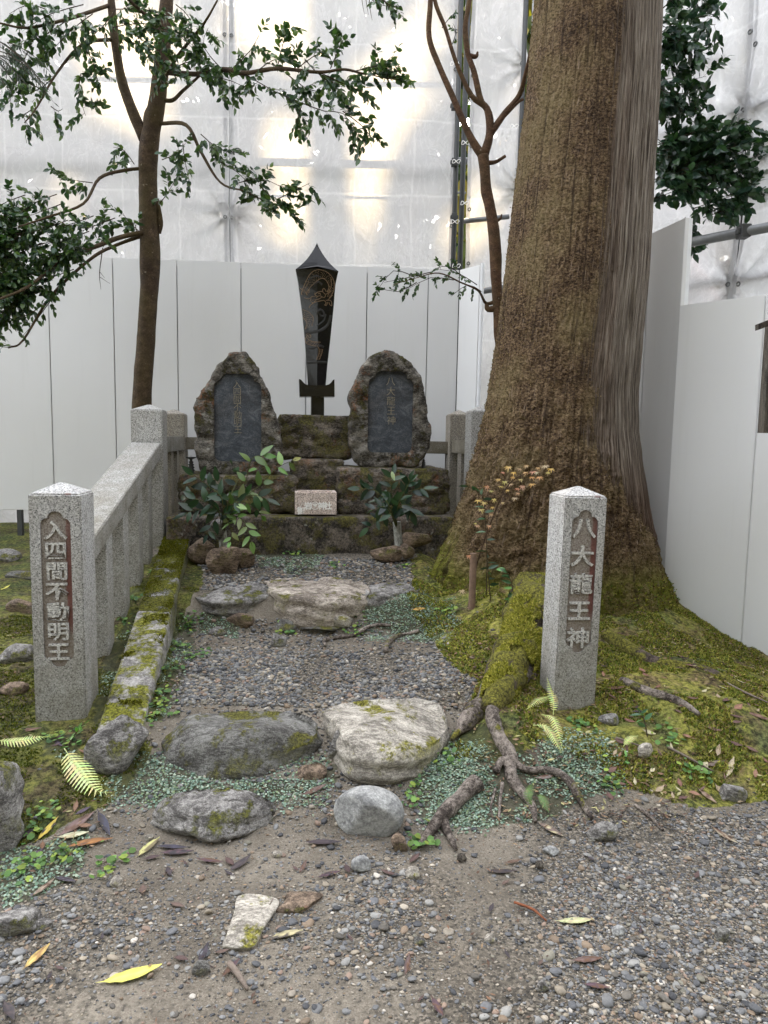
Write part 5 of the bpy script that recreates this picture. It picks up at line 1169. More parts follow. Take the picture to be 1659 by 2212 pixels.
ROOTS = [([(1215, 1180, 4.55), (1165, 1290, 4.2), (1140, 1370, 3.85), (1118, 1440, 3.5), (1085, 1500, 3.24)], [.17, .14, .12, .095, .055], 'root_moss', 0.35),
         ([(1115, 1440, 3.55), (1092, 1468, 3.4), (1055, 1505, 3.22), (1015, 1560, 3.05), (975, 1610, 2.9)], [.07, .06, .05, .04, .012], 'root_half', 0.3)]
for pts, rad, mt, nz in ROOTS:
    P = RP0 if mt == 'root_moss' else [gpz(x, y, .03) for x, y, Y in pts]; rad = RR0 if mt == 'root_moss' else rad; mb = MB(); tube(mb, P, rad, 18, 10, nz * 2, 15, nscale=9); mb.build('root', M[mt], cedar, True)
_rp = catmull(np.array([[*p_, rr] for p_, rr in zip(RP0, RR0)]), 10)
def on_root(r, n):
    i = r.integers(0, int(len(_rp) * .9), n); a = r.uniform(-.3, PI + .3, n); t = np.gradient(_rp[:, :3], axis=0)[i]; t /= np.linalg.norm(t, axis=1)[:, None]; sd = np.cross(t, [0, 0, 1.0]); sd /= np.linalg.norm(sd, axis=1)[:, None]; up = np.cross(sd, t)
    N_ = sd * np.cos(a)[:, None] + up * np.sin(a)[:, None]; P_ = _rp[i, :3] + t * (r.uniform(0, .03, n))[:, None] + N_ * (_rp[i, 3] * .99)[:, None]; ok = fbm(P_[:, 0] * 12, P_[:, 1] * 12, P_[:, 2] * 12, 33, 3) > -.22; return P_[ok], N_[ok]
GR = [([(1135, 1455), (1105, 1490), (1072, 1520), (1063, 1555), (1078, 1595), (1100, 1640), (1102, 1675), (1118, 1710), (1148, 1745), (1156, 1785)], [.05, .045, .036, .03, .03, .028, .026, .022, .018, .008], .012, 'root'),
      ([(1030, 1700), (1000, 1728), (960, 1765), (935, 1800), (905, 1838)], [.03, .03, .028, .02, .008], .02, 'root'), ([(955, 1770), (965, 1800), (985, 1845)], [.022, .016, .008], .012, 'root'),
      ([(1105, 1650), (1140, 1672), (1190, 1682), (1228, 1706), (1250, 1740), (1278, 1778)], [.014, .014, .016, .016, .014, .008], .014, 'root'),
      ([(1070, 1680), (1085, 1655), (1100, 1668)], [.016, .02, .02], .02, 'root'),
      ([(1085, 1700), (1080, 1740), (1078, 1775)], [.007, .006, .004], .01, 'root'), ([(1070, 1710), (1060, 1750), (1064, 1770)], [.005, .004, .003], .008, 'root'),
      ([(703, 1400), (702, 1386), (735, 1380), (765, 1376), (795, 1362), (818, 1355), (845, 1357)], [.008, .012, .013, .013, .012, .011, .007], .012, 'root'),
      ([(833, 1412), (838, 1394), (855, 1380), (880, 1374), (905, 1370)], [.012, .015, .014, .013, .01], .012, 'root'),
      ([(1340, 1480), (1400, 1502), (1460, 1530), (1510, 1560)], [.02, .024, .02, .01], .01, 'root'), ([(1310, 1380), (1420, 1430), (1520, 1450), (1600, 1490)], [.05, .045, .035, .02], .0, 'root_moss'),
      ([(1370, 1750), (1400, 1772), (1432, 1800)], [.006, .008, .006], .006, 'root')]
for pts, rad, lift, mt in GR:
    P = [gpz(x, y, lift) for x, y in pts]; mb = MB(); tube(mb, P, rad, 12, 7, 0.5, 19, nscale=14); mb.build('root', M[mt], cedar, True)

# ------------------------------------------------------------------ steel hoarding
def panel_line(root, pts, z0, z1, th=0.03, mat='panel', gap=0.004, z1b=None):
    for i in range(len(pts) - 1):
        a, b = np.array([*pts[i][:2], 0.0]), np.array([*pts[i + 1][:2], 0.0]); d = b - a; L = np.linalg.norm(d); d /= L; nrm = np.array([-d[1], d[0], 0]) * th
        p0, p1 = a + d * gap, b - d * gap; t0 = z1[i] if hasattr(z1, '__len__') else z1; t1 = z1[i + 1] if hasattr(z1, '__len__') else z1
        V = [(p0[0], p0[1], z0), (p1[0], p1[1], z0), (p1[0], p1[1], t1), (p0[0], p0[1], t0)]; V = np.array(V); V2 = V + nrm
        bm = bmesh.new(); vs = [bm.verts.new(v) for v in np.vstack([V, V2])]
        for f in [(0, 1, 2, 3), (7, 6, 5, 4), (0, 4, 5, 1), (1, 5, 6, 2), (2, 6, 7, 3), (3, 7, 4, 0)]: bm.faces.new([vs[j] for j in f])
        bmesh.ops.recalc_face_normals(bm, faces=bm.faces); bmesh.ops.bevel(bm, geom=bm.edges[:], offset=0.003, segments=2, affect='EDGES')
        me = bpy.data.meshes.new('panel'); bm.to_mesh(me); bm.free(); link('panel', me, M[mat], root)
FD = np.array([2.66, 0.20]); FD /= np.linalg.norm(FD)
A0 = at(384, 700, 7.0)[:2]
def fpt(px):   # point of the back hoarding line seen at px
    d = ray(px, 760); nrm = np.array([-FD[1], FD[0]]); t = (A0 @ nrm) / (d[:2] @ nrm); return d[:2] * t
hb_ = empty('hoarding', (A0[0], A0[1], 0.7), 'long white steel hoarding of tall flat panels behind the steles', 'construction fence')
seams = [-450, -310, -170, -32, 108, 247, 384, 521, 661, 791, 922, 988]
ztop = at(384, 561.5, float(A0[1]))[2]; zbot = at(40, 1101, float(fpt(40)[1]))[2]
panel_line(hb_, [fpt(s) for s in seams], zbot, ztop)
e0 = fpt(988); e1 = at(1033, 700, 6.98)[:2]
panel_line(hb_, [e0, e1], zbot, ztop + 0.0); 
mb = MB(); q = at(1037, 760, 6.95); tube(mb, [(q[0], q[1], zbot), (q[0], q[1], ztop + 0.005)], 0.018, 8, 1); mb.build('end_post', M['panel_edge'], hb_)
mb = MB()
for px in seams[1:-1]:
    p = fpt(px); mb.box(p[0] - 0.02, p[0] + 0.02, p[1] + 0.034, p[1] + 0.06, zbot - 0.35, ztop - 0.05)
mb.build('backing_posts', M['seam'], hb_)
for px in (28, -250):
    mb = MB(); p = fpt(px); mb.box(p[0] - 0.022, p[0] + 0.022, p[1] + 0.005, p[1] + 0.05, float(Hn(p[0], p[1])) - 0.05, zbot + 0.01); mb.build('support_leg', M['pipe_dark'], hb_)
# hoarding on the cedar's far side
hr_ = empty('hoarding', (2.0, 4.9, 0.1), 'pale blue-white steel hoarding slanting past the cedar foot, its panels of unequal height', 'construction fence')
c0 = at(1458, 900, 4.95)[:2]; zt = at(1458, 661, 4.95)[2]; dirp = at(1640, 900, 4.55)[:2] - c0; Lp = np.linalg.norm(dirp); dirp /= Lp
panel_line(hr_, [c0 + dirp * Lp * k for k in (0, 1, 2, 3, 4)], -0.1, zt, th=-0.03)
c0b = at(1468, 700, 4.93)[:2]; cb = at(1395, 700, 5.35)[:2]; zt2 = at(1475, 466, 4.93)[2]
e = c0 - np.array([0.0, -0.02]); back = [c0 + np.array([0.0, 0.012]), cb, cb + (cb - c0b) * 1.05, cb + (cb - c0b) * 2.1, cb + (cb - c0b) * 3.1]
panel_line(hr_, back, -0.1, zt2, th=-0.03)
mb = MB(); q = c0; mb.box(q[0] + 0.005, q[0] + 0.055, q[1] + 0.03, q[1] + 0.05, zt + 0.002, zt2); mb.build('edge_trim', M['panel_edge'], hr_)
mb = MB(); q = c0 + dirp * Lp; mb.box(q[0] - 0.005, q[0] + 0.03, q[1] + 0.035, q[1] + 0.06, 0, zt + 0.01); mb.build('panel_joint', M['panel_edge'], hr_)

# ------------------------------------------------------------------ scaffold sheeting
def sheet(label, P00, P10, z0, z1, seed, fold=0.02, eyes=(), nu=120, nv=200, pinch=()):
    """hanging sheet between two ground points"""
    a, b = np.array([*P00, 0.0]), np.array([*P10, 0.0]); d = b - a; L = np.linalg.norm(d); d /= L; nrm = np.array([-d[1], d[0], 0])
    S, Z = np.meshgrid(np.linspace(0, L, nu), np.linspace(z0, z1, nv))
    f = fold * (fbm(S * 1.3, Z * 0.9, 0, seed, 4) * 1.6 + 0.5 * np.sin(S * 7 + 3 * fbm(S * 0.8, Z * 0.5, 0, seed + 5, 2)) * fbm(S * 1.1, Z * 1.5, 3, seed + 6, 2) + 0.35 * fbm(S * 6, Z * 3, 0, seed + 9, 3))
    for (ps, pz) in pinch:      # folds running to a tied eyelet
        rx, rz = S - ps, Z - pz; r = np.sqrt(rx ** 2 + rz ** 2) + 1e-3; an = np.arctan2(rz, rx); f = f + 0.05 * np.exp(-r / 0.35) * np.cos(an * 7) * np.clip(r / 0.06, 0, 1) - 0.05 * np.exp(-r / 0.2)
    f = f - f.mean(1, keepdims=True) * 0.3
    P = a + S[..., None] * d + f[..., None] * nrm; P[..., 2] = Z
    II = np.arange(nu * nv).reshape(nv, nu); F = np.stack([II[:-1, :-1], II[:-1, 1:], II[1:, 1:], II[1:, :-1]], -1).reshape(-1, 4)
    root = empty('scaffold_sheet', (a[0], a[1], z0), label, 'construction sheet')
    o = np_mesh('cloth', P.reshape(-1, 3), F, M['sheet'], None, True); o.parent = root; o.matrix_parent_inverse = PINV[root.name]
    # hems
    mb = MB()
    for s_ in (0.02, L - 0.02):
        k = int(s_ / L * (nu - 1)); Q = P[:, k][::6] - nrm * 0.004; V = []
        for q in Q: V += [q - d * 0.02, q + d * 0.02]
        mb.add(V, [(2 * i, 2 * i + 1, 2 * i + 3, 2 * i + 2) for i in range(len(Q) - 1)])
    mb.build('hem', M['sheet'], root)
    for s_, z_ in eyes:
        i = int(s_ / L * (nu - 1)); j = int(np.clip((z_ - z0) / (z1 - z0), 0, 1) * (nv - 1)); c = P[j, i] - nrm * 0.012
        mb = MB(); pts = [c + d * 0.016 * math.cos(t) + np.array([0, 0, 0.016 * math.sin(t)]) for t in np.linspace(0, 2 * PI, 9)]; tube(mb, pts, 0.006, 6, 1, cap=False); mb.build('eyelet', M['pipe'], root, True)
    return root, d, nrm, L
SY = 7.75
def spx(px, Y=SY): return at(px, 700, Y)[:2]
zS = lambda py, px=700, Y=SY: float(at(px, py, Y)[2])
xl = spx(-900)[0]; x1 = spx(497)[0]; x2 = spx(978)[0]
eyz = [zS(p, 480) for p in (65, 325, 462)]
sheet('wide white sheet over the scaffold behind the evergreen tree, seamed at a hidden pipe', (xl, SY), (x1 - 0.003, SY + 0.02), 0.4, 8.6, 301, 0.02, [(x1 - xl - 0.03, z) for z in eyz], 170, 200, [(x1 - xl - .03, eyz[2])])
sheet('white sheet behind the black sword, glowing where sun falls on it', (x1 + 0.003, SY + 0.02), (x2, SY + 0.03), 0.4, 8.6, 311, 0.02, [(0.03, z) for z in eyz] + [(x2 - x1 - 0.03, zS(p, 970)) for p in (60, 140, 350, 485, 575)], 120, 200, [(.03, eyz[2])])
x3 = spx(1003)[0]; x4 = spx(1112, 7.9)[0]; x5 = spx(1127, 7.7)[0]
sheet('narrow creased white sheet hanging between two dark scaffold poles', (x3, SY + 0.05), (x4, SY + 0.15), 0.4, 8.6, 321, 0.07, [(0.03, zS(p, 1010)) for p in (150, 310, 440, 560)] + [(x4 - x3 - .04, zS(p, 1110)) for p in (130, 400)], 60, 220, [(x4 - x3, zS(400, 1110)), (x4 - x3, zS(130, 1110))])
R0_ = at(1128, 700, 7.7)[:2]; R1_ = at(1585, 700, 5.9)[:2]; R2_ = at(1900, 700, 4.8)[:2]; LR = float(np.linalg.norm(R1_ - R0_))
zR = lambda py, px: float(at(px, py, 5.9)[2])
sheet('pale sheet behind the glossy broadleaf tree, tied at its edge with ringed eyelets', R0_, R1_, 0.2, 8.6, 331, 0.035, [(LR - 0.03, zR(615, 1580)), (LR - 0.03, zR(232, 1585)), (LR - .03, zR(60, 1620))], 150, 200, [(LR, zR(615, 1580)), (LR, zR(232, 1585))])
sheet('bright sheet beyond the tied eyelets, next to the wooden notice board', R1_ + np.array([0.01, 0]), R2_, 0.2, 8.6, 341, 0.035, [(0.04, zR(615, 1600)), (0.04, zR(100, 1640))], 110, 200, [(0, zR(615, 1580)), (0, zR(232, 1585))])

sc_ = empty('scaffold', (0.6, 7.8, 0.5), 'grey steel pipe scaffold carrying the white sheets', 'scaffold')
def pipe(a, b, r, mt='pipe', nm='pipe'):
    mb = MB(); tube(mb, [a, (np.asarray(a) + np.asarray(b)) / 2, b], r, 12, 1); return mb.build(nm, M[mt], sc_, True)
for px, Y, r, mt in ((981, 7.60, .026, 'pipe_dark'), (996, 7.72, .028, 'pipe_dark'), (1118, 7.62, .024, 'pipe_dark'), (497, 8.0, .03, 'pipe'), (-100, 8.0, .03, 'pipe')):
    p = at(px, 400, Y); pipe((p[0], p[1], 0.4), (p[0] + 0.03, p[1], 8.5), r, mt)
for y, Y in ((348, 8.0), (785, 8.2), (448, 8.4)):
    z = zS(y, 700, 8.0)
    if y == 348: pipe((xl, 7.93, z), (x3, 7.93, z), 0.035)
for y, r in ((105, .03), (400, .028)): z = zS(y, 700, 7.8); pipe((xl, 7.96 if y > 200 else 8.3, z - 0.0), (x3, 7.96 if y > 200 else 8.3, z), 0.012 if y > 200 else .025)
pa, pb = at(1100, 468, 7.75), at(1000, 478, 7.8); pipe(pa, pb, .026)
pa, pb = at(1030, 630, 7.3), at(1090, 622, 7.2); pipe(pa, pb, .032, 'pipe')
# long sloping pipe above the low panels
pa, pb = at(1380, 545, 5.9), at(1800, 464, 4.75); pipe(pa, pb, .036)
def onsh(px, py, off):
    for A_, B_ in ((R0_, R1_), (R1_, R2_)):
        dd = B_ - A_; nn = np.array([-dd[1], dd[0]]) / np.linalg.norm(dd); d = ray(px, py); t = (A_ @ nn + off) / (d[:2] @ nn); p = CAMP + d * t
        if 0 <= (p[:2] - A_) @ dd / (dd @ dd) <= 1.02 or B_ is R2_: return p
for y0, x0_, y1_, x1_ in ((632, 1400, 606, 1575), (604, 1592, 580, 1720), (300, 1400, 248, 1575), (245, 1592, 205, 1720), (160, 1430, 122, 1575)):
    pipe(onsh(x0_, y0, 0.075), onsh(x1_, y1_, 0.075), .03)
p = onsh(1586, 700, .1); pipe((p[0], p[1], 0.2), (p[0], p[1], 8.4), .024, 'pipe_dark')
def clamp(c, nm='clamp', s=1.0):
    mb = MB(); c = np.asarray(c, float); mb.box(c[0] - .035 * s, c[0] + .035 * s, c[1] - .06 * s, c[1] + .03 * s, c[2] - .045 * s, c[2] + .045 * s); mb.box(c[0] - .05 * s, c[0] + .05 * s, c[1] - .045 * s, c[1] + .01, c[2] - .02 * s, c[2] + .02 * s); o = mb.build(nm, M['pipe_dark'], sc_)
    md = o.modifiers.new('b', 'BEVEL'); md.width = 0.006; md.segments = 2
pa, pb = at(1380, 545, 5.9), at(1800, 464, 4.75); tt = (at(1593, 503, 5.3) - pa)[0] / (pb - pa)[0]; clamp(pa + (pb - pa) * tt)
for y in (352, 470, 610, 230): clamp(at(981, y, 7.58), s=0.8)
for px, py in ((981, 140), (985, 350), (982, 480), (1003, 440), (1005, 310), (1110, 274), (985, 575)):
    mb = MB(); c = at(px, py, 7.5); pts = [c + np.array([0.045 * math.cos(t) * (1 if t < PI else .8), -0.02, 0.02 * math.sin(2 * t)]) for t in np.linspace(0, 2 * PI, 13)]; tube(mb, pts, 0.0035, 5, 1, cap=False); mb.build('tie_cord', M['text_white'], sc_, True)
# stored timber and barrier behind the pale sheet
bb = empty('barrier_board', at(1510, 600, 6.6), 'faint orange board leaning behind the pale sheet above the low panels', 'board'); mb = MB()
a, b = at(1478, 555, 6.45), at(1545, 660, 6.4); tube(mb, [a, b], 0.075, 4, 1); mb.build('board', M['orange'], bb)
bb = empty('timber_plank', at(1540, 650, 6.6), 'pale timber plank faintly seen through the sheet', 'plank'); mb = MB(); tube(mb, [at(1500, 600, 6.5), at(1600, 660, 6.4)], 0.07, 4, 1); mb.build('plank', M['wood_pale'], bb)

# ------------------------------------------------------------------ wooden notice board at the border
nb = empty('notice_board', at(1680, 1300, 3.0), 'weathered dark wooden notice board with a small slanted roof, cut by the border', 'notice board')
pa, pb = at(1651, 935, 3.6), at(1656, 725, 3.6); zb_, zt_ = pa[2], pb[2]; x0_ = pa[0] - 0.004
mb = MB(); mb.box(x0_, x0_ + 0.05, 3.6, 3.66, zb_, zt_ + 0.06); mb.build('frame', M['wood_dark'], nb)
mb = MB(); mb.box(x0_ + 0.05, x0_ + 0.7, 3.62, 3.65, zb_, zt_ + 0.1); mb.build('board', M['wood_dark'], nb)
mb = MB(); mb.box(x0_ + 0.7, x0_ + 0.78, 3.59, 3.67, -0.05, zt_ + 0.1); mb.build('post', M['wood_dark'], nb)
mb = MB(); a = at(1637, 713, 3.55); V = [(a[0], 3.54, a[2]), (a[0] + 0.42, 3.54, a[2] + 0.17), (a[0] + 0.42, 3.54, a[2] + 0.20), (a[0] - 0.003, 3.54, a[2] + 0.028)]; V2 = [(x, 3.575, z) for x, _, z in V]
mb.add(V + V2, [(0, 1, 2, 3), (7, 6, 5, 4), (0, 4, 5, 1), (1, 5, 6, 2), (2, 6, 7, 3), (3, 7, 4, 0)]); mb.build('roof', M['wood_dark'], nb)

exec_detail = True
# ------------------------------------------------------------------ gravel
ICO = {}
def ico(sub):
    if sub not in ICO:
        bm = bmesh.new(); bmesh.ops.create_icosphere(bm, subdivisions=sub, radius=1); V = np.array([v.co[:] for v in bm.verts]); F = np.array([[v.index for v in f.verts] for f in bm.faces]); bm.free(); ICO[sub] = (V, F)
    return ICO[sub]
PCOL = np.array([(0.115, 0.12, 0.13), (0.18, 0.185, 0.19), (0.26, 0.26, 0.25), (0.06, 0.063, 0.07), (0.30, 0.26, 0.20), (0.38, 0.34, 0.28), (0.22, 0.165, 0.115), (0.12, 0.11, 0.095), (0.5, 0.47, 0.42), (0.27, 0.195, 0.15), (0.20, 0.19, 0.15)]) * np.array([0.84, 0.82, 0.79])
PW = np.array([.17, .17, .14, .12, .08, .06, .07, .09, .015, .035, .05]); PW = PW / PW.sum()
def pebbles(name, n, sampler, size, sub, seed, flat=(0.45, 0.8), label=None):
    r = np.random.default_rng(seed); x, y, s = sampler(r, n, size); n = len(x); V0, F0 = ico(sub); nv = len(V0)
    kinds = []
    for k in range(12):
        rr = np.random.default_rng(k + 500); W = V0.copy()
        for _ in range(6):
            q = rr.normal(size=3); q /= np.linalg.norm(q); dd = rr.uniform(.5, .85); kk = W @ q - dd; W = W - q * (np.clip(kk, 0, None) * .9)[:, None]
        kinds.append(W)
    K = np.array(kinds); ki = r.integers(0, 12, n); a = r.uniform(0, 2 * PI, n); fl = r.uniform(*flat, n); el = r.uniform(0.62, 1.0, n)
    P = K[ki] * np.stack([s, s * el, s * fl * 0.8], 1)[:, None, :]
    tl = r.normal(0, 0.25, n); ct, st = np.cos(tl)[:, None], np.sin(tl)[:, None]; Pz = P[..., 2] * ct + P[..., 0] * st; Px = P[..., 0] * ct - P[..., 2] * st
    ca, sa = np.cos(a)[:, None], np.sin(a)[:, None]; X = Px * ca - P[..., 1] * sa; Yy = Px * sa + P[..., 1] * ca
    z = Hn(x, y) + s * fl * r.uniform(0.05, 0.55, n)
    V = np.stack([X + x[:, None], Yy + y[:, None], Pz + z[:, None]], -1).reshape(-1, 3)
    F = (F0[None] + (np.arange(n) * nv)[:, None, None]).reshape(-1, 3)
    c = PCOL[r.choice(len(PCOL), n, p=PW)] * r.uniform(0.75, 1.3, n)[:, None]; cols = np.repeat(c, nv, 0)
    return np_mesh(name, V, F, M['pebble'], None, True, cols=cols)
def samp_zone(ylo, yhi, xlo=-2.4, xhi=3.0, fan=0.62):
    def f(r, n, size):
        m = n * 6; x = r.uniform(xlo, xhi, m); y = r.uniform(ylo, yhi, m); ok = np.abs(x) < fan * y + 0.15
        x, y = x[ok], y[ok]; mo_, gr_, co_ = zones(x, y, Hn(x, y)); pat = 0.5 + 0.9 * fbm(x * 3, y * 3, 0, 77, 3)
        # bare strips: under the kerb, fence and platform
        k = KX(y); okk = ~((x < k + 0.01) & (x > k - 0.5) & (y > 3.0)) & ~((y > 5.12))
        ok = (r.uniform(0, 1, len(x)) < np.clip(gr_ * pat * 1.5, 0.10, 1) * (1 - 0.93 * np.clip(mo_, 0, 1)) * (1 - 0.8 * co_)) & okk
        x, y = x[ok][:n], y[ok][:n]; s = size[0] * np.exp(r.normal(0, size[1], len(x))); return x, y, np.clip(s, size[0] * .4, size[2])
    return f
def joined(objs, name, label=None, **kw): pass
o = pebbles('gravel', 8500, samp_zone(1.45, 2.75), (0.0060, .45, .021), 2, 1, flat=(0.35, 0.7)); tag(o, kind='stuff')
o = pebbles('gravel', 26000, samp_zone(1.45, 2.75), (0.0036, .35, .007), 1, 2); tag(o, kind='stuff')
o = pebbles('gravel', 18000, samp_zone(3.1, 4.25, -1.5, 0.7), (0.0072, .42, .022), 1, 3); tag(o, kind='stuff')
o = pebbles('gravel', 4500, samp_zone(4.45, 5.2, -1.5, 0.9), (0.0095, .4, .024), 1, 4); tag(o, kind='stuff')
o = pebbles('gravel', 1500, samp_zone(2.5, 3.1, -1.4, 0.6), (0.008, .4, .022), 1, 5); tag(o, kind='stuff')

# single larger stones lying on the path
ST = [(540, 2048, 118, 112, 'rock_pale', 'flat triangular pale stone sunk in the path gravel', 0.16), (645, 1972, 105, 46, 'rock_brown', 'flat brownish stone sunk beside the flat triangular stone', 0.1),
      (780, 1892, 46, 36, 'rock_blue', 'angular grey-green stone on the dirt below the loose blue-grey rock', None), (893, 1902, 34, 26, 'rock_pale', 'small whitish stone on bare dirt near the exposed root', None), (433, 2112, 44, 34, 'rock_dark', 'dark slate-coloured pebble above the bright yellow leaf', None),
      (598, 1860, 22, 16, 'rock_pale', 'tiny pale pebble on dirt below the mossy-capped stone', None), (322, 1822, 20, 20, 'rock_pale', 'round cream pebble at the stalk of the spotted yellow leaf', None), (862, 1852, 36, 48, 'rock_brown', 'half-buried brown stone beside the loose blue-grey rock', None),
      (1305, 1828, 66, 46, 'rock_grey', 'mossy grey stone at the edge of the slope, among fallen leaves', None), (1190, 1848, 34, 18, 'rock_blue', 'oval grey pebble beside the mossy edge stone', None), (1338, 2030, 30, 24, 'rock_blue', 'smooth blue-grey oval pebble in thick gravel', None),
      (1562, 2042, 34, 34, 'rock_dark', 'dark angular pebble standing in thick gravel near the border', None), (1585, 1740, 60, 44, 'rock_grey', 'grey stone half sunk in the mossy slope near the border', None), (1397, 1655, 40, 34, 'rock_pale', 'bright white-lichened stone on the mossy slope', None),
      (250, 1920, 30, 26, 'rock_pale', 'pale square pebble among wet dark leaves', None), (90, 2020, 40, 26, 'rock_grey', 'rounded grey stone in gravel at the moss edge', None), (25, 2035, 110, 56, 'rock_grey', 'flat mossy grey stone at the picture border in the gravel', None),
      (600, 1402, 34, 34, 'rock_grey', 'small leaning grey stone on the upper gravel', None), (745, 1552, 28, 16, 'rock_pale', 'whitish pebble just behind the pale step stone', None), (1320, 1560, 50, 26, 'rock_grey', 'weathered whitish stone in moss behind the five-character post', None),
      (865, 1845, 20, 20, 'rock_brown', 'tiny reddish pebble by the half-buried brown stone', None), (1172, 2148, 30, 26, 'rock_grey', 'rounded grey pebble low in the gravel', None), (1060, 2040, 26, 22, 'rock_pale', 'cream pebble in the middle of the path gravel', None), (905, 2045, 26, 20, 'rock_dark', 'dark blue pebble in the middle of the path gravel', None)]
for k, (x, y, w, h, mt, lab, dep) in enumerate(ST):
    if dep: # flat stones
        ww = w / 2; O = [(x - ww, y - 6, .012), (x - ww * .55, y - h * .6, .016), (x - ww * .35, y - h, .016), (x + ww, y - h * .92, .012), (x + ww * .5, y - h * .45, .016), (x + ww * .05, y - 4, .012)]
        stone('stone', lab, (x - ww * .1, y - h * .6, 0.024), O, mt, 400 + k, p=5, deep=0.03, amp=0.004, nseg=60, nr=10, cat='stone')
    else: boulder('stone', lab, x, y, w, h, mt, 400 + k, sub=3, cat='stone', sink=0.2, amp=0.03)

# ------------------------------------------------------------------ moss tufts and creeping cover
def tufts(name, n, sampler, h, w, cols, seed, mat='moss_tuft', lean=0.9, nb=3):
    r = np.random.default_rng(seed); P, N = sampler(r, n); n = len(P); VV, CC = [], []
    for b in range(nb):
        a = r.uniform(0, 2 * PI, n); t1 = np.stack([np.cos(a), np.sin(a), np.zeros(n)], 1); t1 -= N * (t1 * N).sum(1)[:, None]; t1 /= np.linalg.norm(t1, axis=1)[:, None] + 1e-6; t2 = np.cross(N, t1)
        hh = h * r.uniform(.5, 1.5, n)[:, None]; ww = w * r.uniform(.6, 1.3, n)[:, None]; off = t2 * (w * r.uniform(-1, 1, n))[:, None]
        tip = P + off + N * hh + t1 * hh * lean * r.uniform(.2, 1, n)[:, None] ; VV.append(np.stack([P + off - t2 * ww, P + off + t2 * ww, tip], 1))
    V = np.stack(VV, 1).reshape(-1, 3); F = np.arange(len(V)).reshape(-1, 3)
    c = np.array(cols)[r.integers(0, len(cols), n)] * r.uniform(.6, 1.4, n)[:, None]; C = np.repeat(c, nb * 3, 0)
    return np_mesh(name, V, F, M[mat], None, False, cols=C)
def on_ground(want, ylo, yhi, xlo, xhi, thr=0.25, fan=0.6):
    def f(r, n):
        m = n * 5; x = r.uniform(xlo, xhi, m); y = r.uniform(ylo, yhi, m) ; ok = np.abs(x) < fan * y + .2; x, y = x[ok], y[ok]; z = Hn(x, y); mo_, gr_, co_ = zones(x, y, z); q = mo_ if want == 'moss' else co_
        pat = fbm(x * 6, y * 6, 0, 88, 4)
        if want == 'moss': ok = (q > .5) & (pat > -.05)
        else: ok = (q > .5) & (pat + .35 * fbm(x * 20, y * 20, 0, 89, 3) > -.12)
        x, y, z = x[ok][:n], y[ok][:n], z[ok][:n]; e = .02; N = np.stack([-(H0(x + e, y) - H0(x - e, y)) / (2 * e), -(H0(x, y + e) - H0(x, y - e)) / (2 * e), np.ones(len(x))], 1); N /= np.linalg.norm(N, axis=1)[:, None]
        if want == 'moss': z = z + 0.012 * (fbm(x * 14, y * 14, 0, 31, 4) + .3)
        return np.stack([x, y, z - .002], 1), N
    return f
MC = [(0.21, 0.23, 0.04), (0.33, 0.32, 0.065), (0.08, 0.10, 0.02), (0.45, 0.41, 0.10), (0.16, 0.22, 0.05), (0.24, 0.16, 0.07)]
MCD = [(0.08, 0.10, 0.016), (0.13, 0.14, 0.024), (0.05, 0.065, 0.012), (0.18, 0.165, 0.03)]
o = tufts('moss', 52000, on_ground('moss', 2.4, 4.9, 0.0, 3.0), 0.010, 0.0042, MC, 5); tag(o, kind='stuff')
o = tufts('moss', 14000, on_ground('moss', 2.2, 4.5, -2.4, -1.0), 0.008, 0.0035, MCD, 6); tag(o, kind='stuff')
def on_kerb(r, n):
    y = r.uniform(2.98, 5.16, n); u = r.uniform(-0.19, 0.0, n); x = KX(y) + u; ok = (fbm(x * 7, y * 7, 0, 90, 4) + 0.7 * (y - 3.95)) > 0.0; x, y = x[ok], y[ok]
    return np.stack([x, y, 0.2 + 0.24 * (y - 3.05) - 0.002 + 0 * x], 1), np.tile([0, 0, 1.0], (len(x), 1))
o = tufts('moss', 11000, on_kerb, 0.008, 0.004, [(0.13, 0.135, 0.015), (0.18, 0.17, 0.02), (0.10, 0.09, 0.015)], 7); tag(o, kind='stuff')
def on_trunk(r, n):
    i = r.integers(0, NZ - 1, n * 2); j = r.integers(0, NA, n * 2); ok = (mossm[i, j] > .5) & (np.abs(ang[i, j] + .3) < 1.6) & (zone[:, 0].reshape(NZ, NA)[i, j] + .35 * n_m[i, j] + .25 * n_c[i, j] > .52) & (r.uniform(0, 1, n * 2) < sst(3.2, 0.8, ZZ[i, j]) + .15)
    i, j = i[ok][:n], j[ok][:n]; P = np.stack([X[i, j], Yt[i, j], ZZ[i, j]], 1); N = np.stack([ca[i, j], sa[i, j], 0.15 + 0 * sa[i, j]], 1); N /= np.linalg.norm(N, axis=1)[:, None]
    return P + r.normal(0, .004, P.shape), N
o = tufts('moss', 38000, on_trunk, 0.0055, 0.0048, [(0.16, 0.105, 0.055), (0.23, 0.155, 0.085), (0.09, 0.058, 0.03), (0.16, 0.125, 0.06), (0.29, 0.21, 0.12)], 8, lean=0.8, nb=2); o.parent = cedar; o.matrix_parent_inverse = PINV[cedar.name]; o['kind'] = 'stuff'
o.name = 'moss_coat'
o = tufts('root_moss', 15000, on_root, 0.011, 0.0045, [(0.42, 0.38, 0.07), (0.32, 0.30, 0.05), (0.52, 0.46, 0.13), (0.20, 0.21, 0.04)], 19); o.parent = cedar; o.matrix_parent_inverse = PINV[cedar.name]; o['kind'] = 'stuff'
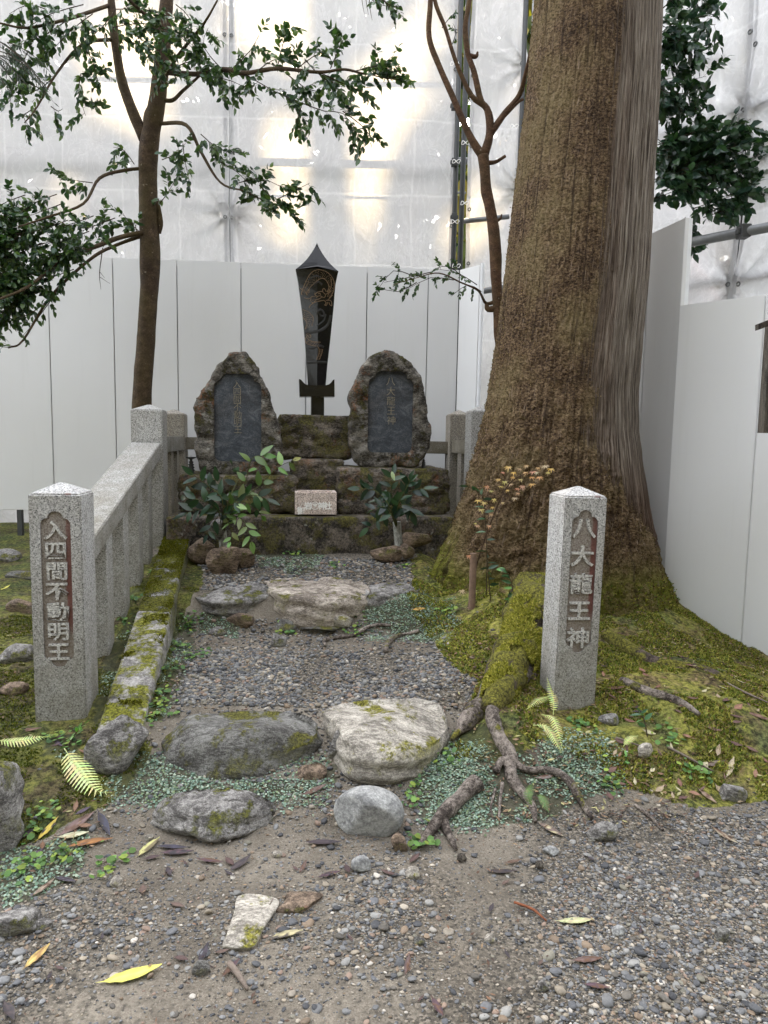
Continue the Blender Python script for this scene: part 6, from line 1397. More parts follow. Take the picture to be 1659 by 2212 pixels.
def on_base(r, n):
    i = r.integers(0, 90, n * 3); j = r.integers(0, NA, n * 3); ok = (zone[:, 2].reshape(NZ, NA)[i, j] > .4); i, j = i[ok][:n], j[ok][:n]
    P = np.stack([X[i, j], Yt[i, j], ZZ[i, j]], 1); N = np.stack([ca[i, j], sa[i, j], .6 + 0 * sa[i, j]], 1); N /= np.linalg.norm(N, axis=1)[:, None]; return P + r.normal(0, .005, P.shape), N
o = tufts('moss_skirt', 16000, on_base, 0.011, 0.0045, MC + [(0.22, 0.21, 0.03)], 9, nb=2); o.parent = cedar; o.matrix_parent_inverse = PINV[cedar.name]; o['kind'] = 'stuff'
# creeping leaves
def cover(name, n, samp, size, cols, seed, k=5, hl=(.004, .018)):
    r = np.random.default_rng(seed); P, N = samp(r, n); n = len(P); a = np.arange(k) * 2 * PI / k; ph = r.uniform(0, 6.28, n); s = size * r.uniform(.5, 1.4, n)
    tx, ty = r.normal(0, .45, n), r.normal(0, .45, n) - .25; Z = np.stack([np.clip(tx, -1, 1), np.clip(ty, -1.2, 1), np.ones(n)], 1) + N * .5; Z /= np.linalg.norm(Z, axis=1)[:, None]
    A = np.stack([np.cos(ph), np.sin(ph), np.zeros(n)], 1); A -= Z * (A * Z).sum(1)[:, None]; A /= np.linalg.norm(A, axis=1)[:, None]; Bv = np.cross(Z, A); C = P + np.stack([np.zeros(n), np.zeros(n), r.uniform(*hl, n)], 1)
    V = C[:, None] + s[:, None, None] * (np.cos(a)[None, :, None] * A[:, None] + 0.85 * np.sin(a)[None, :, None] * Bv[:, None]); V = V.reshape(-1, 3); F = np.arange(n * k).reshape(n, k)
    c = np.array(cols)[r.integers(0, len(cols), n)] * r.uniform(.55, 1.35, n)[:, None]
    return np_mesh(name, V, F, M['ground_leaf'], None, False, cols=np.repeat(c, k, 0))
CC1 = [(0.21, 0.31, 0.24), (0.29, 0.38, 0.30), (0.12, 0.19, 0.13), (0.20, 0.26, 0.14), (0.36, 0.42, 0.32)]
o = cover('ground_cover', 24000, on_ground('cover', 1.9, 5.2, -1.9, 2.0,   .45), 0.0052, CC1, 12, hl=(.002, .010)); tag(o, kind='stuff')
def spots(pxs, spread, n):
    def f(r, m):
        Q = [gp(x, y) for x, y in pxs]; P = []
        for q in Q:
            d = r.normal(0, spread, (n, 2)); x = q[0] + d[:, 0]; y = q[1] + d[:, 1]; P.append(np.stack([x, y, Hn(x, y)], 1))
        P = np.concatenate(P); return P, np.tile([0, 0, 1.0], (len(P), 1))
    return f
o = cover('ground_cover', 9000, spots([(x_, y_) for x_ in range(930, 1050, 22) for y_ in range(1620, 1780, 26)] + [(x_, y_) for x_ in range(800, 990, 24) for y_ in range(1300, 1390, 20)] + [(x_, y_) for x_ in range(240, 720, 30) for y_ in (1650, 1700, 1730)] + [(x_, y_) for x_ in range(1180, 1330, 26) for y_ in range(1600, 1720, 28)] + [(440, 1350), (470, 1350), (500, 1350), (560, 1205), (600, 1210), (650, 1205)], 0.03, 70), 0.0048, CC1, 22, hl=(.002, .009)); tag(o, kind='stuff')
o = cover('creeping_plant', 1, spots([(385, 1400), (370, 1450), (345, 1500), (330, 1560), (350, 1530), (320, 1420), (400, 1360), (425, 1420), (420, 1345), (270, 1350), (290, 1300), (330, 1240), (150, 1600), (120, 1590), (80, 1870), (40, 1880), (150, 1850), (240, 1880), (60, 1800), (100, 1760), (960, 1330), (880, 1225), (640, 1200), (720, 1225), (900, 1830), (960, 1640), (1320, 1700), (1250, 1560), (1500, 1680), (1440, 1600), (890, 1720), (620, 1370), (770, 1370)], 0.035, 26), 0.011, [(0.10, 0.2, 0.05), (0.16, 0.28, 0.07), (0.24, 0.32, 0.06), (0.07, 0.14, 0.05)], 13, 6, (.006, .03)); tag(o, kind='stuff')
# forest litter: needles and chips
def litter(name, n, ylo, yhi, xlo, xhi, seed, cols, L=(.01, .035)):
    r = np.random.default_rng(seed); x = r.uniform(xlo, xhi, n); y = r.uniform(ylo, yhi, n); ok = np.abs(x) < .62 * y; k = KX(y); ok &= ~((x < k) & (x > k - .45) & (y > 3)); ok &= fbm(x * 3, y * 3, 0, seed, 3) > -.15; x, y = x[ok], y[ok]; n = len(x)
    z = Hn(x, y) + .008 + r.uniform(0, .008, n); a = r.uniform(0, PI, n); l = r.uniform(*L, n) / 2; w = l * r.uniform(.08, .45, n); dz = r.normal(0, .15, n) * l
    D = np.stack([np.cos(a) * l, np.sin(a) * l, dz], 1); W = np.stack([-np.sin(a) * w, np.cos(a) * w, r.normal(0, .3, n) * w], 1); C = np.stack([x, y, z], 1)
    V = np.stack([C - D, C + W, C + D, C - W], 1).reshape(-1, 3); c = np.array(cols)[r.integers(0, len(cols), n)] * r.uniform(.6, 1.4, n)[:, None]
    return np_mesh(name, V, np.arange(n * 4).reshape(n, 4), M['leaf_dead'], None, False, cols=np.repeat(c, 4, 0))
DC = [(0.10, 0.055, 0.035), (0.16, 0.09, 0.055), (0.06, 0.035, 0.028), (0.24, 0.16, 0.09), (0.33, 0.30, 0.14)]
o = litter('leaf_litter', 9000, 2.5, 4.5, .35, 2.8, 51, DC); tag(o, kind='stuff')
o = litter('leaf_litter', 1300, 1.5, 2.7, -1.7, 1.7, 52, DC[:4], (.006, .022)); tag(o, kind='stuff')
o = litter('leaf_litter', 2600, 2.2, 4.8, -2.2, -1.0, 53, DC, (.006, .03)); tag(o, kind='stuff')

# ------------------------------------------------------------------ fallen leaves, one by one
def fallen(x, y, Lpx, rot, col, label, group=None, wr=0.28, curl=0.25, name='fallen_leaf', col2=None, lift=0.008):
    g = gp(x, y, lift); L = Lpx * g[1] / FPX; n = 10; V = []; C = []; sd = random.randint(0, 999)
    for i in range(n + 1):
        t = i / n; w = wr * L / 2 * math.sin(PI * min(1, t * 1.02)) ** .75 * (1 - .25 * t) if 0 < i < n else .002
        for j in (-1, -.5, 0, .5, 1):
            zz_ = curl * L * .28 * (math.sin(PI * t) * -.5 + .5 * t) + abs(j) * w * .35 + .05 * w * math.sin(t * 23 + j * 3)
            V.append((L * (t - .5), j * w * (1 + .06 * math.sin(t * 31 + j)), max(0, zz_) + .002 * (j == 0)))
            f = vnoise(t * 6 + sd, j * 1.5, 0, 3); cc = np.array(col) if (col2 is None or f < .1) else np.array(col2); C.append(cc * (1 + .25 * vnoise(t * 14, j * 3, sd)) * (1.25 if j == 0 else 1))
    V.append((-L * .5 - L * .16, 0, .004)); C.append(np.array(col))
    F = [(i * 5 + j, (i + 1) * 5 + j, (i + 1) * 5 + j + 1, i * 5 + j + 1) for i in range(n) for j in range(4)] + [(0, 4, len(V) - 1)]
    V = np.array(V); c, s = math.cos(rot), math.sin(rot); e = .03
    # slope of the ground under the leaf
    gx_ = float(H0(g[0] + e, g[1]) - H0(g[0] - e, g[1])) / (2 * e); gy_ = float(H0(g[0], g[1] + e) - H0(g[0], g[1] - e)) / (2 * e)
    Xr = V[:, 0] * c - V[:, 1] * s; Yr = V[:, 0] * s + V[:, 1] * c; Zr = V[:, 2] + Xr * gx_ + Yr * gy_
    mb = MB(); mb.add(np.stack([Xr, Yr, Zr], 1) + g, F, np.clip(np.array(C), 0, 1)); o = mb.build(name, M['leaf_dead'], None, True, local=g)
    return tag(o, label, 'leaf', group)
YEL = (0.62, 0.58, 0.13); BRN = (0.11, 0.06, 0.038); DRK = (0.035, 0.03, 0.034); TAN = (0.42, 0.36, 0.22); PUR = (0.085, 0.05, 0.06); ORG = (0.45, 0.22, 0.06); PGR = (0.42, 0.46, 0.2)
FL = [(288, 2112, 128, .38, YEL, None, 'long bright yellow leaf lying flat on the path gravel'), (322, 1838, 78, 1.25, (.5, .48, .2), (.16, .13, .07), 'spotted pale yellow leaf standing out below the low moss-capped stone'), (82, 2075, 78, 1.3, (.5, .36, .12), (.3, .18, .07), 'speckled ochre leaf in the gravel near the border'),
      (196, 1826, 95, .35, (.26, .12, .04), BRN, 'long rust-brown leaf with yellow edge below the big fern frond'), (225, 1790, 80, -.9, (.05, .05, .075), DRK, 'curled blue-black leaf under the tip of the big fern frond'), (168, 1785, 80, .9, (.17, .11, .1), BRN, 'folded brown leaf beneath the big fern frond'),
      (105, 1795, 66, 1.3, (.5, .38, .06), DRK, 'half yellow half black leaf near the pale border boulder'), (45, 1815, 76, .9, DRK, PUR, 'black wet leaf at the foot of the pale border boulder'), (160, 1812, 64, .2, (.45, .45, .3), TAN, 'whitish curled leaf across the brown leaves'), (375, 1838, 70, -.1, (.045, .04, .06), DRK, 'dark violet leaf beside the spotted pale yellow leaf'),
      (385, 1850, 72, .05, DRK, PUR, 'black narrow leaf tucked under the dark violet leaf'), (142, 1905, 56, -.3, (.07, .06, .075), DRK, 'blackish wet leaf on gravel beneath the rust-brown leaf'), (95, 1925, 60, 1.2, (.26, .2, .15), BRN, 'greyish bark-like strip at the moss edge'), (247, 1605, 46, .9, (.36, .38, .22), TAN, 'pale green leaf resting on the knobbly grey rock'),
      (193, 1640, 36, 1.4, (.5, .25, .06), ORG, 'orange-brown leaf against the knobbly grey rock'), (60, 1575, 60, .1, (.16, .09, .06), BRN, 'brown leaf on moss in front of the seven-character post'), (455, 1868, 60, -.2, PUR, BRN, 'purple-brown leaf on dirt below the moss-capped stone'), (520, 1875, 64, 1.0, (.07, .055, .055), DRK, 'slanting dark leaf on dirt, stalk up'),
      (700, 1828, 80, .0, (.06, .045, .05), DRK, 'dark leaf lying behind the loose blue-grey rock foot'), (712, 1895, 55, .45, PUR, DRK, 'dark curled leaf in the path centre'), (655, 1880, 44, 1.35, (.12, .08, .07), BRN, 'upright brown leaf stub on the dirt'), (620, 2025, 76, .35, (.10, .085, .07), (.4, .35, .2), 'dark brown leaf with pale edge beside the flat triangular stone'),
      (440, 2065, 62, 1.5, (.05, .04, .05), DRK, 'narrow dark leaf standing across the gravel'), (500, 2100, 58, 1.1, PUR, BRN, 'purple leaf below the flat triangular stone'), (880, 2095, 62, 1.4, (.11, .075, .07), BRN, 'large crumpled brown leaf in the path gravel'), (945, 2190, 60, -1.2, PUR, BRN, 'crumpled leaf near the bottom border'),
      (1270, 2085, 70, .1, (.13, .085, .075), BRN, 'ragged brown leaf in thick gravel'), (1245, 1993, 82, .05, (.45, .48, .25), TAN, 'pale green mottled leaf in thick gravel'), (1085, 1885, 66, -.05, (.06, .045, .04), DRK, 'dark shrivelled leaf in gravel beneath the exposed roots'), (1190, 1800, 60, -.7, (.15, .11, .09), TAN, 'grey-brown leaf among roots'),
      (1565, 1810, 66, -1.1, (.33, .28, .2), BRN, 'tan leaf with dark edge at the foot of the mossy slope'), (1578, 1660, 56, .9, (.4, .33, .22), TAN, 'tan leaf half folded on the mossy slope'), (1545, 1650, 50, .2, (.16, .12, .1), BRN, 'grey-brown leaf on moss near the border'), (1330, 1498, 44, .2, (.16, .08, .055), BRN, 'brown leaf lying behind the five-character post'),
      (1390, 1535, 50, .1, (.06, .04, .04), DRK, 'dark dry leaf on moss near the white-lichened stone'), (1560, 1455, 56, -.4, (.17, .09, .07), BRN, 'reddish-brown leaf on moss below the hoarding'), (1500, 1445, 50, .3, (.2, .1, .08), BRN, 'broad reddish leaf in moss beneath the hoarding'), (1640, 1560, 50, -.5, (.2, .12, .09), BRN, 'brown leaf on moss by the picture border'),
      (1180, 1690, 44, .2, (.2, .16, .14), BRN, 'small grey leaf under the hooked root'), (1528, 1730, 48, -1.1, (.28, .2, .14), BRN, 'narrow tan leaf below the mossy slope'), (680, 1715, 56, .5, (.13, .085, .075), BRN, 'brown leaf in the hollow beside the pale step stone'), (1110, 1865, 40, .3, (.12, .08, .06), BRN, 'small bark-brown leaf under the roots'),
      (905, 1325, 26, .2, (.5, .35, .1), ORG, 'small orange leaf on the ground cover beside the upper step'), (1290, 2140, 56, -.2, PUR, BRN, 'dull purple leaf low in thick gravel'), (20, 2190, 70, -.8, (.06, .045, .045), DRK, 'dark leaf in the bottom corner'), (290, 1575, 46, .7, (.14, .09, .07), BRN, 'brown leaf between kerb end and knobbly rock'),
      (12, 1275, 32, 1.5, YEL, None, 'bright yellow leaf upright on the bank behind the seven-character post')]
for x, y, L, r_, c1_, c2_, lab in FL: fallen(x, y, L, r_, c1_, lab, None, random.uniform(.24, .36), random.uniform(.1, .5), col2=c2_)
rs = random.Random(5)
for k in range(60):
    px = rs.uniform(1300, 1655); py = rs.uniform(1440, 1740)
    if py < 1400 + (px - 1400) * .12: continue
    cc = rs.choice([(.20, .10, .07), (.26, .14, .09), (.14, .08, .06), (.34, .26, .17), (.11, .06, .05), (.45, .40, .25)])
    fallen(px, py, rs.uniform(14, 30), rs.uniform(-1.5, 1.5), cc, 'small dry brown leaf scattered on the mossy slope around the five-character post', 'small leaves on the mossy slope', rs.uniform(.3, .6), rs.uniform(.2, .9), lift=.012)
for k in range(30):
    px = rs.uniform(10, 1600); py = rs.uniform(1850, 2190)
    cc = rs.choice([(.09, .055, .05), (.07, .045, .045), (.12, .08, .065), (.05, .04, .045)])
    fallen(px, py, rs.uniform(18, 42), rs.uniform(-1.5, 1.5), cc, 'small dark withered leaf lying in the path gravel', 'withered leaves in the gravel', rs.uniform(.25, .5), rs.uniform(.1, .6), lift=.007)
for k in range(16):
    px = rs.uniform(5, 200); py = rs.uniform(1560, 1850)
    fallen(px, py, rs.uniform(16, 36), rs.uniform(-1.5, 1.5), rs.choice([(.09, .055, .05), (.18, .10, .06), (.07, .05, .07)]), 'small brown leaf on the moss close to the pale border boulder', 'small leaves by the border boulder', rs.uniform(.25, .5), rs.uniform(.1, .6), lift=.01)
# sticks
for pts, rad, lab in (([(495, 2092), (515, 2118), (535, 2150)], .008, 'pale broken stick in the gravel below the flat triangular stone'), ([(590, 1955), (570, 1990)], .002, 'thin stalk by the flat triangular stone'), ([(1110, 1960), (1150, 1975), (1180, 1995)], .004, 'rusty cypress twig lying in thick gravel'), ([(1440, 1630), (1480, 1650), (1540, 1670)], .006, 'grey stick on the mossy slope'), ([(1330, 1600), (1400, 1640)], .004, 'thin twig on the mossy slope'), ([(1560, 1470), (1600, 1500), (1659, 1530)], .006, 'branched grey twig below the hoarding')):
    P = [gpz(x, y, .012) for x, y in pts]; mb = MB(); tube(mb, P, [rad, rad, rad * .6][:len(P)], 7, 4, .3, col=(.2, .16, .13) if 'rusty' not in lab else (.22, .08, .04)); o = mb.build('stick', M['twig'], None, True, local=P[0]); tag(o, lab, 'stick')
for x, y in ((997, 1862), (1165, 1876)):
    g = gp(x, y, .014); me = boulder_mesh(int(x), (.015, .015, .014), 0, 3, .25); o = link('seed_cone', me, M['wood_dark'], None, False); o.location = [float(v) for v in g]; tag(o, 'round dark cypress cone on bare dirt under the exposed root' if x < 1000 else 'small cypress cone beside the dark shrivelled leaf', 'cone')

# ------------------------------------------------------------------ ferns
def frond(mb, P, wmax, col, n=17):
    P = catmull(np.array(P, float), 8); s = np.concatenate([[0], np.cumsum(np.linalg.norm(np.diff(P, axis=0), axis=1))]); tot = s[-1]
    tube(mb, P[::2], np.linspace(.002, .0008, len(P[::2])), 4, 1, col=tuple(c * .8 for c in col))
    for k in range(n):
        t = .12 + .86 * k / n; q = np.array([np.interp(t * tot, s, P[:, j]) for j in range(3)]); q2_ = np.array([np.interp(min(1, t + .03) * tot, s, P[:, j]) for j in range(3)]); d = (q2_ - q) / (np.linalg.norm(q2_ - q) + 1e-9)
        L = wmax * math.sin(PI * (t ** .8) * .93 + .15)
        for sg in (-1, 1):
            sd = np.cross([0, -.35, 1.0], d) * sg; sd /= np.linalg.norm(sd); dd = sd + d * .45 + np.array([0, 0, -.1]); dd /= np.linalg.norm(dd)
            m = 6; W = L * .13; V = [];
            for i in range(m + 1):
                tt_ = i / m; w = W * (1 - tt_) ** .6 * (1 + (.35 if i % 2 else -.2)); c_ = q + dd * L * tt_ + np.array([0, 0, -.12 * L * tt_ ** 2]); V += [c_ - d * w, c_ + d * w]
            mb.add(V, [(2 * i, 2 * i + 1, 2 * i + 3, 2 * i + 2) for i in range(m)], tuple(c * random.uniform(.8, 1.15) for c in col))
FC = (0.80, 0.85, 0.34)
for lab, fr_, w in (('large pale yellow-green fern frond on the moss beneath the knobbly rock', [(gpz(140, 1655, .08), gpz(165, 1690, .07), gpz(205, 1735, .05), gpz(242, 1730, .03))], .06),
                    ('pale fern frond reaching in from the border below the seven-character post', [(gpz(-10, 1635, .07), gpz(40, 1632, .07), gpz(85, 1620, .06), gpz(105, 1605, .04))], .035),
                    ('cluster of small pale ferns at the foot of the five-character post', [(gpz(1170, 1560, .03), gpz(1195, 1590, .06), gpz(1215, 1645, .02)), (gpz(1150, 1600, .06), gpz(1180, 1605, .06), gpz(1212, 1650, .02)), (gpz(1185, 1520, .05), gpz(1160, 1545, .06), gpz(1135, 1560, .05)), (gpz(1195, 1545, .02), gpz(1195, 1530, .06), gpz(1180, 1500, .08))], .026),
                    ('small green fern under the hooked root', [(gpz(1160, 1730, .02), gpz(1170, 1745, .04), gpz(1185, 1770, .02)), (gpz(1150, 1755, .02), gpz(1140, 1740, .05), gpz(1150, 1720, .05))], .022),
                    ('tiny fern among leaves on the slope beside the five-character post', [(gpz(1345, 1640, .03), gpz(1360, 1620, .04), gpz(1378, 1605, .03))], .02)):
    r_ = empty('fern', fr_[0][0], lab, 'fern')
    for f in fr_: mb = MB(); frond(mb, f, w, FC if 'green' not in lab or 'yellow' in lab else (.14, .24, .06)); mb.build('frond', M['leaf_bright'], r_)

# ------------------------------------------------------------------ seedlings
def seedling(lab, stems, lsz, pal, cat='seedling', name='seedling', r0=.0035, n=7, spread=1.0, mat='leaf', geos=None):
    r_ = empty(name, stems[0][0], lab, cat); k = 0
    for st in stems:
        mb = MB(); P, _ = tube(mb, st, np.linspace(r0, r0 * .4, len(st)), 6, 5, col=(.07, .055, .03)); mb.build('stem', M['twig'], r_, True)
        for i in range(n):
            t = .3 + .7 * (i + 1) / n; j = min(len(P) - 2, int(t * (len(P) - 1))); p = P[j]; mb = MB(); d = rnd_dir() * spread; d[2] = abs(d[2]) * .4 - .05; d[1] *= .7
            put_leaf(mb, p, d, lsz * random.uniform(.75, 1.2), random.choice(pal), geo=random.choice(geos or LG5)); mb.build('leaf', M[mat], r_, True)
    return r_
DG = [(.03, .075, .035), (.045, .11, .04), (.025, .06, .035)]; BG = [(.13, .3, .05), (.09, .22, .05), (.16, .33, .07)]
seedling('dark-leaved camellia seedling on the mossy flare beside the platform', [[at(1050, 1290, 4.3), at(1052, 1200, 4.3), at(1048, 1120, 4.3), at(1040, 1070, 4.3), at(1005, 1048, 4.3)]], .055, DG + BG[1:2], n=13)
seedling('second dark seedling close to the rusty stake', [[at(1060, 1300, 4.2), at(1055, 1240, 4.2), at(1050, 1180, 4.2)]], .065, DG, n=9)
seedling('light green seedling with glossy young leaves in front of the cedar', [[at(1115, 1400, 4.0), at(1112, 1320, 4.0), at(1105, 1260, 4.0), at(1090, 1225, 4.0)]], .06, BG + DG, n=9)
seedling('small low seedling beside the rusty stake foot', [[at(1090, 1310, 4.1), at(1100, 1290, 4.1), at(1110, 1280, 4.1)]], .05, DG, n=6)
seedling('three-leaved seedling by the kerb end before the seven-character post', [[gpz(140, 1620, 0), gpz(165, 1600, .04), gpz(185, 1590, .06)]], .035, BG, n=6)
seedling('broad-leaved seedling on the mossy slope beside the five-character post', [[gpz(1400, 1600, 0), gpz(1390, 1580, .05), gpz(1380, 1570, .07)]], .05, [(.09, .19, .09), (.12, .24, .08)], n=7)
seedling('clover-like seedling in the moss lower down the slope', [[gpz(1345, 1665, 0), gpz(1355, 1655, .03)]], .028, BG, n=8); seedling('small seedling near the tan folded leaf', [[gpz(1495, 1700, 0), gpz(1490, 1685, .03)]], .026, BG, n=7)
seedling('seedling of bright leaves at the bottom of the bank under the cover plants', [[gpz(895, 1740, 0), gpz(890, 1720, .03)]], .03, BG, n=5); seedling('pair of yellow leaves on a stalk beside the kerb end', [[gpz(255, 1590, 0), gpz(252, 1560, .03)]], .035, [(.4, .45, .12)], n=3)
# maple
def maple_leaf(mb, p, nrm, s, col):
    nrm = nrm / np.linalg.norm(nrm); a = np.cross(nrm, [0, 0, 1.0]); a /= np.linalg.norm(a); b = np.cross(a, nrm); V = [p]; k = 7
    for i, (an, L) in enumerate([(-2.2, .45), (-1.45, .75), (-.75, .95), (0, 1.05), (.75, .95), (1.45, .75), (2.2, .45)]):
        an += -PI / 2; d = a * math.cos(an) + b * math.sin(an); V.append(p + d * s * L * random.uniform(.8, 1.15) - nrm * random.uniform(0.05, 0.3) * s)
        if i < 6: an2 = an + .37; d2 = a * math.cos(an2) + b * math.sin(an2); V.append(p + d2 * s * .34)
    n = len(V) - 1; mb.add(V, [(0, i, i + 1) for i in range(1, n)], col)
mp = empty('maple_seedling', at(1010, 1320, 4.25), 'slim maple sapling with yellow-orange autumn leaves before the cedar trunk', 'sapling')
mb = MB(); tube(mb, [at(1010, 1320, 4.25), at(1030, 1220, 4.25), at(1060, 1130, 4.2), at(1090, 1060, 4.1), at(1120, 1030, 4.05), at(1170, 1012, 4.0)], [.006, .005, .004, .0035, .0025, .0015], 7, 5, .1, col=(.08, .05, .03)); mb.build('stem', M['twig'], mp, True)
AC = [(.66, .40, .12), (.70, .47, .17), (.62, .34, .18), (.66, .48, .15), (.64, .42, .27)]
MPX = [(1085, 1020), (1100, 1008), (1120, 1012), (1140, 1005), (1160, 1010), (1180, 1006), (1192, 1012), (1105, 1030), (1125, 1035), (1148, 1030), (1168, 1030), (1080, 1050), (1095, 1058), (1115, 1055), (1130, 1050), (1150, 1045), (1070, 1078), (1088, 1085), (1110, 1075), (1050, 1050), (1060, 1060), (1040, 1100), (1060, 1110), (1035, 1080), (1055, 1135), (1030, 1135), (1045, 1085), (1100, 1045), (1135, 1020), (1010, 1200), (1160, 1020), (1075, 1035), (1065, 1095), (1000, 1275), (1025, 1130), (1110, 1020), (1150, 1018), (1185, 1020), (1092, 1040), (1120, 1065)]
for x, y in MPX:
    mb = MB(); maple_leaf(mb, at(x + random.uniform(-3, 3), y, 4.1 + random.uniform(-.06, .06)), np.array([random.uniform(-.9, .9), -1, random.uniform(.8, 2.4)]), .030 * random.uniform(.6, 1.25), tuple(c * random.uniform(.75, 1.05) for c in random.choice(AC))); mb.build('leaf', M['leaf_bright'], mp)
# cypress seedling and stake
cs = empty('cypress_seedling', at(1150, 1340, 4.0), 'feathery blue-green cypress seedling next to the five-character post', 'seedling'); mL, mT = MB(), MB()
for k in range(15):
    p0 = at(1110 + k * 4, 1300 + random.uniform(-35, 20), 3.95); needle_spray(mL, mT, p0, np.array([random.uniform(-.6, 1), random.uniform(-.5, .2), random.uniform(-.1, .6)]), random.uniform(.07, .14), 13, (.05, .13, .065))
for k in range(5): needle_spray(mL, mT, at(1075 + k * 8, 1365, 3.85), np.array([random.uniform(-.6, 1), -.2, random.uniform(-.1, .5)]), .06, 9, (.05, .13, .06))
tube(mT, [at(1130, 1370, 3.95), at(1140, 1300, 3.95)], .004, 6, 1); mL.build('foliage', M['leaf_bright'], cs); mT.build('twigs', M['twig'], cs)['kind'] = 'stuff'
mb = MB(); a = at(1020, 1280, 4.2); b = at(1023, 1195, 4.2); tube(mb, [a - np.array([0, 0, .1]), b], .021, 14, 1, cap=False); tube(mb, [b - np.array([0, 0, .12]), b], .017, 14, 1); o = mb.build('metal_stake', M['rusty'], None, False, local=a); tag(o, 'short rusty pipe stake driven in beside the maple sapling', 'stake')

# ------------------------------------------------------------------ vases with cut branches
def vase(lab, top, bot, v, r, mt='pvc'):
    ut, ht_ = Eat(*top, v); ub, hb2 = Eat(*bot, v); a, b = E(ub, v, hb2 - .03), E(ut, v, ht_); mb = MB(); tube(mb, [a, b], [r, r], 16, 1, cap=False); tube(mb, [a + (b - a) * .7, b], [r * .86, r * .86], 16, 1); o = mb.build('flower_vase', M[mt], None, True, local=a); tag(o, lab, 'vase'); return b
b1 = vase('grey pipe vase holding the bushy branches with pale drooping leaves', (480, 1140), (484, 1190), -.12, .030); b2 = vase('white stained plastic pipe vase holding the dark glossy branches', (857, 1127), (862, 1176), -.12, .030)
def branchlet(root, P, lsz, pal, n, gl=True):
    mb = MB(); Q, _ = tube(mb, P, np.linspace(.004, .0018, len(P)), 6, 5, col=(.10, .11, .04)); mb.build('stem', M['twig'], root, True)
    for i in range(n):
        t = .25 + .75 * i / (n - 1); j = min(len(Q) - 2, int(t * (len(Q) - 1))); d0 = (Q[j + 1] - Q[j]) / np.linalg.norm(Q[j + 1] - Q[j]); sg = 1 if i % 2 else -1
        sd = np.cross(d0, [0, 1.0, 0]); d = d0 * .6 + sg * sd * random.uniform(.6, 1) + rnd_dir() * .3; d[1] -= .25
        if i == n - 1: d = d0
        mb = MB(); V, F = random.choice(LGB); L = lsz * random.uniform(.8, 1.15)
        up = np.array([random.uniform(-.3, .3), -1, random.uniform(.2, 1)]); mb.add((V * L) @ orient(d, up, random.uniform(-.4, .4)) + Q[j], F, tuple(c * random.uniform(.8, 1.25) for c in random.choice(pal))); mb.build('leaf', M['leaf'], root, True)
LGB = [leaf_geo(1, w, c, f, 8) for w, c, f in ((.40, .12, .15), (.43, .22, .1), (.38, .05, .22))]
PDK = [(.016, .045, .016), (.022, .06, .018), (.014, .036, .02)]; PLT = [(.12, .20, .05), (.16, .25, .07), (.09, .16, .04)]; PPL = [(.24, .34, .12), (.30, .40, .16)]
s1 = empty('cut_branches', b1, 'bushy cut evergreen branches with olive and pale leaves in the grey vase', 'cut branches')
def v1(*a): return [b1 - np.array([0, 0, .05])] + [at(x, y, 4.95 + (c[0] if c else 0)) for x, y, *c in a]
for pts, pal, n, ls in (([(500, 1100), (530, 1040), (545, 990), (575, 985)], PLT, 9, .105), ([(510, 1090), (560, 1050), (600, 1010), (640, 992)], PLT + PPL, 10, .1), ([(495, 1080), (515, 1030), (500, 1000)], PLT[:1] + PDK, 8, .1), ([(480, 1080), (450, 1050), (410, 1020)], PDK, 9, .11), ([(470, 1100), (430, 1080), (395, 1075)], PDK, 10, .11), ([(480, 1110), (430, 1100), (400, 1110)], PDK, 9, .1),
                        ([(490, 1090), (470, 1040), (440, 1035)], PDK, 8, .1), ([(500, 1090), (540, 1090), (570, 1120)], PDK[:2] + PLT[:1], 9, .1), ([(500, 1115), (530, 1130), (545, 1180)], PPL, 10, .085), ([(485, 1110), (500, 1150), (495, 1175)], PPL, 6, .075), ([(480, 1110), (460, 1130), (445, 1160)], PDK, 7, .09), ([(500, 1080), (550, 1070), (580, 1080)], PLT[2:] + PDK, 8, .1)): branchlet(s1, v1(*[(x, y, -.1 + random.uniform(-.1, .1)) for x, y in pts]), ls, pal, n)
s2 = empty('cut_branches', b2, 'dark glossy cut evergreen branches in the white plastic vase', 'cut branches')
def v2_(*a): return [b2 - np.array([0, 0, .05])] + [at(x, y, 5.05 + (c[0] if c else 0)) for x, y, *c in a]
for pts, n in (([(850, 1090), (845, 1050), (850, 1020)], 9), ([(840, 1090), (810, 1060), (770, 1055)], 10), ([(840, 1100), (820, 1080), (800, 1035)], 9), ([(860, 1090), (890, 1060), (920, 1055)], 8), ([(860, 1090), (880, 1050), (885, 1035)], 8), ([(845, 1110), (820, 1120), (790, 1145)], 8), ([(860, 1100), (880, 1090), (890, 1110)], 7), ([(845, 1100), (825, 1095), (800, 1105)], 8)): branchlet(s2, v2_(*[(x, y, random.uniform(-.1, .08)) for x, y in pts]), .098, PDK, n)
mb = MB(); V, F = LGB[0]; mb.add((V * .07) @ orient([.3, -.2, -1], np.array([0, -1, .3]), .3) + at(846, 1018, 4.95), F, (.5, .6, .35)); mb.build('leaf', M['leaf_bright'], s2, True)

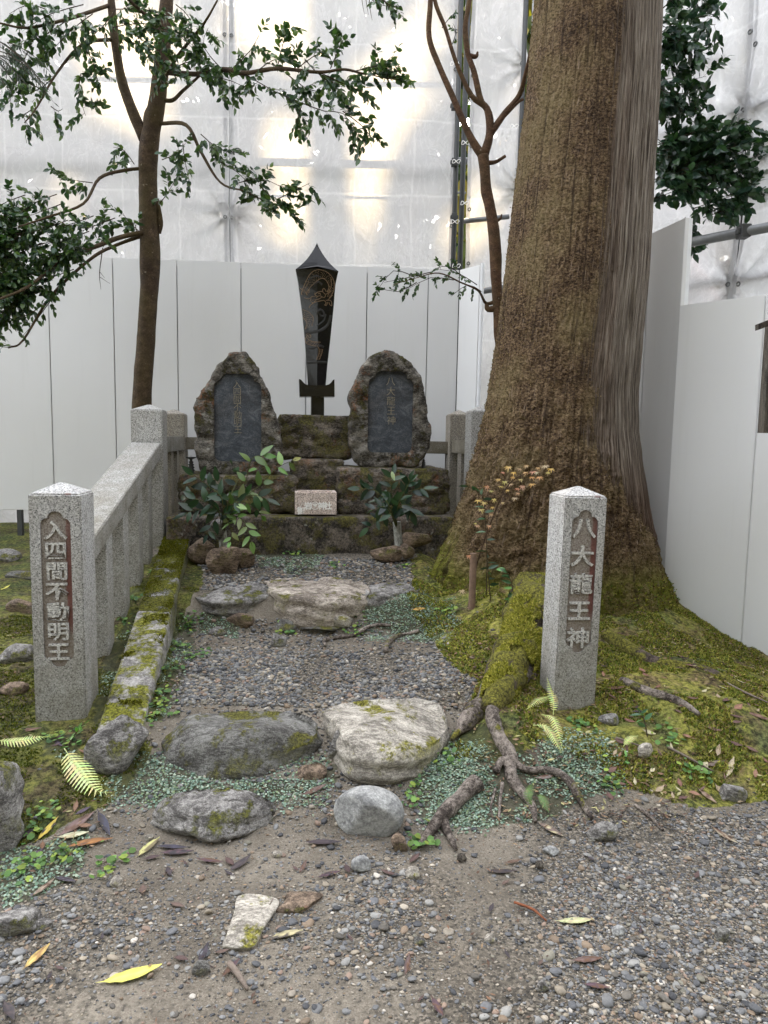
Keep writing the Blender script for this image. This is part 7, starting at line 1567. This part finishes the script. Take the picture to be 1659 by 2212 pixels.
# ------------------------------------------------------------------ trees beyond the sheeting (seen through its gaps; they break up the low sun)
wood = MB(); r = np.random.default_rng(77); trees_c = []
gl = [(690, 480, .42), (250, 190, .34), (255, 110, .25), (640, 20, .2), (735, 250, .22), (820, 320, .10), (800, 250, .1), (450, 25, .12), (640, 110, .08), (1015, 480, .2), (1560, 330, .3), (870, 130, .06), (600, 330, .06)]
GLP = [(at(x, y, SY), rad) for x, y, rad in gl]; SD = np.array(SUN_DIR)
def leafmass(P, smin, smax, r):
    n = len(P); a = r.normal(size=(n, 3)); a /= np.linalg.norm(a, axis=1)[:, None]; b = np.cross(a, r.normal(size=(n, 3))); b /= np.linalg.norm(b, axis=1)[:, None]; s = r.uniform(smin, smax, n)[:, None]
    V = np.stack([P - a * s, P - b * s * .6, P + a * s, P + b * s * .6], 1).reshape(-1, 3); cols = np.array([(.05, .09, .02), (.10, .13, .03), (.2, .19, .04), (.03, .06, .02), (.32, .26, .05)])[r.integers(0, 5, n)]
    return V, np.arange(n * 4).reshape(n, 4), np.repeat(cols, 4, 0)
nL = 34000; yy = r.uniform(26, 32, nL); xx = r.uniform(-34, 22, nL); zz_ = r.uniform(-0.5, 25, nL) ; P = np.stack([xx, yy, zz_], 1)
keep = np.ones(nL, bool)
for g, rad in GLP:
    w = P - g; t = w @ SD; dist = np.linalg.norm(w - t[:, None] * SD, axis=1); keep &= ~((dist < rad + 0.28) & (r.uniform(0, 1, nL) < 0.96))  # leaves left out along sun rays, shaping where glows land on the sheets
P = P[keep]; V, FF, cols = leafmass(P, .4, .75, r)
o = np_mesh('screening_woodland', V, FF, M['leaf_bright'], None, False, cols=cols); tag(o, kind='stuff')
# unseen foliage ring behind and beside the camera, added to cut low skylight
n = 13000; an = np.where(r.uniform(0, 1, n) < .82, r.uniform(PI * 1.38, PI * 2.02, n), r.uniform(PI * 0.93, PI * 1.38, n)) ; rad = r.uniform(10, 14, n); P = np.stack([np.cos(an) * rad, np.sin(an) * rad, r.uniform(0, 1, n) ** .8 * 13], 1)
V, FF, cols = leafmass(P, .3, .6, r)
o = np_mesh('screening_woodland', V, FF, M['leaf'], None, False, cols=cols * .6); tag(o, kind='stuff')
for k, x in enumerate((-9, -6.2, -3.1, .4, 3.2, 6.5)):
    mb = MB(); tube(mb, [(x * 1.6, 25, -.2), (x * 1.6 + .1, 25, 9), (x * 1.6 - .1, 25.1, 22)], [.45, .38, .2], 12, 4, .1, k); o = mb.build('woodland_cedar', M['bark_red'], None, True, local=(x * 1.6, 25, 0)); tag(o, 'straight cedar trunk in the wood beyond the sheeting', 'tree', 'cedars beyond the sheeting')
